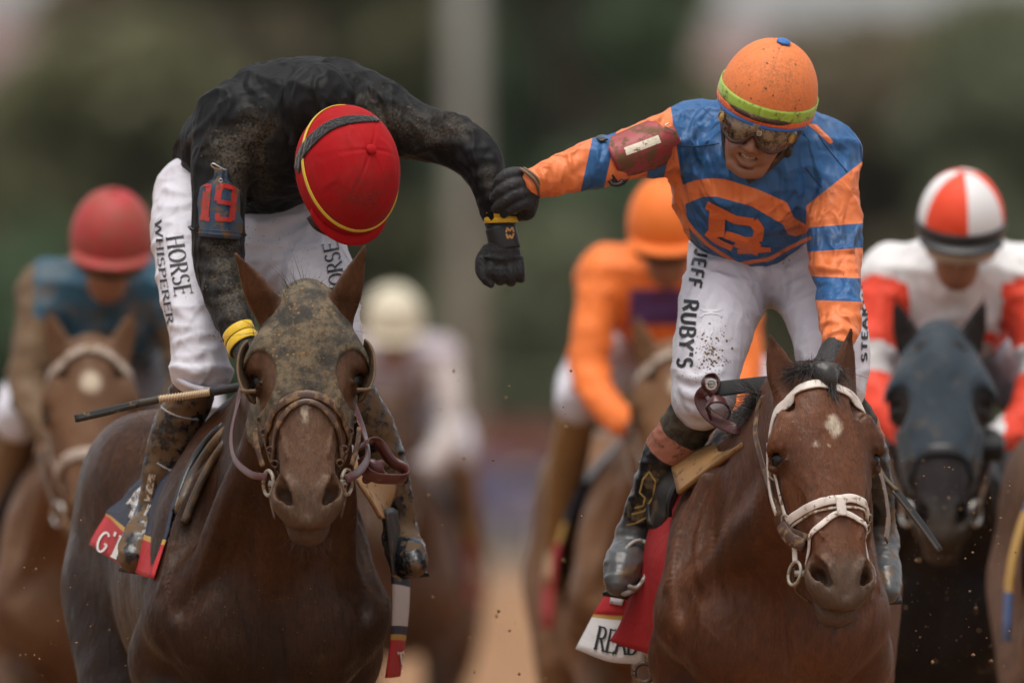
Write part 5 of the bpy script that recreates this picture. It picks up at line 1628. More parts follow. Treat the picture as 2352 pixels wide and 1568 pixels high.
peak(HdL, HRX, HRY, HRZ, -6, .022, m, hl, 54, .006)
S = Surf(vf_hl)
band = [(684, 392), (690, 360), (715, 325), (755, 292), (800, 277), (850, 274), (885, 277), (903, 284)]
hit = [S.front(*p) for p in spline(band, 5)]; hit = [h for h in hit if h[0] is not None]
P = np.array([h + n * .0025 for h, n in hit]); N = np.array([n for h, n in hit])
wd = np.interp(np.linspace(0, 1, len(P)), [0, .3, .8, 1], [.030, .038, .026, .018])
v, F_ = ribbon_vf(P, N, wd, .0028)
mesh_py('goggle_strap', v, F_, m_fabric('black_elastic', (.012, .012, .013), .7, 0, wr=.5, wrscale=60), hl, True)
# harness under the rim: dark padding and side buckle
helmet_band(HdL, HRX - .006, HRY - .006, HRZ, -22, -14, BLACK_L, hl, 'harness', 0, 360, .0)
tube('goggle_rim', spline([HdL(-.08, .09, -.06), HdL(-.06, .118, -.060), HdL(0, .138, -.058), HdL(.06, .118, -.060), HdL(.08, .09, -.06)], 5), .010, BLACK_L, hl)
# ================================================================== right rider: orange and blue silks
PR = thing('person', 'jockey in orange and blue shirt reaching out to grip the other jockey', 'person', (HR_base[0], .1, 0), 'jockeys')
armC = [(V(1580, 320, -.02), .078), (V(1475, 345, -.09), .064), (V(1372, 376, -.15), .054), (V(1292, 398, -.19), .046), (V(1222, 420, -.215), .035)]
armD = [(V(1888, 362, -.02), .080), (V(1910, 465, -.07), .067), (V(1915, 570, -.12), .062), (V(1926, 660, -.2), .052), (V(1930, 740, -.29), .045), (V(1918, 805, -.35), .035)]
torsoR = [(V(1745, 545, .24), .125), (V(1725, 470, .08), .150), (V(1730, 400, -.02), .150), (V(1750, 345, -.06), .11)]
legC = [(V(1685, 605, .18), .104), (V(1660, 685, .05), .097), (V(1632, 800, -.08), .085), (V(1616, 885, -.14), .071), (V(1618, 935, -.14), .050)]
legD = [(V(1850, 605, .18), .102), (V(1885, 690, .05), .096), (V(1912, 800, -.08), .085), (V(1920, 890, -.14), .070)]
bootC = [(V(1612, 930, -.11), .056), (V(1572, 985, -.07), .057), (V(1532, 1045, -.03), .055), (V(1492, 1140, .02), .045), (V(1455, 1222, .06), .037)]
bootD = [(V(1930, 930, -.10), .056), (V(1975, 1010, .0), .056), (V(2005, 1120, .04), .046), (V(2025, 1240, .08), .036)]
HdR = Frame(V(1764, 218, -.20), (.26, -.38, .89), (-.16, -.90, -.38))

def right_body():
    chains = [armC, armD, torsoR, legC, legD, bootC, bootD]
    lo, hi = bounds(chains, .05)
    person = Field.box(lo, np.maximum(hi, HdR.c + .1), .009)
    for ch in chains:
        person.chain([(p, r - .014) for p, r in ch], .03)
    person.chain([(V(1758, 345, -.06), .062), (HdR(0, -.01, -.10), .058)], .03)
    v1, Q1 = person.surface(2)
    # the head at fine detail
    h = HdR
    F = Field.box(h.c - np.array([.13, .20, .22]), h.c + np.array([.13, .14, .13]), .0028)
    F.chain([(V(1758, 345, -.06), .062), (h(0, -.01, -.10), .056)], .02)
    F.ell(h(0, 0, -.01), (.074, .090, .088), h.R, .02)
    F.ell(h(0, .040, -.078), (.058, .052, .085), h.R, .025)
    F.ell(h(0, .046, -.125), (.050, .046, .048), h.R, .025)
    F.ell(h(0, .082, -.163), (.024, .018, .018), h.R, .018)
    for s in (-1, 1):
        F.ell(h(s * .042, .070, -.080), (.024, .020, .020), h.R, .02)
        F.cap(h(s * .046, .02, -.10), h(s * .030, .068, -.160), .018, .016, .02)
        F.ell(h(s * .013, .108, -.096), (.0095, .012, .008), h.R, .006)
        F.chain([(h(s * .019, .104, -.095), .004), (h(s * .033, .094, -.110), .005), (h(s * .037, .084, -.130), .004)], .008)
        F.ell(h(s * .030, .080, -.118), (.015, .014, .018), h.R, .012)
        F.ell(h(s * .006, .112, -.106), (.004, .005, .004), h.R, .003, 'cut')
    F.chain([(h(0, .090, -.035), .010), (h(0, .104, -.065), .0105), (h(0, .122, -.092), .0125)], .010)
    F.ell(h(0, .092, -.120), (.032, .012, .020), h.R, .010)
    F.chain([(h(-.031, .083, -.116), .0035), (h(-.012, .101, -.113), .0055), (h(0, .104, -.1145), .005), (h(.012, .101, -.113), .0055), (h(.031, .083, -.116), .0035)], .005)
    F.chain([(h(-.029, .082, -.119), .0035), (h(-.012, .097, -.137), .0072), (h(.012, .097, -.137), .0072), (h(.029, .082, -.119), .0035)], .005)
    F.ell(h(0, .090, -.148), (.018, .006, .005), h.R, .008, 'cut')
    F.chain([(h(-.028, .089, -.1165), .004), (h(0, .106, -.1250), .0068), (h(.028, .089, -.1165), .004)], .003, 6, 'cut')
    v2, Q2 = F.surface(1)
    return mesh_np('body', np.concatenate([v1, v2]), np.concatenate([Q1, Q2 + len(v1)]), SKIN, PR)
bodyR = right_body()
TEETH = m_plain('teeth', (.50, .43, .34), .35)
for i in range(-2, 3):
    x = i * .0062
    v, F_ = box_vf(HdR(x, .0985 - abs(i) * .0022, -.1212 + .0005 * i * i), (.0052, .004, .0066), HdR.R)
    mesh_py('tooth', v, F_, TEETH, bodyR)

ORANGE, BLUE = (0.80, 0.205, 0.062), (0.022, 0.105, 0.275)
def right_shirt():
    lo, hi = bounds([armC, armD, torsoR], .06)
    F = Field.box(lo, hi, .0055)
    F.chain(torsoR, .03)
    F.ell(V(1722, 425, .02), (.182, .135, .165), None, .04)
    F.ell(V(1716, 520, .10), (.120, .10, .072), None, .04)
    F.chain([(V(1592, 318, .0), .080), (V(1680, 330, -.01), .095), (V(1800, 335, -.01), .098), (V(1890, 350, -.01), .082)], .05)
    F.chain(armC, .035); F.chain(armD, .03)
    F.chain([(V(1765, 350, -.06), .085), (V(1752, 318, -.10), .070)], .03)
    folds(F, [[(1600, 270), (1620, 330), (1625, 390)], [(1585, 300), (1570, 340), (1560, 380), .007], [(1640, 330), (1655, 370), (1660, 400), .006],
              [(1850, 330), (1860, 390), (1845, 470), .010], [(1870, 330), (1885, 370), (1860, 430), .009], [(1830, 400), (1835, 450), (1848, 500), .008], [(1800, 380), (1810, 430), (1815, 480), .006],
              [(1860, 505), (1880, 480), (1900, 465), .007], [(1870, 515), (1895, 505), (1935, 505), .006], [(1860, 460), (1875, 440), (1890, 425), .006],
              [(1865, 590), (1910, 600), (1965, 595), .006], [(1870, 615), (1915, 622), (1970, 612), .007], [(1872, 640), (1920, 650), (1972, 640), .007], [(1885, 665), (1925, 672), (1972, 660), .006], [(1885, 700), (1930, 690), (1975, 700), .007],
              [(1890, 735), (1930, 730), (1972, 728), .006], [(1890, 770), (1925, 760), (1965, 768), .008], [(1895, 790), (1930, 780), (1960, 788), .007],
              [(1280, 355), (1278, 400), (1285, 445), .007], [(1270, 360), (1252, 400), (1262, 440), .004], [(1310, 345), (1305, 390), (1318, 440), .006], [(1345, 335), (1335, 380), (1345, 425), .006],
              [(1390, 330), (1385, 375), (1395, 415), .006], [(1545, 300), (1520, 340), (1530, 375), .007], [(1560, 330), (1600, 340), (1650, 335), .005],
              [(1640, 540), (1690, 545), (1740, 570), .006], [(1600, 480), (1640, 500), (1700, 505), .005]], .007, .012, .3)
    v, Q = F.surface(1)
    v = wrinkle(v, Q, [((12, 12, 14), .0075, 61, None), ((30, 30, 34), .0022, 62, None)])
    px, py = to_px(v)
    c = px + .22 * (py - 375)
    sleeveC = np.minimum(1553 - px + .15 * (py - 330), np.minimum(np.abs(c - 1374) - 26, np.where(py > 370, np.abs(c - 1512) - 20, 99)))
    z2 = lambda L_: [(1517.4 + .4032 * x, 379.4 + .4032 * y) for x, y in L_]
    ln = ((py - 470) * 95 + (px - 1855) * 75) / 121.0
    sleeveD = np.minimum(np.minimum(px - 1852, ln), np.minimum(np.abs(py + .08 * (px - 1915) - 546) - 28, np.abs(py - .04 * (px - 1925) - 664) - 27))
    sash = poly_sd(px, py, z2([(60, 140), (90, 125), (200, 85), (290, 74), (370, 80), (560, 140), (720, 212), (760, 300), (850, 352), (830, 385), (770, 405), (722, 392), (700, 340), (520, 235), (320, 180), (240, 180), (145, 220), (100, 200)]))
    hem = 4.2 - line_sd(px, py - 14, z2([(110, 230), (185, 335), (270, 420), (440, 530), (620, 500), (740, 433), (850, 380)]))
    front = np.where(v[:, 1] < .25, 999, -999)
    sliver = poly_sd(px, py, [(1852, 284), (1875, 286), (1915, 325), (1906, 332), (1880, 306)])
    orange = np.maximum.reduce([sleeveC, sleeveD, np.minimum(sash, front), np.minimum(hem, front), sliver]) / 1000.0
    G = lambda x, y, sx, sy: np.exp(-((px - x) / sx) ** 2 - ((py - y) / sy) ** 2)
    mud = .30 * G(1870, 330, 50, 60) + .35 * G(1915, 545, 60, 30) + .25 * G(1920, 440, 50, 40) + .25 * G(1800, 530, 60, 30) + .3 * G(1590, 310, 40, 40) - .1
    m = m_fabric('orange_blue_silk', BLUE, .5, .19, (.16, .135, .10), 10, spots=.18, wr=.9, wrscale=10, col2=ORANGE, attr='orange', mudattr='mud', sheen=.05, soft=.40, spotscale=170)
    o = mesh_np('shirt', v, Q, m, PR, {'orange': orange, 'mud': mud})
    return o, (v, Q)
shirtR, vf_shirtR = right_shirt()
SsR = Surf(vf_shirtR)
Z = lambda L_: [(1517.4 + .4032 * x, 379.4 + .4032 * y) for x, y in L_]
m_orange = m_fabric('orange_letter', (0.66, 0.13, 0.025), .6, .1, (.3, .16, .08), 14, wr=.2)
px_strokes('emblem', [(Z([(264, 226), (340, 262), (425, 308), (530, 322)]), 19), (Z([(528, 318), (562, 362), (550, 428)]), 23), (Z([(562, 425), (480, 428), (372, 392)]), 18),
                      (Z([(328, 262), (322, 330), (322, 408)]), 37), (Z([(262, 382), (330, 432), (410, 468)]), 14), (Z([(432, 425), (490, 452), (560, 478)]), 27), (Z([(438, 488), (530, 486), (625, 476)]), 11), (Z([(545, 470), (625, 476)]), 9)], SsR, m_orange, shirtR, .0022)
# shoulder seams
SEAM = m_plain('dark_seam', (.008, .03, .09), .8)
for P_ in ([(1562, 335), (1600, 336), (1652, 330)], [(1850, 385), (1870, 410), (1888, 430)], [(1880, 310), (1900, 340), (1945, 395)]):
    hit = [SsR.front(*p) for p in spline(P_, 8)]; tube('seam', [h + n * .0002 for h, n in hit if h is not None], .0016, SEAM, shirtR, 5)
W_R = m_fabric('white_breeches_right', (0.62, 0.605, 0.665), .5, 0, spots=.0, wr=.55, wrscale=7, sheen=.05)
def right_pants():
    o, vf = breeches('breeches', [legC, legD], [(V(1748, 590, .20), (.155, .12, .105)), (V(1790, 600, .12), (.10, .09, .065)), (V(1612, 925, -.13), (.060, .06, .036))],
        [[(1600, 560), (1660, 580), (1760, 600)], [(1650, 560), (1720, 590), (1770, 640), .010], [(1690, 580), (1740, 610), (1772, 655), .008], [(1780, 590), (1830, 580), (1860, 555), .007], [(1785, 640), (1830, 610), (1870, 590), .008], [(1800, 660), (1850, 640), (1880, 640), .006],
         [(1610, 620), (1660, 640), (1740, 655), .006], [(1700, 640), (1730, 690), (1745, 740), .006], [(1690, 720), (1720, 750), (1725, 780), .005], [(1560, 860), (1600, 870), (1660, 850), .007], [(1560, 890), (1590, 910), (1640, 900), .009], [(1580, 930), (1610, 950), (1650, 935), .009],
         [(1570, 760), (1580, 800), (1575, 840), .005], [(1590, 530), (1620, 560), (1650, 570), .006], [(1600, 590), (1620, 600), (1680, 610), .005]], W_R, PR, seeds=(71, 72), amp=.006)
    return o, vf
pantsR, vf_pantsR = right_pants()
SpR = Surf(vf_pantsR)
lettering('lettering', 'JEFF', [(1599, 572), (1589, 617), (1580, 662)], 29, SpR, INK, pantsR, .22, .17, serif=False, space=.16)
lettering('lettering', "RUBY'S", [(1572, 688), (1563, 770), (1556, 848)], 33, SpR, INK, pantsR, .22, .17, serif=False, space=.16)
lettering('lettering', "STEAKHOUSE", [(1990, 830), (1991, 700), (1983, 560)], 12, SpR, INK, pantsR, .22, .17, serif=False, space=.16)
px_strokes('emblem', [([(1609, 707), (1617, 713), (1632, 714), (1650, 713), (1658, 708)], 5), ([(1609, 728), (1617, 721), (1632, 719), (1650, 721), (1658, 727)], 5)], SpR, m_plain('pale_print', (.645, .63, .69), .4), pantsR, .0012)
# mud splash on the thigh: small clods stuck to the cloth
def splash(name, cx, cy, sx, sy, n, surf, parent, seed, rmax=.0035):
    r = np.random.default_rng(seed); parts = []
    for i in range(n):
        x, y = cx + r.normal() * sx, cy + r.normal() * sy
        h, nn = surf.front(x, y)
        if h is None: continue
        s = rmax * (.2 + .8 * r.random() ** 3)
        a = nrm(np.cross(nn, (0, .3, 1))); b = np.cross(nn, a); k = 6
        ring_ = [h + (a * math.cos(t) + b * math.sin(t)) * s * r.uniform(.6, 1.3) + nn * .0002 for t in np.linspace(0, 2 * math.pi, k, endpoint=False)]
        parts.append(([h + nn * s * .5] + ring_, [(0, 1 + j, 1 + (j + 1) % k) for j in range(k)]))
    v, F = join_vf(parts)
    return tag(mesh_py(name, v, F, m_plain('mud_splash', (0.15, 0.085, 0.035), .9), parent, True), kind='stuff')
splash('mud_splash', 1632, 812, 20, 26, 260, SpR, pantsR, 5)
splash('mud_splash', 1640, 770, 24, 40, 60, SpR, pantsR, 6, .002)
splash('mud_splash', 1800, 600, 24, 14, 30, SpR, pantsR, 7, .0022)
splash('mud_splash', 1590, 860, 22, 14, 60, SpR, pantsR, 8, .002)
splash('mud_splash', 500, 770, 10, 14, 70, SpL, pantsL, 9, .0018)
splash('mud_splash', 620, 545, 30, 24, 36, SpL, pantsL, 10, .002)

# boots
def right_boot(chain, foot, parent):
    lo, hi = bounds([chain, foot], .05)
    F = Field.box(lo, hi, .0055)
    F.chain(chain, .02); F.chain(foot, .02)
    v, Q = F.surface(1)
    v = wrinkle(v, Q, [((16, 16, 30), .004, 31, None), ((60, 60, 60), .0015, 32, None)])
    # distance along the leg: suede knee, salmon cuff, black shaft, grey toe
    C = spline(np.array([p for p, r in chain + foot]), 12); cum = np.concatenate([[0], np.cumsum(np.linalg.norm(np.diff(C, axis=0), axis=1))])
    d2 = ((v[:, None, :] - C[None]) ** 2).sum(2); t = cum[d2.argmin(1)] + 0.0
    # smooth the parameter
    for _ in range(6):
        t = relax(np.stack([t] * 3, 1), Q, .5)[:, 0]
    m = Mat('racing_boot')
    tt = m.math('ADD', m.attr('t'), m.math('MULTIPLY', m.math('SUBTRACT', m.noise(40), .5), .006))
    knee = m.mix(m.step(m.noise(18, 6, .65), .42, .62), (.012, .011, .010), (.075, .055, .032))
    sal = m.mix(m.step(m.noise(40, 6, .7), .54, .64), (.40, .155, .10), (.15, .075, .035))
    blk = m.mix(m.step(m.noise(26, 6, .7), .50, .62), (.010, .010, .011), (.10, .075, .045))
    toe = m.mix(m.step(m.noise(22, 5, .7), .50, .64), (.085, .088, .092), (.13, .08, .04))
    c = m.mix(m.step(tt, .088, .090), knee, sal); c = m.mix(m.step(tt, .150, .152), c, blk); c = m.mix(m.step(tt, .335, .345), c, toe)
    m.set('Base Color', c).set('Roughness', m.mix(m.step(tt, .150, .152), (.75,) * 3, (.30,) * 3))
    m.bump((m.noise(60, 5), .35, .003))
    return mesh_np('boot', v, Q, m.m, parent, {'t': t}), (v, Q)
footC = [(V(1460, 1222, .10), .040), (V(1448, 1262, .05), .044), (V(1432, 1302, -.01), .046), (V(1418, 1340, -.06), .030)]
footD = [(V(2022, 1240, .10), .036), (V(2030, 1290, .04), .038), (V(2036, 1330, -.02), .036), (V(2040, 1360, -.06), .024)]
bR, vf_bR = right_boot(bootC, footC, PR)
bR2, vf_bR2 = right_boot(bootD, footD, PR)
tag(bR, 'muddy black boot with salmon cuff and gold swirl')
SbR = Surf(vf_bR)
goldp = m_plain('gold_swirl', (.42, .30, .10), .4)
px_strokes('emblem', [([(1452, 1180), (1480, 1172), (1500, 1140), (1506, 1105), (1492, 1082), (1478, 1100), (1470, 1130), (1482, 1142), (1478, 1160), (1458, 1166)], 4), ([(1440, 1205), (1465, 1198), (1488, 1185)], 4)], SbR, goldp, bR, .002)

# gloves: gripping hand round the other rider's wrist
def gripR(F):
    F.chain([(V(1232, 418, -.21), .032), (V(1212, 430, -.205), .033)], .012)
    F.ell(V(1208, 446, -.205), (.026, .030, .044), None, .016)
    F.chain([(V(1204, 404, -.205), .018), (V(1178, 401, -.232), .0175), (V(1155, 410, -.240), .0155), (V(1141, 428, -.232), .0125)], .004)
    F.chain([(V(1212, 424, -.212), .0175), (V(1182, 424, -.245), .0165), (V(1155, 437, -.250), .0150), (V(1136, 454, -.238), .0120)], .0035)
    F.chain([(V(1219, 442, -.212), .0175), (V(1190, 446, -.247), .0160), (V(1160, 462, -.252), .0145), (V(1140, 480, -.240), .0118)], .0035)
    F.chain([(V(1222, 462, -.208), .0160), (V(1200, 468, -.240), .0145), (V(1176, 480, -.246), .0130), (V(1158, 491, -.236), .0105)], .0035)
    F.chain([(V(1216, 470, -.20), .020), (V(1210, 490, -.19), .017), (V(1185, 492, -.15), .014), (V(1160, 480, -.12), .012)], .006)
g3, vf_g3 = glove('glove', gripR, V(1105, 520, -.32), V(1262, 370, -.06), GLOVE, PR)
cuffm = m_leather('glove_cuff', (.15, .095, .055), .6, .4)
tube('cuff_edge', spline([V(1195, 388, -.232), V(1208, 396, -.247), V(1226, 412, -.252), V(1235, 430, -.245), V(1236, 448, -.225)], 6), .0042, cuffm, g3)
tube('cuff_edge', spline([V(1203, 386, -.228), V(1216, 394, -.243), V(1232, 408, -.247), V(1240, 424, -.240)], 6), .0036, cuffm, g3)
def handD(F):
    F.chain([(V(1922, 795, -.34), .034), (V(1905, 835, -.40), .034)], .012)
    F.ell(V(1895, 855, -.43), (.040, .038, .036), None, .02)
    for i in range(4):
        x = 1872 + i * 16
        F.chain([(V(x, 850, -.44), .013), (V(x - 2, 872, -.465), .0125), (V(x, 886, -.44), .012)], .004)
    F.chain([(V(1928, 850, -.43), .014), (V(1938, 875, -.45), .012)], .005)
g4, _ = glove('glove', handD, V(1830, 930, -.52), V(1970, 760, -.25), GLOVE, PR, .0045)

# red armband with a white tag
def armband_right():
    m = m_leather('number_plate_red', (0.30, 0.036, 0.042), .5, .62, (0.16, 0.082, 0.038), 34)
    rows = []
    for (x0, y0), (x1, y1), d in [((1388, 322), (1424, 406), -.200), ((1420, 308), (1458, 400), -.196), ((1460, 290), (1500, 388), -.186), ((1488, 279), (1530, 373), -.172), ((1508, 282), (1541, 356), -.164), ((1522, 293), (1543, 340), -.158), ((1530, 294), (1547, 336), -.154), ((1550, 291), (1563, 330), -.142)]:
        L_ = []
        for f in (0, .25, .5, .75, 1):
            q = (f - .5) * 2; w = math.hypot(x1 - x0, y1 - y0) / 1000
            L_.append(V(x0 + (x1 - x0) * f, y0 + (y1 - y0) * f, d + .036 * q * q * (w / .09) ** 2))
        rows.append(L_)
    o, vf = patch('number_plate', rows, m, PR, 5, .005, straight=True)
    S = Surf(vf)
    px_strokes('white_tag', [([(1436, 349), (1475, 335), (1514, 320)], 17)], S, m_leather('tag_white', (.75, .68, .55), .5, .42, (.17, .09, .04), 60), o, .004)
    tube('safety_pin', spline([V(1538, 283, -.155), V(1528, 288, -.16), V(1532, 294, -.16), V(1550, 303, -.15), V(1560, 325, -.14), V(1563, 318, -.14)], 5), .0015, STEEL, o, 6)
    strap('armband_strap', [V(1400, 405, -.19), V(1412, 420, -.17), V(1428, 417, -.15), V(1440, 402, -.14)], .018, .004, BLACK_L, o, None, nvec=(0, -1, -.2))
    tube('buckle', spline([V(1398, 412, -.185), V(1408, 424, -.19), V(1424, 422, -.185), V(1430, 414, -.18)], 4), .0045, BLACK_L, o, 6)
    strap('armband_strap', [V(1388, 322, -.19), V(1378, 316, -.16), V(1390, 312, -.12)], .018, .004, BLACK_L, o, None, nvec=(0, -.6, 1))
    return o
armband_right()

# helmet
RX, RY, RZ = .1125, .130, .132
m = m_fabric('orange_cap', (0.80, 0.22, 0.066), .7, .34, (.42, .17, .075), 11, spots=.42, wr=.08, wrscale=12, mudattr='mud', sheen=.03, soft=.5, spotscale=60)
hr, vf_hr = helmet(HdR, RX, RY, RZ, m, PR, lo=-8, seams=6, phase=0.0, amp=.0009)
_px, _py = to_px(vf_hr[0])
a = hr.data.attributes.new('mud', 'FLOAT', 'POINT'); a.data.foreach_set('value', (.35 * np.exp(-((_px - 1780) / 60) ** 2 - ((_py - 170) / 55) ** 2)).astype(np.float32))
tag(hr, 'orange cloth covered helmet with lime green band')
bluem = m_fabric('blue_trim', (.02, .13, .42), .5, .05, wr=.1)
ball('button', HdR(0, 0, RZ + .003), (.017, .017, .006), bluem, hr, HdR.R)
helmet_band(HdR, RX, RY, RZ, -5, 7, m_fabric('lime_band', (.34, .52, .07), .55, .42, (.085, .055, .022), 26, wr=.1, soft=.10), hr, 'band')
orm = m_fabric('orange_ruffle', (.80, .14, .03), .6, .1, wr=.5, wrscale=60)
helmet_band(HdR, RX, RY, RZ, -11, -5, orm, hr, 'gathered_edge', 0, 360, .0030)
peak(HdR, RX, RY, RZ, -11, .006, bluem, hr, 75, .004)
DK = m_leather('dark_harness', (.030, .018, .012), .55, .45, (.10, .06, .03), 40)
helmet_band(HdR, RX - .010, RY - .010, RZ, -26, -9, DK, hr, 'shell', 0, 360, 0)
# goggles
def goggles(h, parent):
    lens = Mat('goggle_lens')
    base = lens.mix(lens.step(lens.noise(34, 7, .7), .44, .60), (.045, .030, .022), (.21, .145, .085))
    f = lens.step(lens.noise(34, 7, .7), .44, .60)
    base = lens.mix(lens.math('MULTIPLY', lens.step(lens.voro(120), .25, .15), .8), base, (.24, .17, .10))
    lens.set('Base Color', base).set('Roughness', lens.mix(f, (.05,) * 3, (.6,) * 3)).set('Specular IOR Level', .8)
    lens.bump((lens.noise(60, 5), .15, .002))
    def pt(a, u, g=0):
        return h((.086 + g) * math.sin(a), .020 + (.100 + g) * math.cos(a), u)
    A = np.radians(np.linspace(-64, 64, 41))
    def lo_(a):
        d = abs(math.degrees(a)); return -.080 - .010 * math.exp(-((d - 30) / 14) ** 2) + .026 * math.exp(-(d / 9.5) ** 2) + .022 * max(0, (d - 45) / 19) ** 2
    def hi_(a):
        d = abs(math.degrees(a)); return -.022 - .014 * max(0, (d - 45) / 19) ** 2
    rows = [[pt(a, lo_(a) + (hi_(a) - lo_(a)) * f, .006 + .010 * math.sin(math.pi * f)) for a in A] for f in np.linspace(0, 1, 9)]
    V_ = np.array(rows).reshape(-1, 3); i = np.arange(len(V_)).reshape(9, 41)
    F_ = np.stack([i[:-1, :-1], i[:-1, 1:], i[1:, 1:], i[1:, :-1]], -1).reshape(-1, 4)
    g = mesh_np('goggles', V_, F_, lens.m, parent)
    md = g.modifiers.new('thickness', 'SOLIDIFY'); md.thickness = .003; md.offset = 0
    rim = [pt(a, lo_(a), .007) for a in A] + [pt(a, hi_(a), .007) for a in A[::-1]]
    rim.append(rim[0])
    tube('goggle_frame', rim, .0050, m_leather('frame_brown', (.060, .026, .018), .4, .25), g, 8)
    rim2 = [pt(a, hi_(a) + .010, .010) for a in A]
    tube('goggle_frame', rim2, .008, m_leather('foam_brown', (.050, .024, .016), .7, .35), g, 8)
    gm_ = m_plain('gold_vent', (.55, .36, .10), .35, .6)
    for s in (-1, 1):
        a = math.radians(53 * s); c = pt(a, -.050, .018); n = nrm(h.l * math.sin(a) + h.f * math.cos(a))
        R_ = frame3(n, h.u)
        ball('vent', c, (.004, .0085, .0125), gm_, g, R_)
        ring('vent_rim', c + n * .002, .011, .0016, m_leather('vent_rim', (.25, .16, .06), .4, .3), g, n)
    for s in (-1, 1):
        strap('goggle_strap', [pt(math.radians(62 * s), -.045, .004), h(s * .098, .030, -.035), h(s * .104, -.02, -.022), h(s * .095, -.07, -.015)], .024, .003, DK, g, None, nvec=h.l * s)
    S = Surf((V_, F_))
    px_strokes('emblem', [([(1740, 300), (1740, 309)], 2), ([(1748, 301), (1748, 310)], 2), ([(1740, 301), (1748, 302)], 2), ([(1740, 309), (1748, 310)], 2), ([(1742, 304), (1746, 307)], 1.5)], S, m_plain('pale_mark', (.5, .45, .36), .5), g, .003)
    return g
goggles(HdR, PR)
# chin harness
ch = strap('chin_strap', [HdR(.088, .010, -.040), HdR(.084, .022, -.075), HdR(.070, .040, -.118), HdR(.040, .070, -.160), HdR(.015, .075, -.188)], .020, .006, DK, PR, None, nvec=HdR.l * .8 + HdR.f * .5)
strap('side_strap', [HdR(.094, -.030, -.030), HdR(.090, -.004, -.080), HdR(.074, .034, -.118)], .018, .005, DK, ch, None, nvec=HdR.l * .9 + HdR.f * .3)
strap('side_strap', [HdR(-.094, -.02, -.030), HdR(-.088, .0, -.080), HdR(-.070, .010, -.130), HdR(-.05, .03, -.17)], .018, .005, DK, ch, None, nvec=-HdR.l * .9 + HdR.f * .3)
ball('strap_buckle', HdR(.082, .030, -.108), (.010, .008, .014), DK, ch, HdR.R)
# ================================================================== saddles, cloths, stirrups, whips
def lay(rows, surf, off, dflt):
    """Photo-pixel rows turned into 3D rows lying on a surface (or at their own depth when three numbers are given)."""
    out = []
    for r in rows:
        L_ = []
        for p in r:
            if len(p) == 3:
                L_.append(V(*p)); continue
            h, n = surf.front(p[0], p[1])
            d = dflt if h is None else min(h[1], dflt) if dflt < 0 else h[1]
            L_.append(V(p[0], p[1], d - off))
        out.append(L_)
    return out

def m_cloth_bands(name, stops, mud=.2):
    """Saddle cloth: colour bands down the cloth (attribute pv), mud stains."""
    m = Mat(name)
    pv = m.attr('pv'); c = stops[0][1]
    for t, col in stops[1:]:
        c = m.mix(m.step(pv, t - .004, t + .004), c, col)
    n = m.noise(22, 7, .7)
    c = m.mix(m.step(n, .70 - mud * .4, .84 - mud * .4), c, m.mix(m.noise(60), (.22, .12, .05), (.12, .065, .03)))
    m.set('Base Color', c).set('Roughness', .75)
    m.bump((m.noise(18, 3, .5, .8), .4, .01), (m.noise(600, 2), .15, .0006))
    return m.m
NAVY, GOLD, RED, WHT = (.012, .018, .040), (.46, .27, .055), (.42, .012, .018), (.68, .66, .66)
LETTER_W = m_plain('white_letters', (.78, .76, .74), .6)

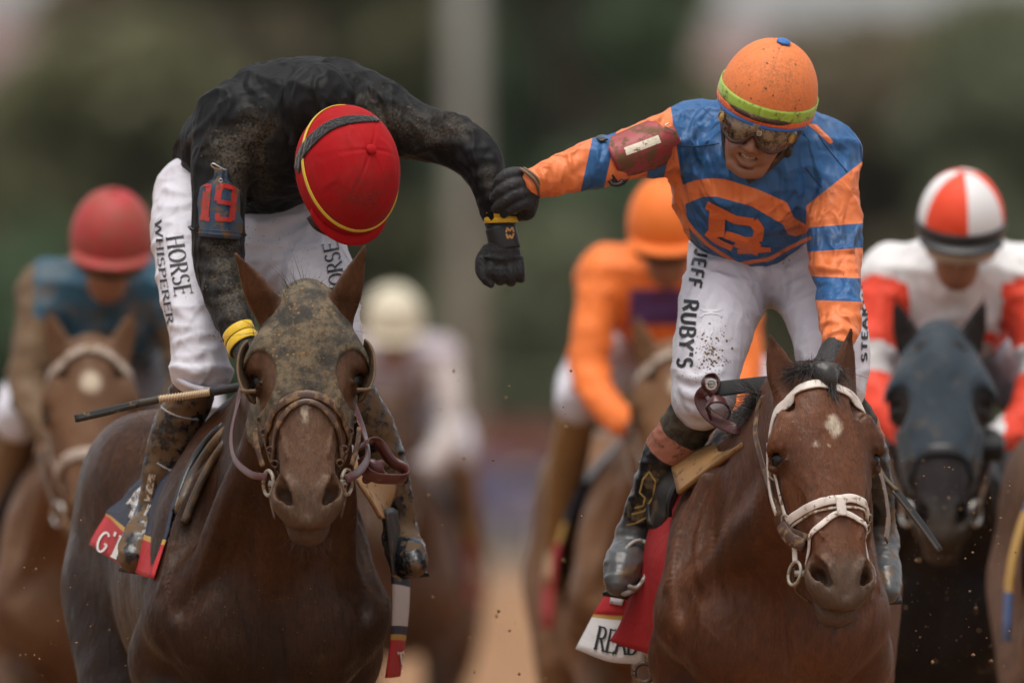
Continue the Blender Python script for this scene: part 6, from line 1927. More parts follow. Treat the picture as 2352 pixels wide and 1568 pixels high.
def left_saddle():
    S = SL
    cl, vfc = patch('saddle_cloth', lay([[(548, 940, .02), (505, 945, .18), (450, 972, .35)], [(530, 965, -.04), (470, 1010, .15), (420, 1045, .40)], [(455, 1060), (390, 1090), (330, 1095)], [(405, 1150), (330, 1150), (272, 1150)],
                                [(385, 1225), (310, 1205), (248, 1172)], [(372, 1262), (292, 1232), (243, 1187)], [(352, 1330), (280, 1300), (205, 1248)]], S, .02, .9),
              m_cloth_bands('red_saddle_cloth', [(0, NAVY), (.10, (.52, .07, .10)), (.20, NAVY), (.735, GOLD), (.80, RED)]), HL, 6, .004, wob=.004)
    Sc = Surf(vfc)
    lettering('lettering', 'T', [(248, 1272), (290, 1290)], 50, Sc, LETTER_W, cl, .20, .09, off=.005)
    lettering('lettering', 'G', [(222, 1262), (246, 1272)], 46, Sc, LETTER_W, cl, .16, .08, off=.005)
    fl, _ = patch('cloth_flap', lay([[(300, 1290, .06), (330, 1275, .02), (360, 1262, -.02)], [(312, 1325, .04), (335, 1320, .0), (356, 1310, -.03)], [(335, 1380, .02), (340, 1375, .0), (345, 1370, -.02)]], S, .02, .3), m_cloth_bands('red_flap', [(0, RED)], .5), HL, 5, .004)
    lb, vfl = patch('white_label', lay([[(312, 1128), (330, 1112), (348, 1098)], [(296, 1150), (320, 1150), (345, 1148)], [(275, 1172), (300, 1190), (322, 1200)]], S, .032, .9), m_leather('label_white', (.66, .63, .62), .6, .42, (.26, .14, .06), 50), HL, 5, .003)
    Sl = Surf(vfl)
    lettering('lettering', 'WOODFORD', [(308, 1152), (325, 1143), (350, 1132)], 12, Sl, INK, lb, .16, .09, off=.004)
    lettering('lettering', 'RESERVE', [(296, 1168), (325, 1180), (345, 1180)], 12, Sl, INK, lb, .16, .09, off=.004)
    sd, _ = patch('saddle', lay([[(552, 952, -.10), (520, 965, -.04), (485, 985, .05)], [(520, 1000, -.14), (470, 1035, -.08), (442, 1075, .0)], [(470, 1080, -.13), (438, 1115, -.08), (418, 1150, -.02)], [(428, 1170, -.10), (412, 1195, -.07), (400, 1215, -.03)]], S, 0, 0),
              m_leather('saddle_leather', (.016, .013, .012), .35, .45, (.10, .062, .028), 20), HL, 6, .010)
    br = m_leather('saddle_roll', (.050, .030, .016), .5, .55, (.125, .075, .032), 24)
    def roll(P, r, mat):
        Q_ = []
        for x, y, d in spline(P, 6):
            h, n = S.front(x, y)
            if h is not None and h[1] < d + .012 and h[1] > d - .25: d = h[1] - .012
            Q_.append(V(x, y, d))
        Q_ = np.array(Q_)
        for _ in range(6): Q_[1:-1] = (Q_[:-2] + Q_[1:-1] * 2 + Q_[2:]) / 4
        tube('saddle_roll', Q_, r, mat, sd, 10)
    roll([(556, 962, -.16), (508, 1000, -.19), (462, 1062, -.19), (430, 1125, -.16), (408, 1190, -.12), (400, 1215, -.09)], .0135, br)
    roll([(545, 955, -.12), (492, 992, -.15), (448, 1050, -.15), (420, 1110, -.12), (402, 1175, -.09)], .009, BLACK_L)
    roll([(560, 972, -.19), (520, 1012, -.215), (478, 1075, -.215), (446, 1140, -.19), (424, 1200, -.15)], .010, br)
    strap('stirrup_leather', [V(452, 960, -.02), V(470, 985, -.06), V(488, 1005, -.09)], .022, .004, BLACK_L, sd, None, nvec=(-.3, -1, .3))
    mx = m_leather('pommel_blue', (.30, .34, .38), .4, .2)
    ball('pommel', V(540, 935, -.02), (.022, .05, .026), mx, sd)
    # off side: ochre pad, girth strap and the hanging corner of the cloth
    pd, _ = patch('saddle_pad', lay([[(795, 1060, -.16), (850, 1068, -.10), (905, 1098, .0)], [(822, 1108, -.18), (866, 1125, -.10), (908, 1128, .0)], [(852, 1150, -.17), (876, 1160, -.10), (896, 1158, -.02)], [(874, 1188, -.14), (880, 1190, -.10), (888, 1188, -.06)]], S, 0, 0), OCHRE_L, HL, 6, .008, wob=.003)
    patch('girth', lay([[(882, 1170, -.10), (896, 1165, -.06), (910, 1172, .0)], [(892, 1240, -.08), (906, 1240, -.04), (919, 1245, .02)], [(902, 1320, -.06), (910, 1325, -.02), (919, 1335, .04)]], S, 0, 0), m_leather('girth_leather', (.035, .034, .036), .4, .4), HL, 5, .008)
    c2, vf2 = patch('saddle_cloth', lay([[(900, 1300, .12), (920, 1305, .20), (941, 1312, .30)], [(902, 1400, .12), (920, 1400, .20), (938, 1402, .30)], [(898, 1470, .12), (915, 1470, .2), (930, 1472, .3)], [(886, 1556, .10), (902, 1555, .2), (918, 1552, .3)]], S, 0, 0),
          m_cloth_bands('cloth_corner', [(0, NAVY), (.13, (.50, .46, .45)), (.50, NAVY), (.60, GOLD), (.66, RED)]), HL, 5, .004)
    lettering('lettering', 'T', [(914, 1540), (930, 1538)], 42, Surf(vf2), LETTER_W, c2, .2, .09, off=.005)
left_saddle()

def ahead(rows, S, off):
    out = []
    for r in rows:
        L_ = []
        for (x, y, d) in r:
            h, n = S.front(x, y)
            if h is not None and h[1] < d + off and h[1] > d - .3: d = h[1] - off
            L_.append(V(x, y, d))
        out.append(L_)
    return out
def right_saddle():
    S = SR
    pad, _ = patch('saddle_pad', ahead([[(1712, 996, -.06), (1628, 1026, -.06), (1541, 1066, -.04)], [(1718, 1004, -.16), (1640, 1046, -.17), (1550, 1096, -.13)], [(1706, 1022, -.22), (1640, 1070, -.23), (1560, 1135, -.18)]], S, .014), OCHRE_L, HR, 7, .012, wob=.002)
    sd, _ = patch('saddle', [[V(1640, 1020, -.02), V(1560, 1045, .0), V(1528, 1068, .04)], [V(1570, 1100, -.12), V(1522, 1100, -.06), V(1496, 1130, .02)], [V(1545, 1165, -.12), V(1510, 1172, -.06), V(1489, 1185, .0)], [V(1520, 1212, -.08), V(1503, 1214, -.05), V(1492, 1214, -.02)]],
              m_leather('saddle_leather_brown', (.022, .017, .014), .45, .42, (.09, .06, .03), 20), HR, 6, .010)
    tube('saddle_roll', spline([V(1596, 1042, -.06), V(1540, 1066, -.04), V(1503, 1110, -.02), (V(1490, 1160, -.02)), V(1494, 1208, -.04)], 6), .007, BLACK_L, sd)
    tube('saddle_roll', spline([V(1590, 1075, -.14), V(1556, 1110, -.15), V(1538, 1150, -.15), V(1536, 1185, -.14)], 6), .008, BLACK_L, sd)
    cl, vf = patch('saddle_cloth', [[V(1575, 1105, -.14), V(1556, 1108, -.10), V(1536, 1112, -.05)], [V(1552, 1190, -.16), V(1525, 1195, -.10), V(1497, 1205, -.03)], [V(1535, 1300, -.17), V(1500, 1310, -.08), V(1466, 1322, .0)], [V(1524, 1400, -.14), V(1478, 1412, -.05), V(1430, 1424, .02)], [V(1512, 1518, -.10), V(1460, 1496, -.03), V(1402, 1470, .02)]],
          m_cloth_bands('red_cloth_right', [(0, (.36, .010, .014))], .32), HR, 6, .005, wob=.008)
    ca, vfa = patch('saddle_cloth', [[V(1500, 1330, .12), V(1455, 1335, .16), V(1412, 1338, .22)], [V(1490, 1400, .12), V(1430, 1398, .16), V(1372, 1398, .22)], [V(1480, 1425, .12), V(1420, 1425, .17), V(1362, 1418, .22)], [V(1478, 1522, .10), V(1400, 1518, .15), V(1322, 1492, .2)]],
          m_cloth_bands('white_cloth_right', [(0, RED), (.57, GOLD), (.66, WHT)], .24), HR, 6, .004, wob=.003)
    Sa = Surf(vfa)
    lettering('lettering', 'READ', [(1366, 1490), (1410, 1500), (1470, 1504)], 52, Sa, INK, ca, .18, .07, off=.005)
    lb, _ = patch('white_label', [[V(1408, 1350, .19), V(1440, 1352, .15)], [V(1400, 1385, .19), V(1428, 1390, .15)]], m_leather('label_white_right', (.66, .63, .66), .6, .25), HR, 4, .002)
    gl, _ = patch('girth', [[V(1478, 1490, .02), V(1500, 1490, -.03), V(1520, 1495, -.08)], [V(1490, 1530, .03), V(1510, 1535, -.02), V(1526, 1540, -.07)], [V(1505, 1600, .05), V(1518, 1600, 0), V(1530, 1600, -.05)]], m_leather('girth_white', (.55, .45, .33), .6, .5), HR, 4, .006)
    ring('girth_buckle', V(1478, 1545, -.04), .022, .006, BROWN_L, gl)
right_saddle()

def stirrup(c, w, h, parent, mat, tilt=0.0, d=.0):
    P = []
    for t in np.linspace(0, 2 * math.pi, 33):
        x, z = w * math.sin(t), h * math.cos(t)
        if z < -h * .75: z = -h * .75
        P.append(np.asarray(c) + np.array([x * math.cos(tilt) - z * math.sin(tilt), d * math.cos(t), x * math.sin(tilt) + z * math.cos(tilt)]))
    o = tube('stirrup', P, .0052, mat, parent, 8)
    return o
MS = m_leather('stirrup_steel', (.30, .28, .25), .3, .35, (.15, .09, .04), 60)
st = stirrup(V(362, 1205, -.02), .034, .055, HL, MS, -.25, .03)
tube('stirrup_tread', spline([V(330, 1245, -.045), V(350, 1262, -.05), V(378, 1255, -.04)], 5), .008, MS, st)
st = stirrup(V(928, 1260, .0), .030, .05, HL, MS, .25, .03)
tube('stirrup_tread', spline([V(905, 1290, -.03), V(925, 1305, -.04), V(945, 1300, -.03)], 5), .008, MS, st)
st = stirrup(V(1455, 1300, -.04), .034, .062, HR, MS, -.35, .03)
tube('stirrup_tread', spline([V(1418, 1345, -.06), V(1435, 1362, -.07), V(1462, 1350, -.05)], 5), .008, MS, st)
st = stirrup(V(2034, 1335, -.01), .026, .052, HR, MS, .2, .03)
# soles under the boots
for P_, pr in (([V(372, 1232, .07), V(345, 1262, .02), V(300, 1312, -.055)], bL), ([V(912, 1262, .08), V(930, 1302, .02), V(956, 1322, -.05)], bL2), ([V(1470, 1262, .09), V(1450, 1330, .02), V(1412, 1368, -.05)], bR), ([V(2025, 1280, .09), V(2034, 1350, .0), V(2042, 1384, -.05)], bR2)):
    strap('sole', P_, .062, .010, BLACK_L, pr, None, nvec=(0, -.35, 1))

def whip_left():
    o = thing('riding_crop', 'black riding crop with beige wound shaft, pointing left beside the boot', 'riding crop', V(545, 889, -.30), 'riding crops')
    tube('handle', spline([V(610, 878, -.34), V(560, 886, -.32), V(485, 900, -.29)], 6), .0105, m_plain('crop_grip', (.012, .012, .013), .6, bump=.4), o, 10)
    sh = tube('shaft', spline([V(486, 900, -.29), V(430, 908, -.27), V(362, 917, -.25)], 6), .0078, m_plain('crop_wrap', (.42, .29, .17), .7, bump=.6), o, 10)
    wv = []
    P = spline([V(484, 900, -.29), V(430, 908, -.27), V(364, 917, -.25)], 60)
    a = np.arange(len(P)); coil = P + np.stack([np.zeros(len(P)), np.cos(a * 1.05), np.sin(a * 1.05)], 1) * .0085
    tube('winding', coil, .0015, m_plain('crop_thread', (.55, .42, .28), .8), sh, 5)
    tube('keeper', spline([V(366, 916, -.25), V(350, 920, -.247), V(318, 926, -.24)], 5), .0092, m_plain('crop_keeper', (.045, .036, .026), .6), o, 10)
    fm = m_leather('crop_flap', (.014, .013, .012), .5, .25)
    strap('flap', [V(322, 925, -.24), V(250, 942, -.22), V(172, 961, -.20)], .017, .004, fm, o, None, nvec=(0, -1, .25))
    strap('flap', [V(322, 929, -.243), V(250, 948, -.225), V(176, 965, -.207)], .010, .003, fm, o, None, nvec=(0, -1, -.25))
whip_left()
def whip_right():
    o = thing('riding_crop', 'thin dark riding crop pointing down right beside the red bay face', 'riding crop', V(2032, 1100, -.46), 'riding crops')
    tube('handle', spline([V(1915, 850, -.42), V(1960, 950, -.44), V(2010, 1055, -.46)], 6), .009, m_plain('crop_grip_right', (.012, .012, .013), .6), o, 8)
    tube('shaft', spline([V(2008, 1052, -.46), V(2030, 1096, -.47), V(2060, 1128, -.48)], 6), .0065, m_plain('crop_shaft_right', (.10, .075, .045), .5, bump=.6), o, 8)
    strap('flap', [V(2054, 1122, -.478), V(2110, 1192, -.49), V(2160, 1264, -.50)], .014, .004, m_leather('crop_flap_right', (.016, .016, .018), .35, .2), o, None, nvec=(.3, -1, .2))
    strap('flap', [V(2050, 1126, -.482), V(2106, 1198, -.494), V(2156, 1266, -.505)], .007, .004, m_leather('crop_flap_edge', (.05, .04, .03), .5, .3), o, None, nvec=(.3, -1, .2))
whip_right()

# clods and spray stuck to hood, cap, sleeves and breeches
Sh = Surf(vf_hood)
splash('mud_splash', 705, 790, 70, 65, 240, Sh, hood, 91, .0042)
splash('mud_splash', 700, 860, 60, 40, 160, Sh, hood, 92, .0026)
S_ = Surf(vf_hr)
splash('mud_splash', 1770, 185, 38, 42, 70, S_, hr, 93, .0030)
splash('mud_splash', 1790, 150, 40, 30, 60, S_, hr, 94, .0016)
S_ = Surf(vf_shirtL)
splash('mud_splash', 545, 350, 45, 50, 150, S_, shirtL, 95, .0022)
splash('mud_splash', 880, 280, 70, 40, 150, S_, shirtL, 96, .0022)
splash('mud_splash', 515, 640, 30, 70, 140, S_, shirtL, 97, .0024)
splash('mud_splash', 1700, 830, 20, 40, 40, SpR, pantsR, 98, .0014)
splash('mud_splash', 430, 640, 40, 90, 60, SpL, pantsL, 99, .0014)
splash('mud_splash', 680, 560, 50, 40, 60, SpL, pantsL, 100, .0015)
splash('mud_splash', 1460, 350, 60, 30, 90, Surf(vf_shirtR), shirtR, 101, .0016)
splash('mud_splash', 1915, 620, 30, 90, 80, SsR, shirtR, 102, .0015)
S_ = Surf(vf_hl)
splash('mud_splash', 820, 450, 50, 45, 60, S_, hl, 103, .0016)
splash('mud_splash', 1920, 1150, 60, 140, 220, SR, HR_body, 104, .0022)
splash('mud_splash', 1700, 1350, 110, 110, 160, SR, HR_body, 105, .0022)
splash('mud_splash', 620, 1400, 130, 100, 160, SL, HL_body, 106, .0022)
splash('mud_splash', 705, 1080, 40, 60, 80, SL, HL_body, 107, .0022)
# ================================================================== the rest of the field, out of focus behind
def place(objs_root, px, depth, yaw=0.0, scale=1.0, lift=0.0):
    k = (CAM_DIST + depth) / CAM_DIST / 1000.0
    objs_root.location = ((px - 1176) * k, depth, lift)
    objs_root.rotation_euler = (0, 0, yaw)
    objs_root.scale = (scale,) * 3

G_poll, G_nose = np.array([0, -.86, 1.79]), np.array([0, -1.14, 1.30])
F, gpre, GL, gG, GRm = horse_field((0, 0, 0), 0.0, G_poll, G_nose, (0, -1, .5), fine=.011, coarse=.018, chest=.95)
for sy in (-1, 1):
    ear(F, gG(.03, sy * .072, -.06), gG(.03, sy * .072, -.06) + np.array([sy * .045, -.01, .165]), np.array([sy * .2, -1, 0]), .034)
gv, gQ = F.surface(2)
g_loc = (gv - G_poll) @ GRm
g_star = smoothstep(-np.sqrt(((g_loc[:, 0] - .12) / .035) ** 2 + (g_loc[:, 1] / .032) ** 2), -1.1, -.6) * (g_loc[:, 2] > -.1) * (np.abs(g_loc[:, 0] - .12) < .1)
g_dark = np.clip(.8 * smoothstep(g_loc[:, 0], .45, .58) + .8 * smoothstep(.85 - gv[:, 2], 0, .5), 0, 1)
SG = Surf((gv, gQ))
# hood region for the hooded one
Hh = gpre.copy()
X, Y, Z_ = [Hh.ax[i].reshape([-1 if j == i else 1 for j in range(3)]) for i in range(3)]
p = (X - G_poll[0], Y - G_poll[1], Z_ - G_poll[2])
lx, ly, lz = [p[0] * GRm[0, i] + p[1] * GRm[1, i] + p[2] * GRm[2, i] for i in range(3)]
reg = np.maximum(lx - (.33 + np.minimum(6 * ly * ly, .1)), np.maximum(-(lz + .26), Y - (G_poll[1] + .2)))
for sy in (-1, 1):
    reg = np.maximum(reg, np.where(ly * sy > 0, (1 - np.sqrt(((lx - .19) / .05) ** 2 + ((ly - sy * .112) / .034) ** 2)) * .03, -1))
Hh.f = np.maximum(Hh.f - .009, reg).astype(np.float32)
hv, hQ = Hh.surface(1)

MUDDY_W = m_leather('muddy_white_strap', (.42, .34, .28), .6, .5)
def field_horse(label, coat, px, depth, yaw, star, hood=None, straps=MUDDY_W, cloth=None, blaze=True):
    t = thing('horse', label, 'horse', (0, 0, 0), 'galloping race horses')
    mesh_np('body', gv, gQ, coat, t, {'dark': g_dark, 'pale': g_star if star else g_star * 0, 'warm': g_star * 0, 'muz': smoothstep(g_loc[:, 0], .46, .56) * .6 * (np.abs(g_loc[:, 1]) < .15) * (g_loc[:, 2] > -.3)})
    for sy in (-1, 1):
        ball('eye', gG(.198, sy * .109, -.066), (.019, .018, .019), EYE_M, t)
    if hood is not None:
        mesh_np('hood', hv, hQ, hood, t)
    b = strap('bridle', [gG(.10, -.108, -.10), gG(.17, -.120, -.11), gG(.30, -.092, -.115), gG(.45, -.078, -.12)], .016, .005, straps, t, SG, .008)
    strap('cheekpiece', [gG(.10, .108, -.10), gG(.17, .120, -.11), gG(.30, .092, -.115), gG(.45, .078, -.12)], .016, .005, straps, b, SG, .008)
    strap('browband', [gG(.12, -.112, -.12), gG(.07, -.10, -.06), gG(.035, -.05, 0), gG(.03, 0, 0), gG(.035, .05, 0), gG(.07, .10, -.06), gG(.12, .112, -.12)], .026, .006, straps, b, SG, .008)
    strap('noseband', [gG(.36, -.085, -.14), gG(.35, -.07, -.06), gG(.35, 0, 0), gG(.35, .07, -.06), gG(.36, .085, -.14)], .028, .006, straps, b, SG, .006)
    for sy in (-1, 1):
        ring('bit_ring', gG(.48, sy * .088, -.12), .03, .005, STEEL, b, (sy, -.5, 0))
        tube('rein', spline([gG(.48, sy * .088, -.12), np.array([sy * .13, -.75, 1.48]), np.array([sy * .10, -.42, 1.54])], 6), .008, BROWN_L, b, 6)
    hair_tuft('mane', [gG(0, 0, -.12), np.array([0, -.5, 1.72]), np.array([0, -.15, 1.58])], [np.array([.3, .3, .5])] * 3, .10, HAIR_M, t, 120, .4, 21, .004)
    tl = hair_tuft('tail', [GL(0, 1.32, 1.40), GL(0, 1.36, 1.36)], [np.array([0, .8, -.3]), np.array([.1, .8, -.5])], .6, HAIR_M, t, 160, .2, 22, .006)
    rows = []
    for z, w in ((1.50, .10), (1.40, .22), (1.22, .285), (1.02, .30)):
        rows.append([(w, y, z) for y in (-.05, .25, .55)])
    cm = cloth or m_cloth_bands('field_cloth', [(0, NAVY), (.5, GOLD), (.6, RED)])
    for sy in (-1, 1):
        patch('saddle_cloth', [[np.array([x * sy, y, z]) for x, y, z in r] for r in rows], cm, t, 4, .006)
    patch('saddle', [[np.array([-.2, y, 1.42]) for y in (.0, .25, .45)], [np.array([-.1, y, 1.53]) for y in (.0, .25, .45)], [np.array([0, y, 1.57]) for y in (.0, .25, .45)], [np.array([.1, y, 1.53]) for y in (.0, .25, .45)], [np.array([.2, y, 1.42]) for y in (.0, .25, .45)]], BLACK_L, t, 4, .01)
    place(t, px, depth, yaw)
    return t

# one crouching rider, rebuilt in each rider's colours
c_arms = [[(np.array([s * .165, -.08, 1.93]), .072), (np.array([s * .205, -.14, 1.80]), .062), (np.array([s * .210, -.20, 1.66]), .056), (np.array([s * .150, -.34, 1.56]), .046), (np.array([s * .085, -.44, 1.53]), .036)] for s in (-1, 1)]
c_torso = [(np.array([0, .38, 1.78]), .125), (np.array([0, .2, 1.88]), .150), (np.array([0, .02, 1.93]), .148), (np.array([0, -.10, 1.95]), .11)]
c_legs = [[(np.array([s * .085, .36, 1.74]), .105), (np.array([s * .20, .12, 1.68]), .090), (np.array([s * .245, -.10, 1.60]), .066)] for s in (-1, 1)]
c_boots = [[(np.array([s * .245, -.09, 1.58]), .055), (np.array([s * .275, .06, 1.42]), .055), (np.array([s * .300, .20, 1.24]), .042), (np.array([s * .305, .22, 1.16]), .036), (np.array([s * .310, .10, 1.10]), .036)] for s in (-1, 1)]
def crouch_mesh():
    out = {}
    lo, hi = bounds(c_arms + [c_torso], .06); F = Field.box(lo, hi, .011)
    F.chain(c_torso, .03); F.ell((0, .0, 1.86), (.16, .16, .13), None, .05)
    F.cap((-.17, -.05, 1.95), (.17, -.05, 1.95), .085, None, .05)
    for a in c_arms: F.chain(a, .03)
    v, Q = F.surface(1); out['shirt'] = (wrinkle(v, Q, [((12, 12, 14), .010, 81, None)]), Q)
    lo, hi = bounds(c_legs, .1); F = Field.box(lo, hi, .011)
    F.ell((0, .36, 1.72), (.16, .14, .12), None, .05)
    for a in c_legs: F.chain(a, .04)
    v, Q = F.surface(1); out['breeches'] = (wrinkle(v, Q, [((12, 12, 14), .008, 82, None)]), Q)
    for i, b in enumerate(c_boots):
        lo, hi = bounds([b], .05); F = Field.box(lo, hi, .010); F.chain(b, .02); out['boot%d' % i] = F.surface(1)
    lo, hi = bounds(c_arms + [c_torso] + c_legs, .05); F = Field.box(lo, np.array([hi[0], hi[1], 2.32]), .013)
    for a in c_arms + [c_torso] + c_legs: F.chain([(p, r - .016) for p, r in a], .03)
    h = C_HEAD
    F.chain([(np.array([0, -.1, 1.95]), .055), (h(0, -.01, -.10), .055)], .03)
    F.ell(h(0, 0, -.01), (.074, .09, .088), h.R, .02); F.ell(h(0, .042, -.08), (.058, .052, .085), h.R, .025); F.ell(h(0, .046, -.125), (.05, .046, .048), h.R, .02)
    F.cap(h(0, .095, -.05), h(0, .12, -.09), .010, .014, .01)
    out['body'] = F.surface(2)
    for i, s in enumerate((-1, 1)):
        c = np.array([s * .078, -.46, 1.52]); F = Field.box(c - .09, c + .09, .006)
        F.ell(c, (.034, .04, .038), None, .01)
        for j in range(4):
            F.chain([(c + np.array([s * (-.026 + j * .017), -.02, .012]), .013), (c + np.array([s * (-.026 + j * .017), -.045, -.012]), .0125), (c + np.array([s * (-.026 + j * .017), -.02, -.038]), .012)], .003)
        F.chain([(c + np.array([-s * .03, 0, .01]), .014), (c + np.array([-s * .045, -.03, .0]), .012)], .004)
        out['glove%d' % i] = F.surface(1)
    return out
C_HEAD = Frame((0, -.30, 2.09), (0, -.35, .93), (0, -.93, -.35))
CM = crouch_mesh()
def sleeve_t(v):
    """Metres down the sleeve from the shoulder, negative on the trunk."""
    C = spline(np.array([p for p, r in c_arms[1]]), 10); cum = np.concatenate([[0], np.cumsum(np.linalg.norm(np.diff(C, axis=0), axis=1))])
    w = v.copy(); w[:, 0] = np.abs(w[:, 0])
    d2 = ((w[:, None, :] - C[None]) ** 2).sum(2)
    t = cum[d2.argmin(1)]
    return np.where(w[:, 0] > .118, t, -1.0)

def field_rider(label, px, depth, yaw, shirt, shirt_attr, cap, cap_fn, breech, boot_m, goggle_m, strapcol, dx=0.0, roll=0.0, band=None, lift=0.0):
    t = thing('person', label, 'person', (0, 0, 0), 'jockeys')
    mesh_np('body', *CM['body'], SKIN, t)
    mesh_np('shirt', *CM['shirt'], shirt, t, {'pat': shirt_attr(CM['shirt'][0])})
    mesh_np('breeches', *CM['breeches'], breech, t)
    for i in (0, 1):
        mesh_np('boot', *CM['boot%d' % i], boot_m, t); mesh_np('glove', *CM['glove%d' % i], GLOVE, t)
    h = Frame(C_HEAD.c + np.array([dx, 0, 0]), C_HEAD.u + np.array([roll, 0, 0]), C_HEAD.f)
    hm, vf = helmet(h, .112, .135, .135, cap, t, lo=-14, naz=72, nel=26)
    loc = (vf[0] - h.c) @ h.R
    a = hm.data.attributes.new('pat', 'FLOAT', 'POINT'); a.data.foreach_set('value', cap_fn(loc).astype(np.float32))
    peak(h, .112, .135, .135, -8, .040, cap if band is None else band, hm, 66, .010)
    if band is not None: helmet_band(h, .112, .135, .135, -14, 4, band, hm, 'band', 0, 360, .004)
    helmet_band(h, .104, .127, .135, -30, -12, strapcol, hm, 'harness', 0, 360, 0)
    ball('button', h(0, 0, .137), (.014, .014, .006), cap, hm, h.R)
    rows = [[h((.092 + .012 * math.sin(f * 3.14)) * math.sin(a), .02 + (.105 + .01 * math.sin(f * 3.14)) * math.cos(a), -.022 - .052 * f) for a in np.radians(np.linspace(-62, 62, 15))] for f in (0, .33, .66, 1)]
    patch('goggles', rows, goggle_m, t, 2, .004)
    place(t, px, depth, yaw, 1.0, lift)
    return t

def pat_mat(name, c1, c2, **k):
    return m_fabric(name, c1, .6, k.get('mud', .15), k.get('mc', MUD_DRY), 10, wr=.3, col2=c2, attr='pat', sheen=.05)
none_ = lambda v: np.full(len(v), -1.0)
sd_ = lambda x: x

# left: pink-red cap, teal and tan silks on a chestnut
chest = m_coat('chestnut_coat', (.14, .066, .032), (.09, .045, .022), .5, (.26, .15, .08))
chest2 = m_coat('light_chestnut_coat', (.19, .088, .038), (.12, .06, .03), .4, (.30, .18, .09))
brown = m_coat('brown_coat', (.10, .045, .026), (.035, .02, .012), .4, (.20, .12, .07))
black = m_coat('black_coat', (.020, .014, .013), (.010, .008, .008), .15, (.08, .06, .045))
field_horse('chestnut horse with white star and pale bridle, blurred at far left', chest, 200, 7.5, math.radians(2), True)
field_rider('mud caked jockey in pinkish red cap and teal shirt, blurred at far left', 252, 7.5, 0.0, pat_mat('teal_tan_silk', (.018, .075, .12), (.13, .075, .035), mud=.45), lambda v: np.maximum(sleeve_t(v) - .10, np.abs(v[:, 0]) - .205),
            m_fabric('pink_red_cap', (.42, .030, .038), .6, .62, (.24, .11, .05), 9, wr=.1, sheen=.05), lambda l: np.full(len(l), -1.), W_L, m_leather('tan_boot', (.16, .09, .04), .5, .5), m_leather('dark_goggles', (.05, .03, .02), .2, .4), DK, .012, .05)
# right: red and white cap and silks on a hooded black horse
redw = m_fabric('red_white_silk', (.70, .68, .68), .6, .05, wr=.3, col2=(.78, .060, .025), attr='pat', sheen=.05)
def rw(v):
    t = sleeve_t(v)
    return np.where(t >= 0, np.minimum(t - .015, np.abs(t - .235) - .045), .012 - np.abs(v[:, 2] - 1.79 + .25 * (v[:, 1] + .1)) * (v[:, 1] < .1) - .2 * (v[:, 1] >= .1))
capw = m_fabric('red_white_cap', (.74, .72, .72), .6, .03, wr=.1, col2=(.80, .065, .02), attr='pat', sheen=.05)
def quarters(l):
    az = np.arctan2(l[:, 0], l[:, 1]); n = 3.0
    return np.cos(n * (az + .42)) * .05 * np.sqrt(l[:, 0] ** 2 + l[:, 1] ** 2) / .1
field_horse('black horse in a slate blue hood, blurred behind the red bay', black, 2140, 5.4, 0.0, False, m_fabric('slate_hood', (.020, .034, .048), .7, .2, wr=.2), BLACK_L)
field_rider('jockey in red and white sleeves and quartered cap, blurred at right', 2192, 5.0, 0.0, redw, rw, capw, quarters, W_R, BOOT_BLACK, m_leather('clear_goggles', (.45, .42, .36), .15, .2), BLACK_L, .01, .03, m_plain('black_brim', (.02, .02, .022), .4))
# orange rider between the two front horses
field_horse('light chestnut horse mostly hidden behind the orange sleeved rider', chest2, 1512, 8.5, math.radians(3), True)
field_rider('jockey all in orange with purple front, blurred between the two leaders', 1530, 8.5, 0.0, pat_mat('orange_purple_silk', (.85, .19, .03), (.10, .045, .16), mud=.1), lambda v: np.where((v[:, 1] < -.02) & (np.abs(v[:, 0]) < .11), .05 - np.abs(v[:, 2] - 1.86), -1.0),
            m_fabric('plain_orange_cap', (.86, .19, .025), .6, .05, wr=.1, sheen=.05), lambda l: np.full(len(l), -1.), W_R, m_leather('ochre_boot', (.30, .17, .06), .5, .4), m_leather('dark_goggles_orange', (.03, .02, .02), .2, .3), DK, 0.0, 0.0, None, .055)
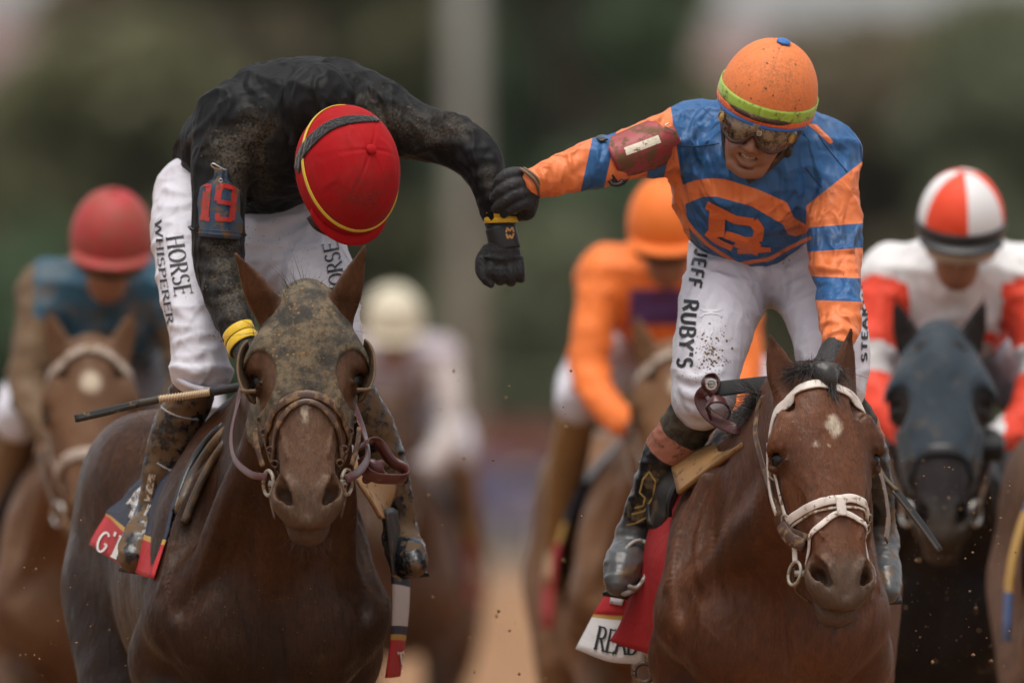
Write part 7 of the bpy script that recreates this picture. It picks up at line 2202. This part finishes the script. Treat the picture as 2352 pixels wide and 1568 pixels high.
# pale-capped rider further back
field_horse('brown horse farthest back, behind the dark bay', brown, 905, 26, math.radians(-2), False, None, BROWN_L)
field_rider('jockey with cream cap and pale mauve sleeves, farthest back', 905, 26, 0.0, pat_mat('pale_silk', (.42, .36, .40), (.55, .48, .46), mud=.3), lambda v: sleeve_t(v) - .02,
            m_fabric('cream_cap', (.66, .60, .46), .6, .1, wr=.1, sheen=.05), lambda l: np.full(len(l), -1.), W_L, m_leather('tan_boot_far', (.20, .11, .05), .5, .5), m_leather('dark_goggles_far', (.12, .05, .03), .2, .4), DK)
# a further horse at the right edge, only its shoulder in the picture
field_horse('brown horse cut off by the right edge of the picture', m_coat('edge_brown_coat', (.15, .075, .045), (.05, .03, .02), .4), 2596, 3.0, 0.0, False, None, BROWN_L, m_cloth_bands('blue_gold_cloth', [(0, (.05, .10, .25)), (.45, GOLD), (.8, (.05, .10, .25))]))

# flying clods of dirt
def clods():
    r = np.random.default_rng(77); parts = []
    for i in range(420):
        if i < 90: c = V(r.uniform(20, 330), r.uniform(1150, 1560), r.uniform(-1.0, 1.5))
        elif i < 300: c = V(r.uniform(2060, 2352), r.uniform(1050, 1560), r.uniform(-1.0, 3.0))
        elif i < 360: c = V(r.uniform(980, 1350), r.uniform(850, 1560), r.uniform(-.5, 2.0))
        else: c = np.array([r.uniform(-1.2, 1.3), r.uniform(-1, 6), r.uniform(.1, 1.0)])
        s = .0011 + .0036 * r.random() ** 5
        k = [(0, 0, 1), (1, 0, 0), (0, 1, 0), (-1, 0, 0), (0, -1, 0), (0, 0, -1)]
        parts.append(([c + np.array(q) * s * r.uniform(.6, 1.4) for q in k], [(0, 1, 2), (0, 2, 3), (0, 3, 4), (0, 4, 1), (5, 2, 1), (5, 3, 2), (5, 4, 3), (5, 1, 4)]))
    v, F = join_vf(parts)
    tag(mesh_py('flying_dirt', v, F, m_plain('flying_dirt', (.20, .115, .055), .9)), kind='stuff', label='specks of dirt thrown up by the hooves', cat='dirt')
clods()
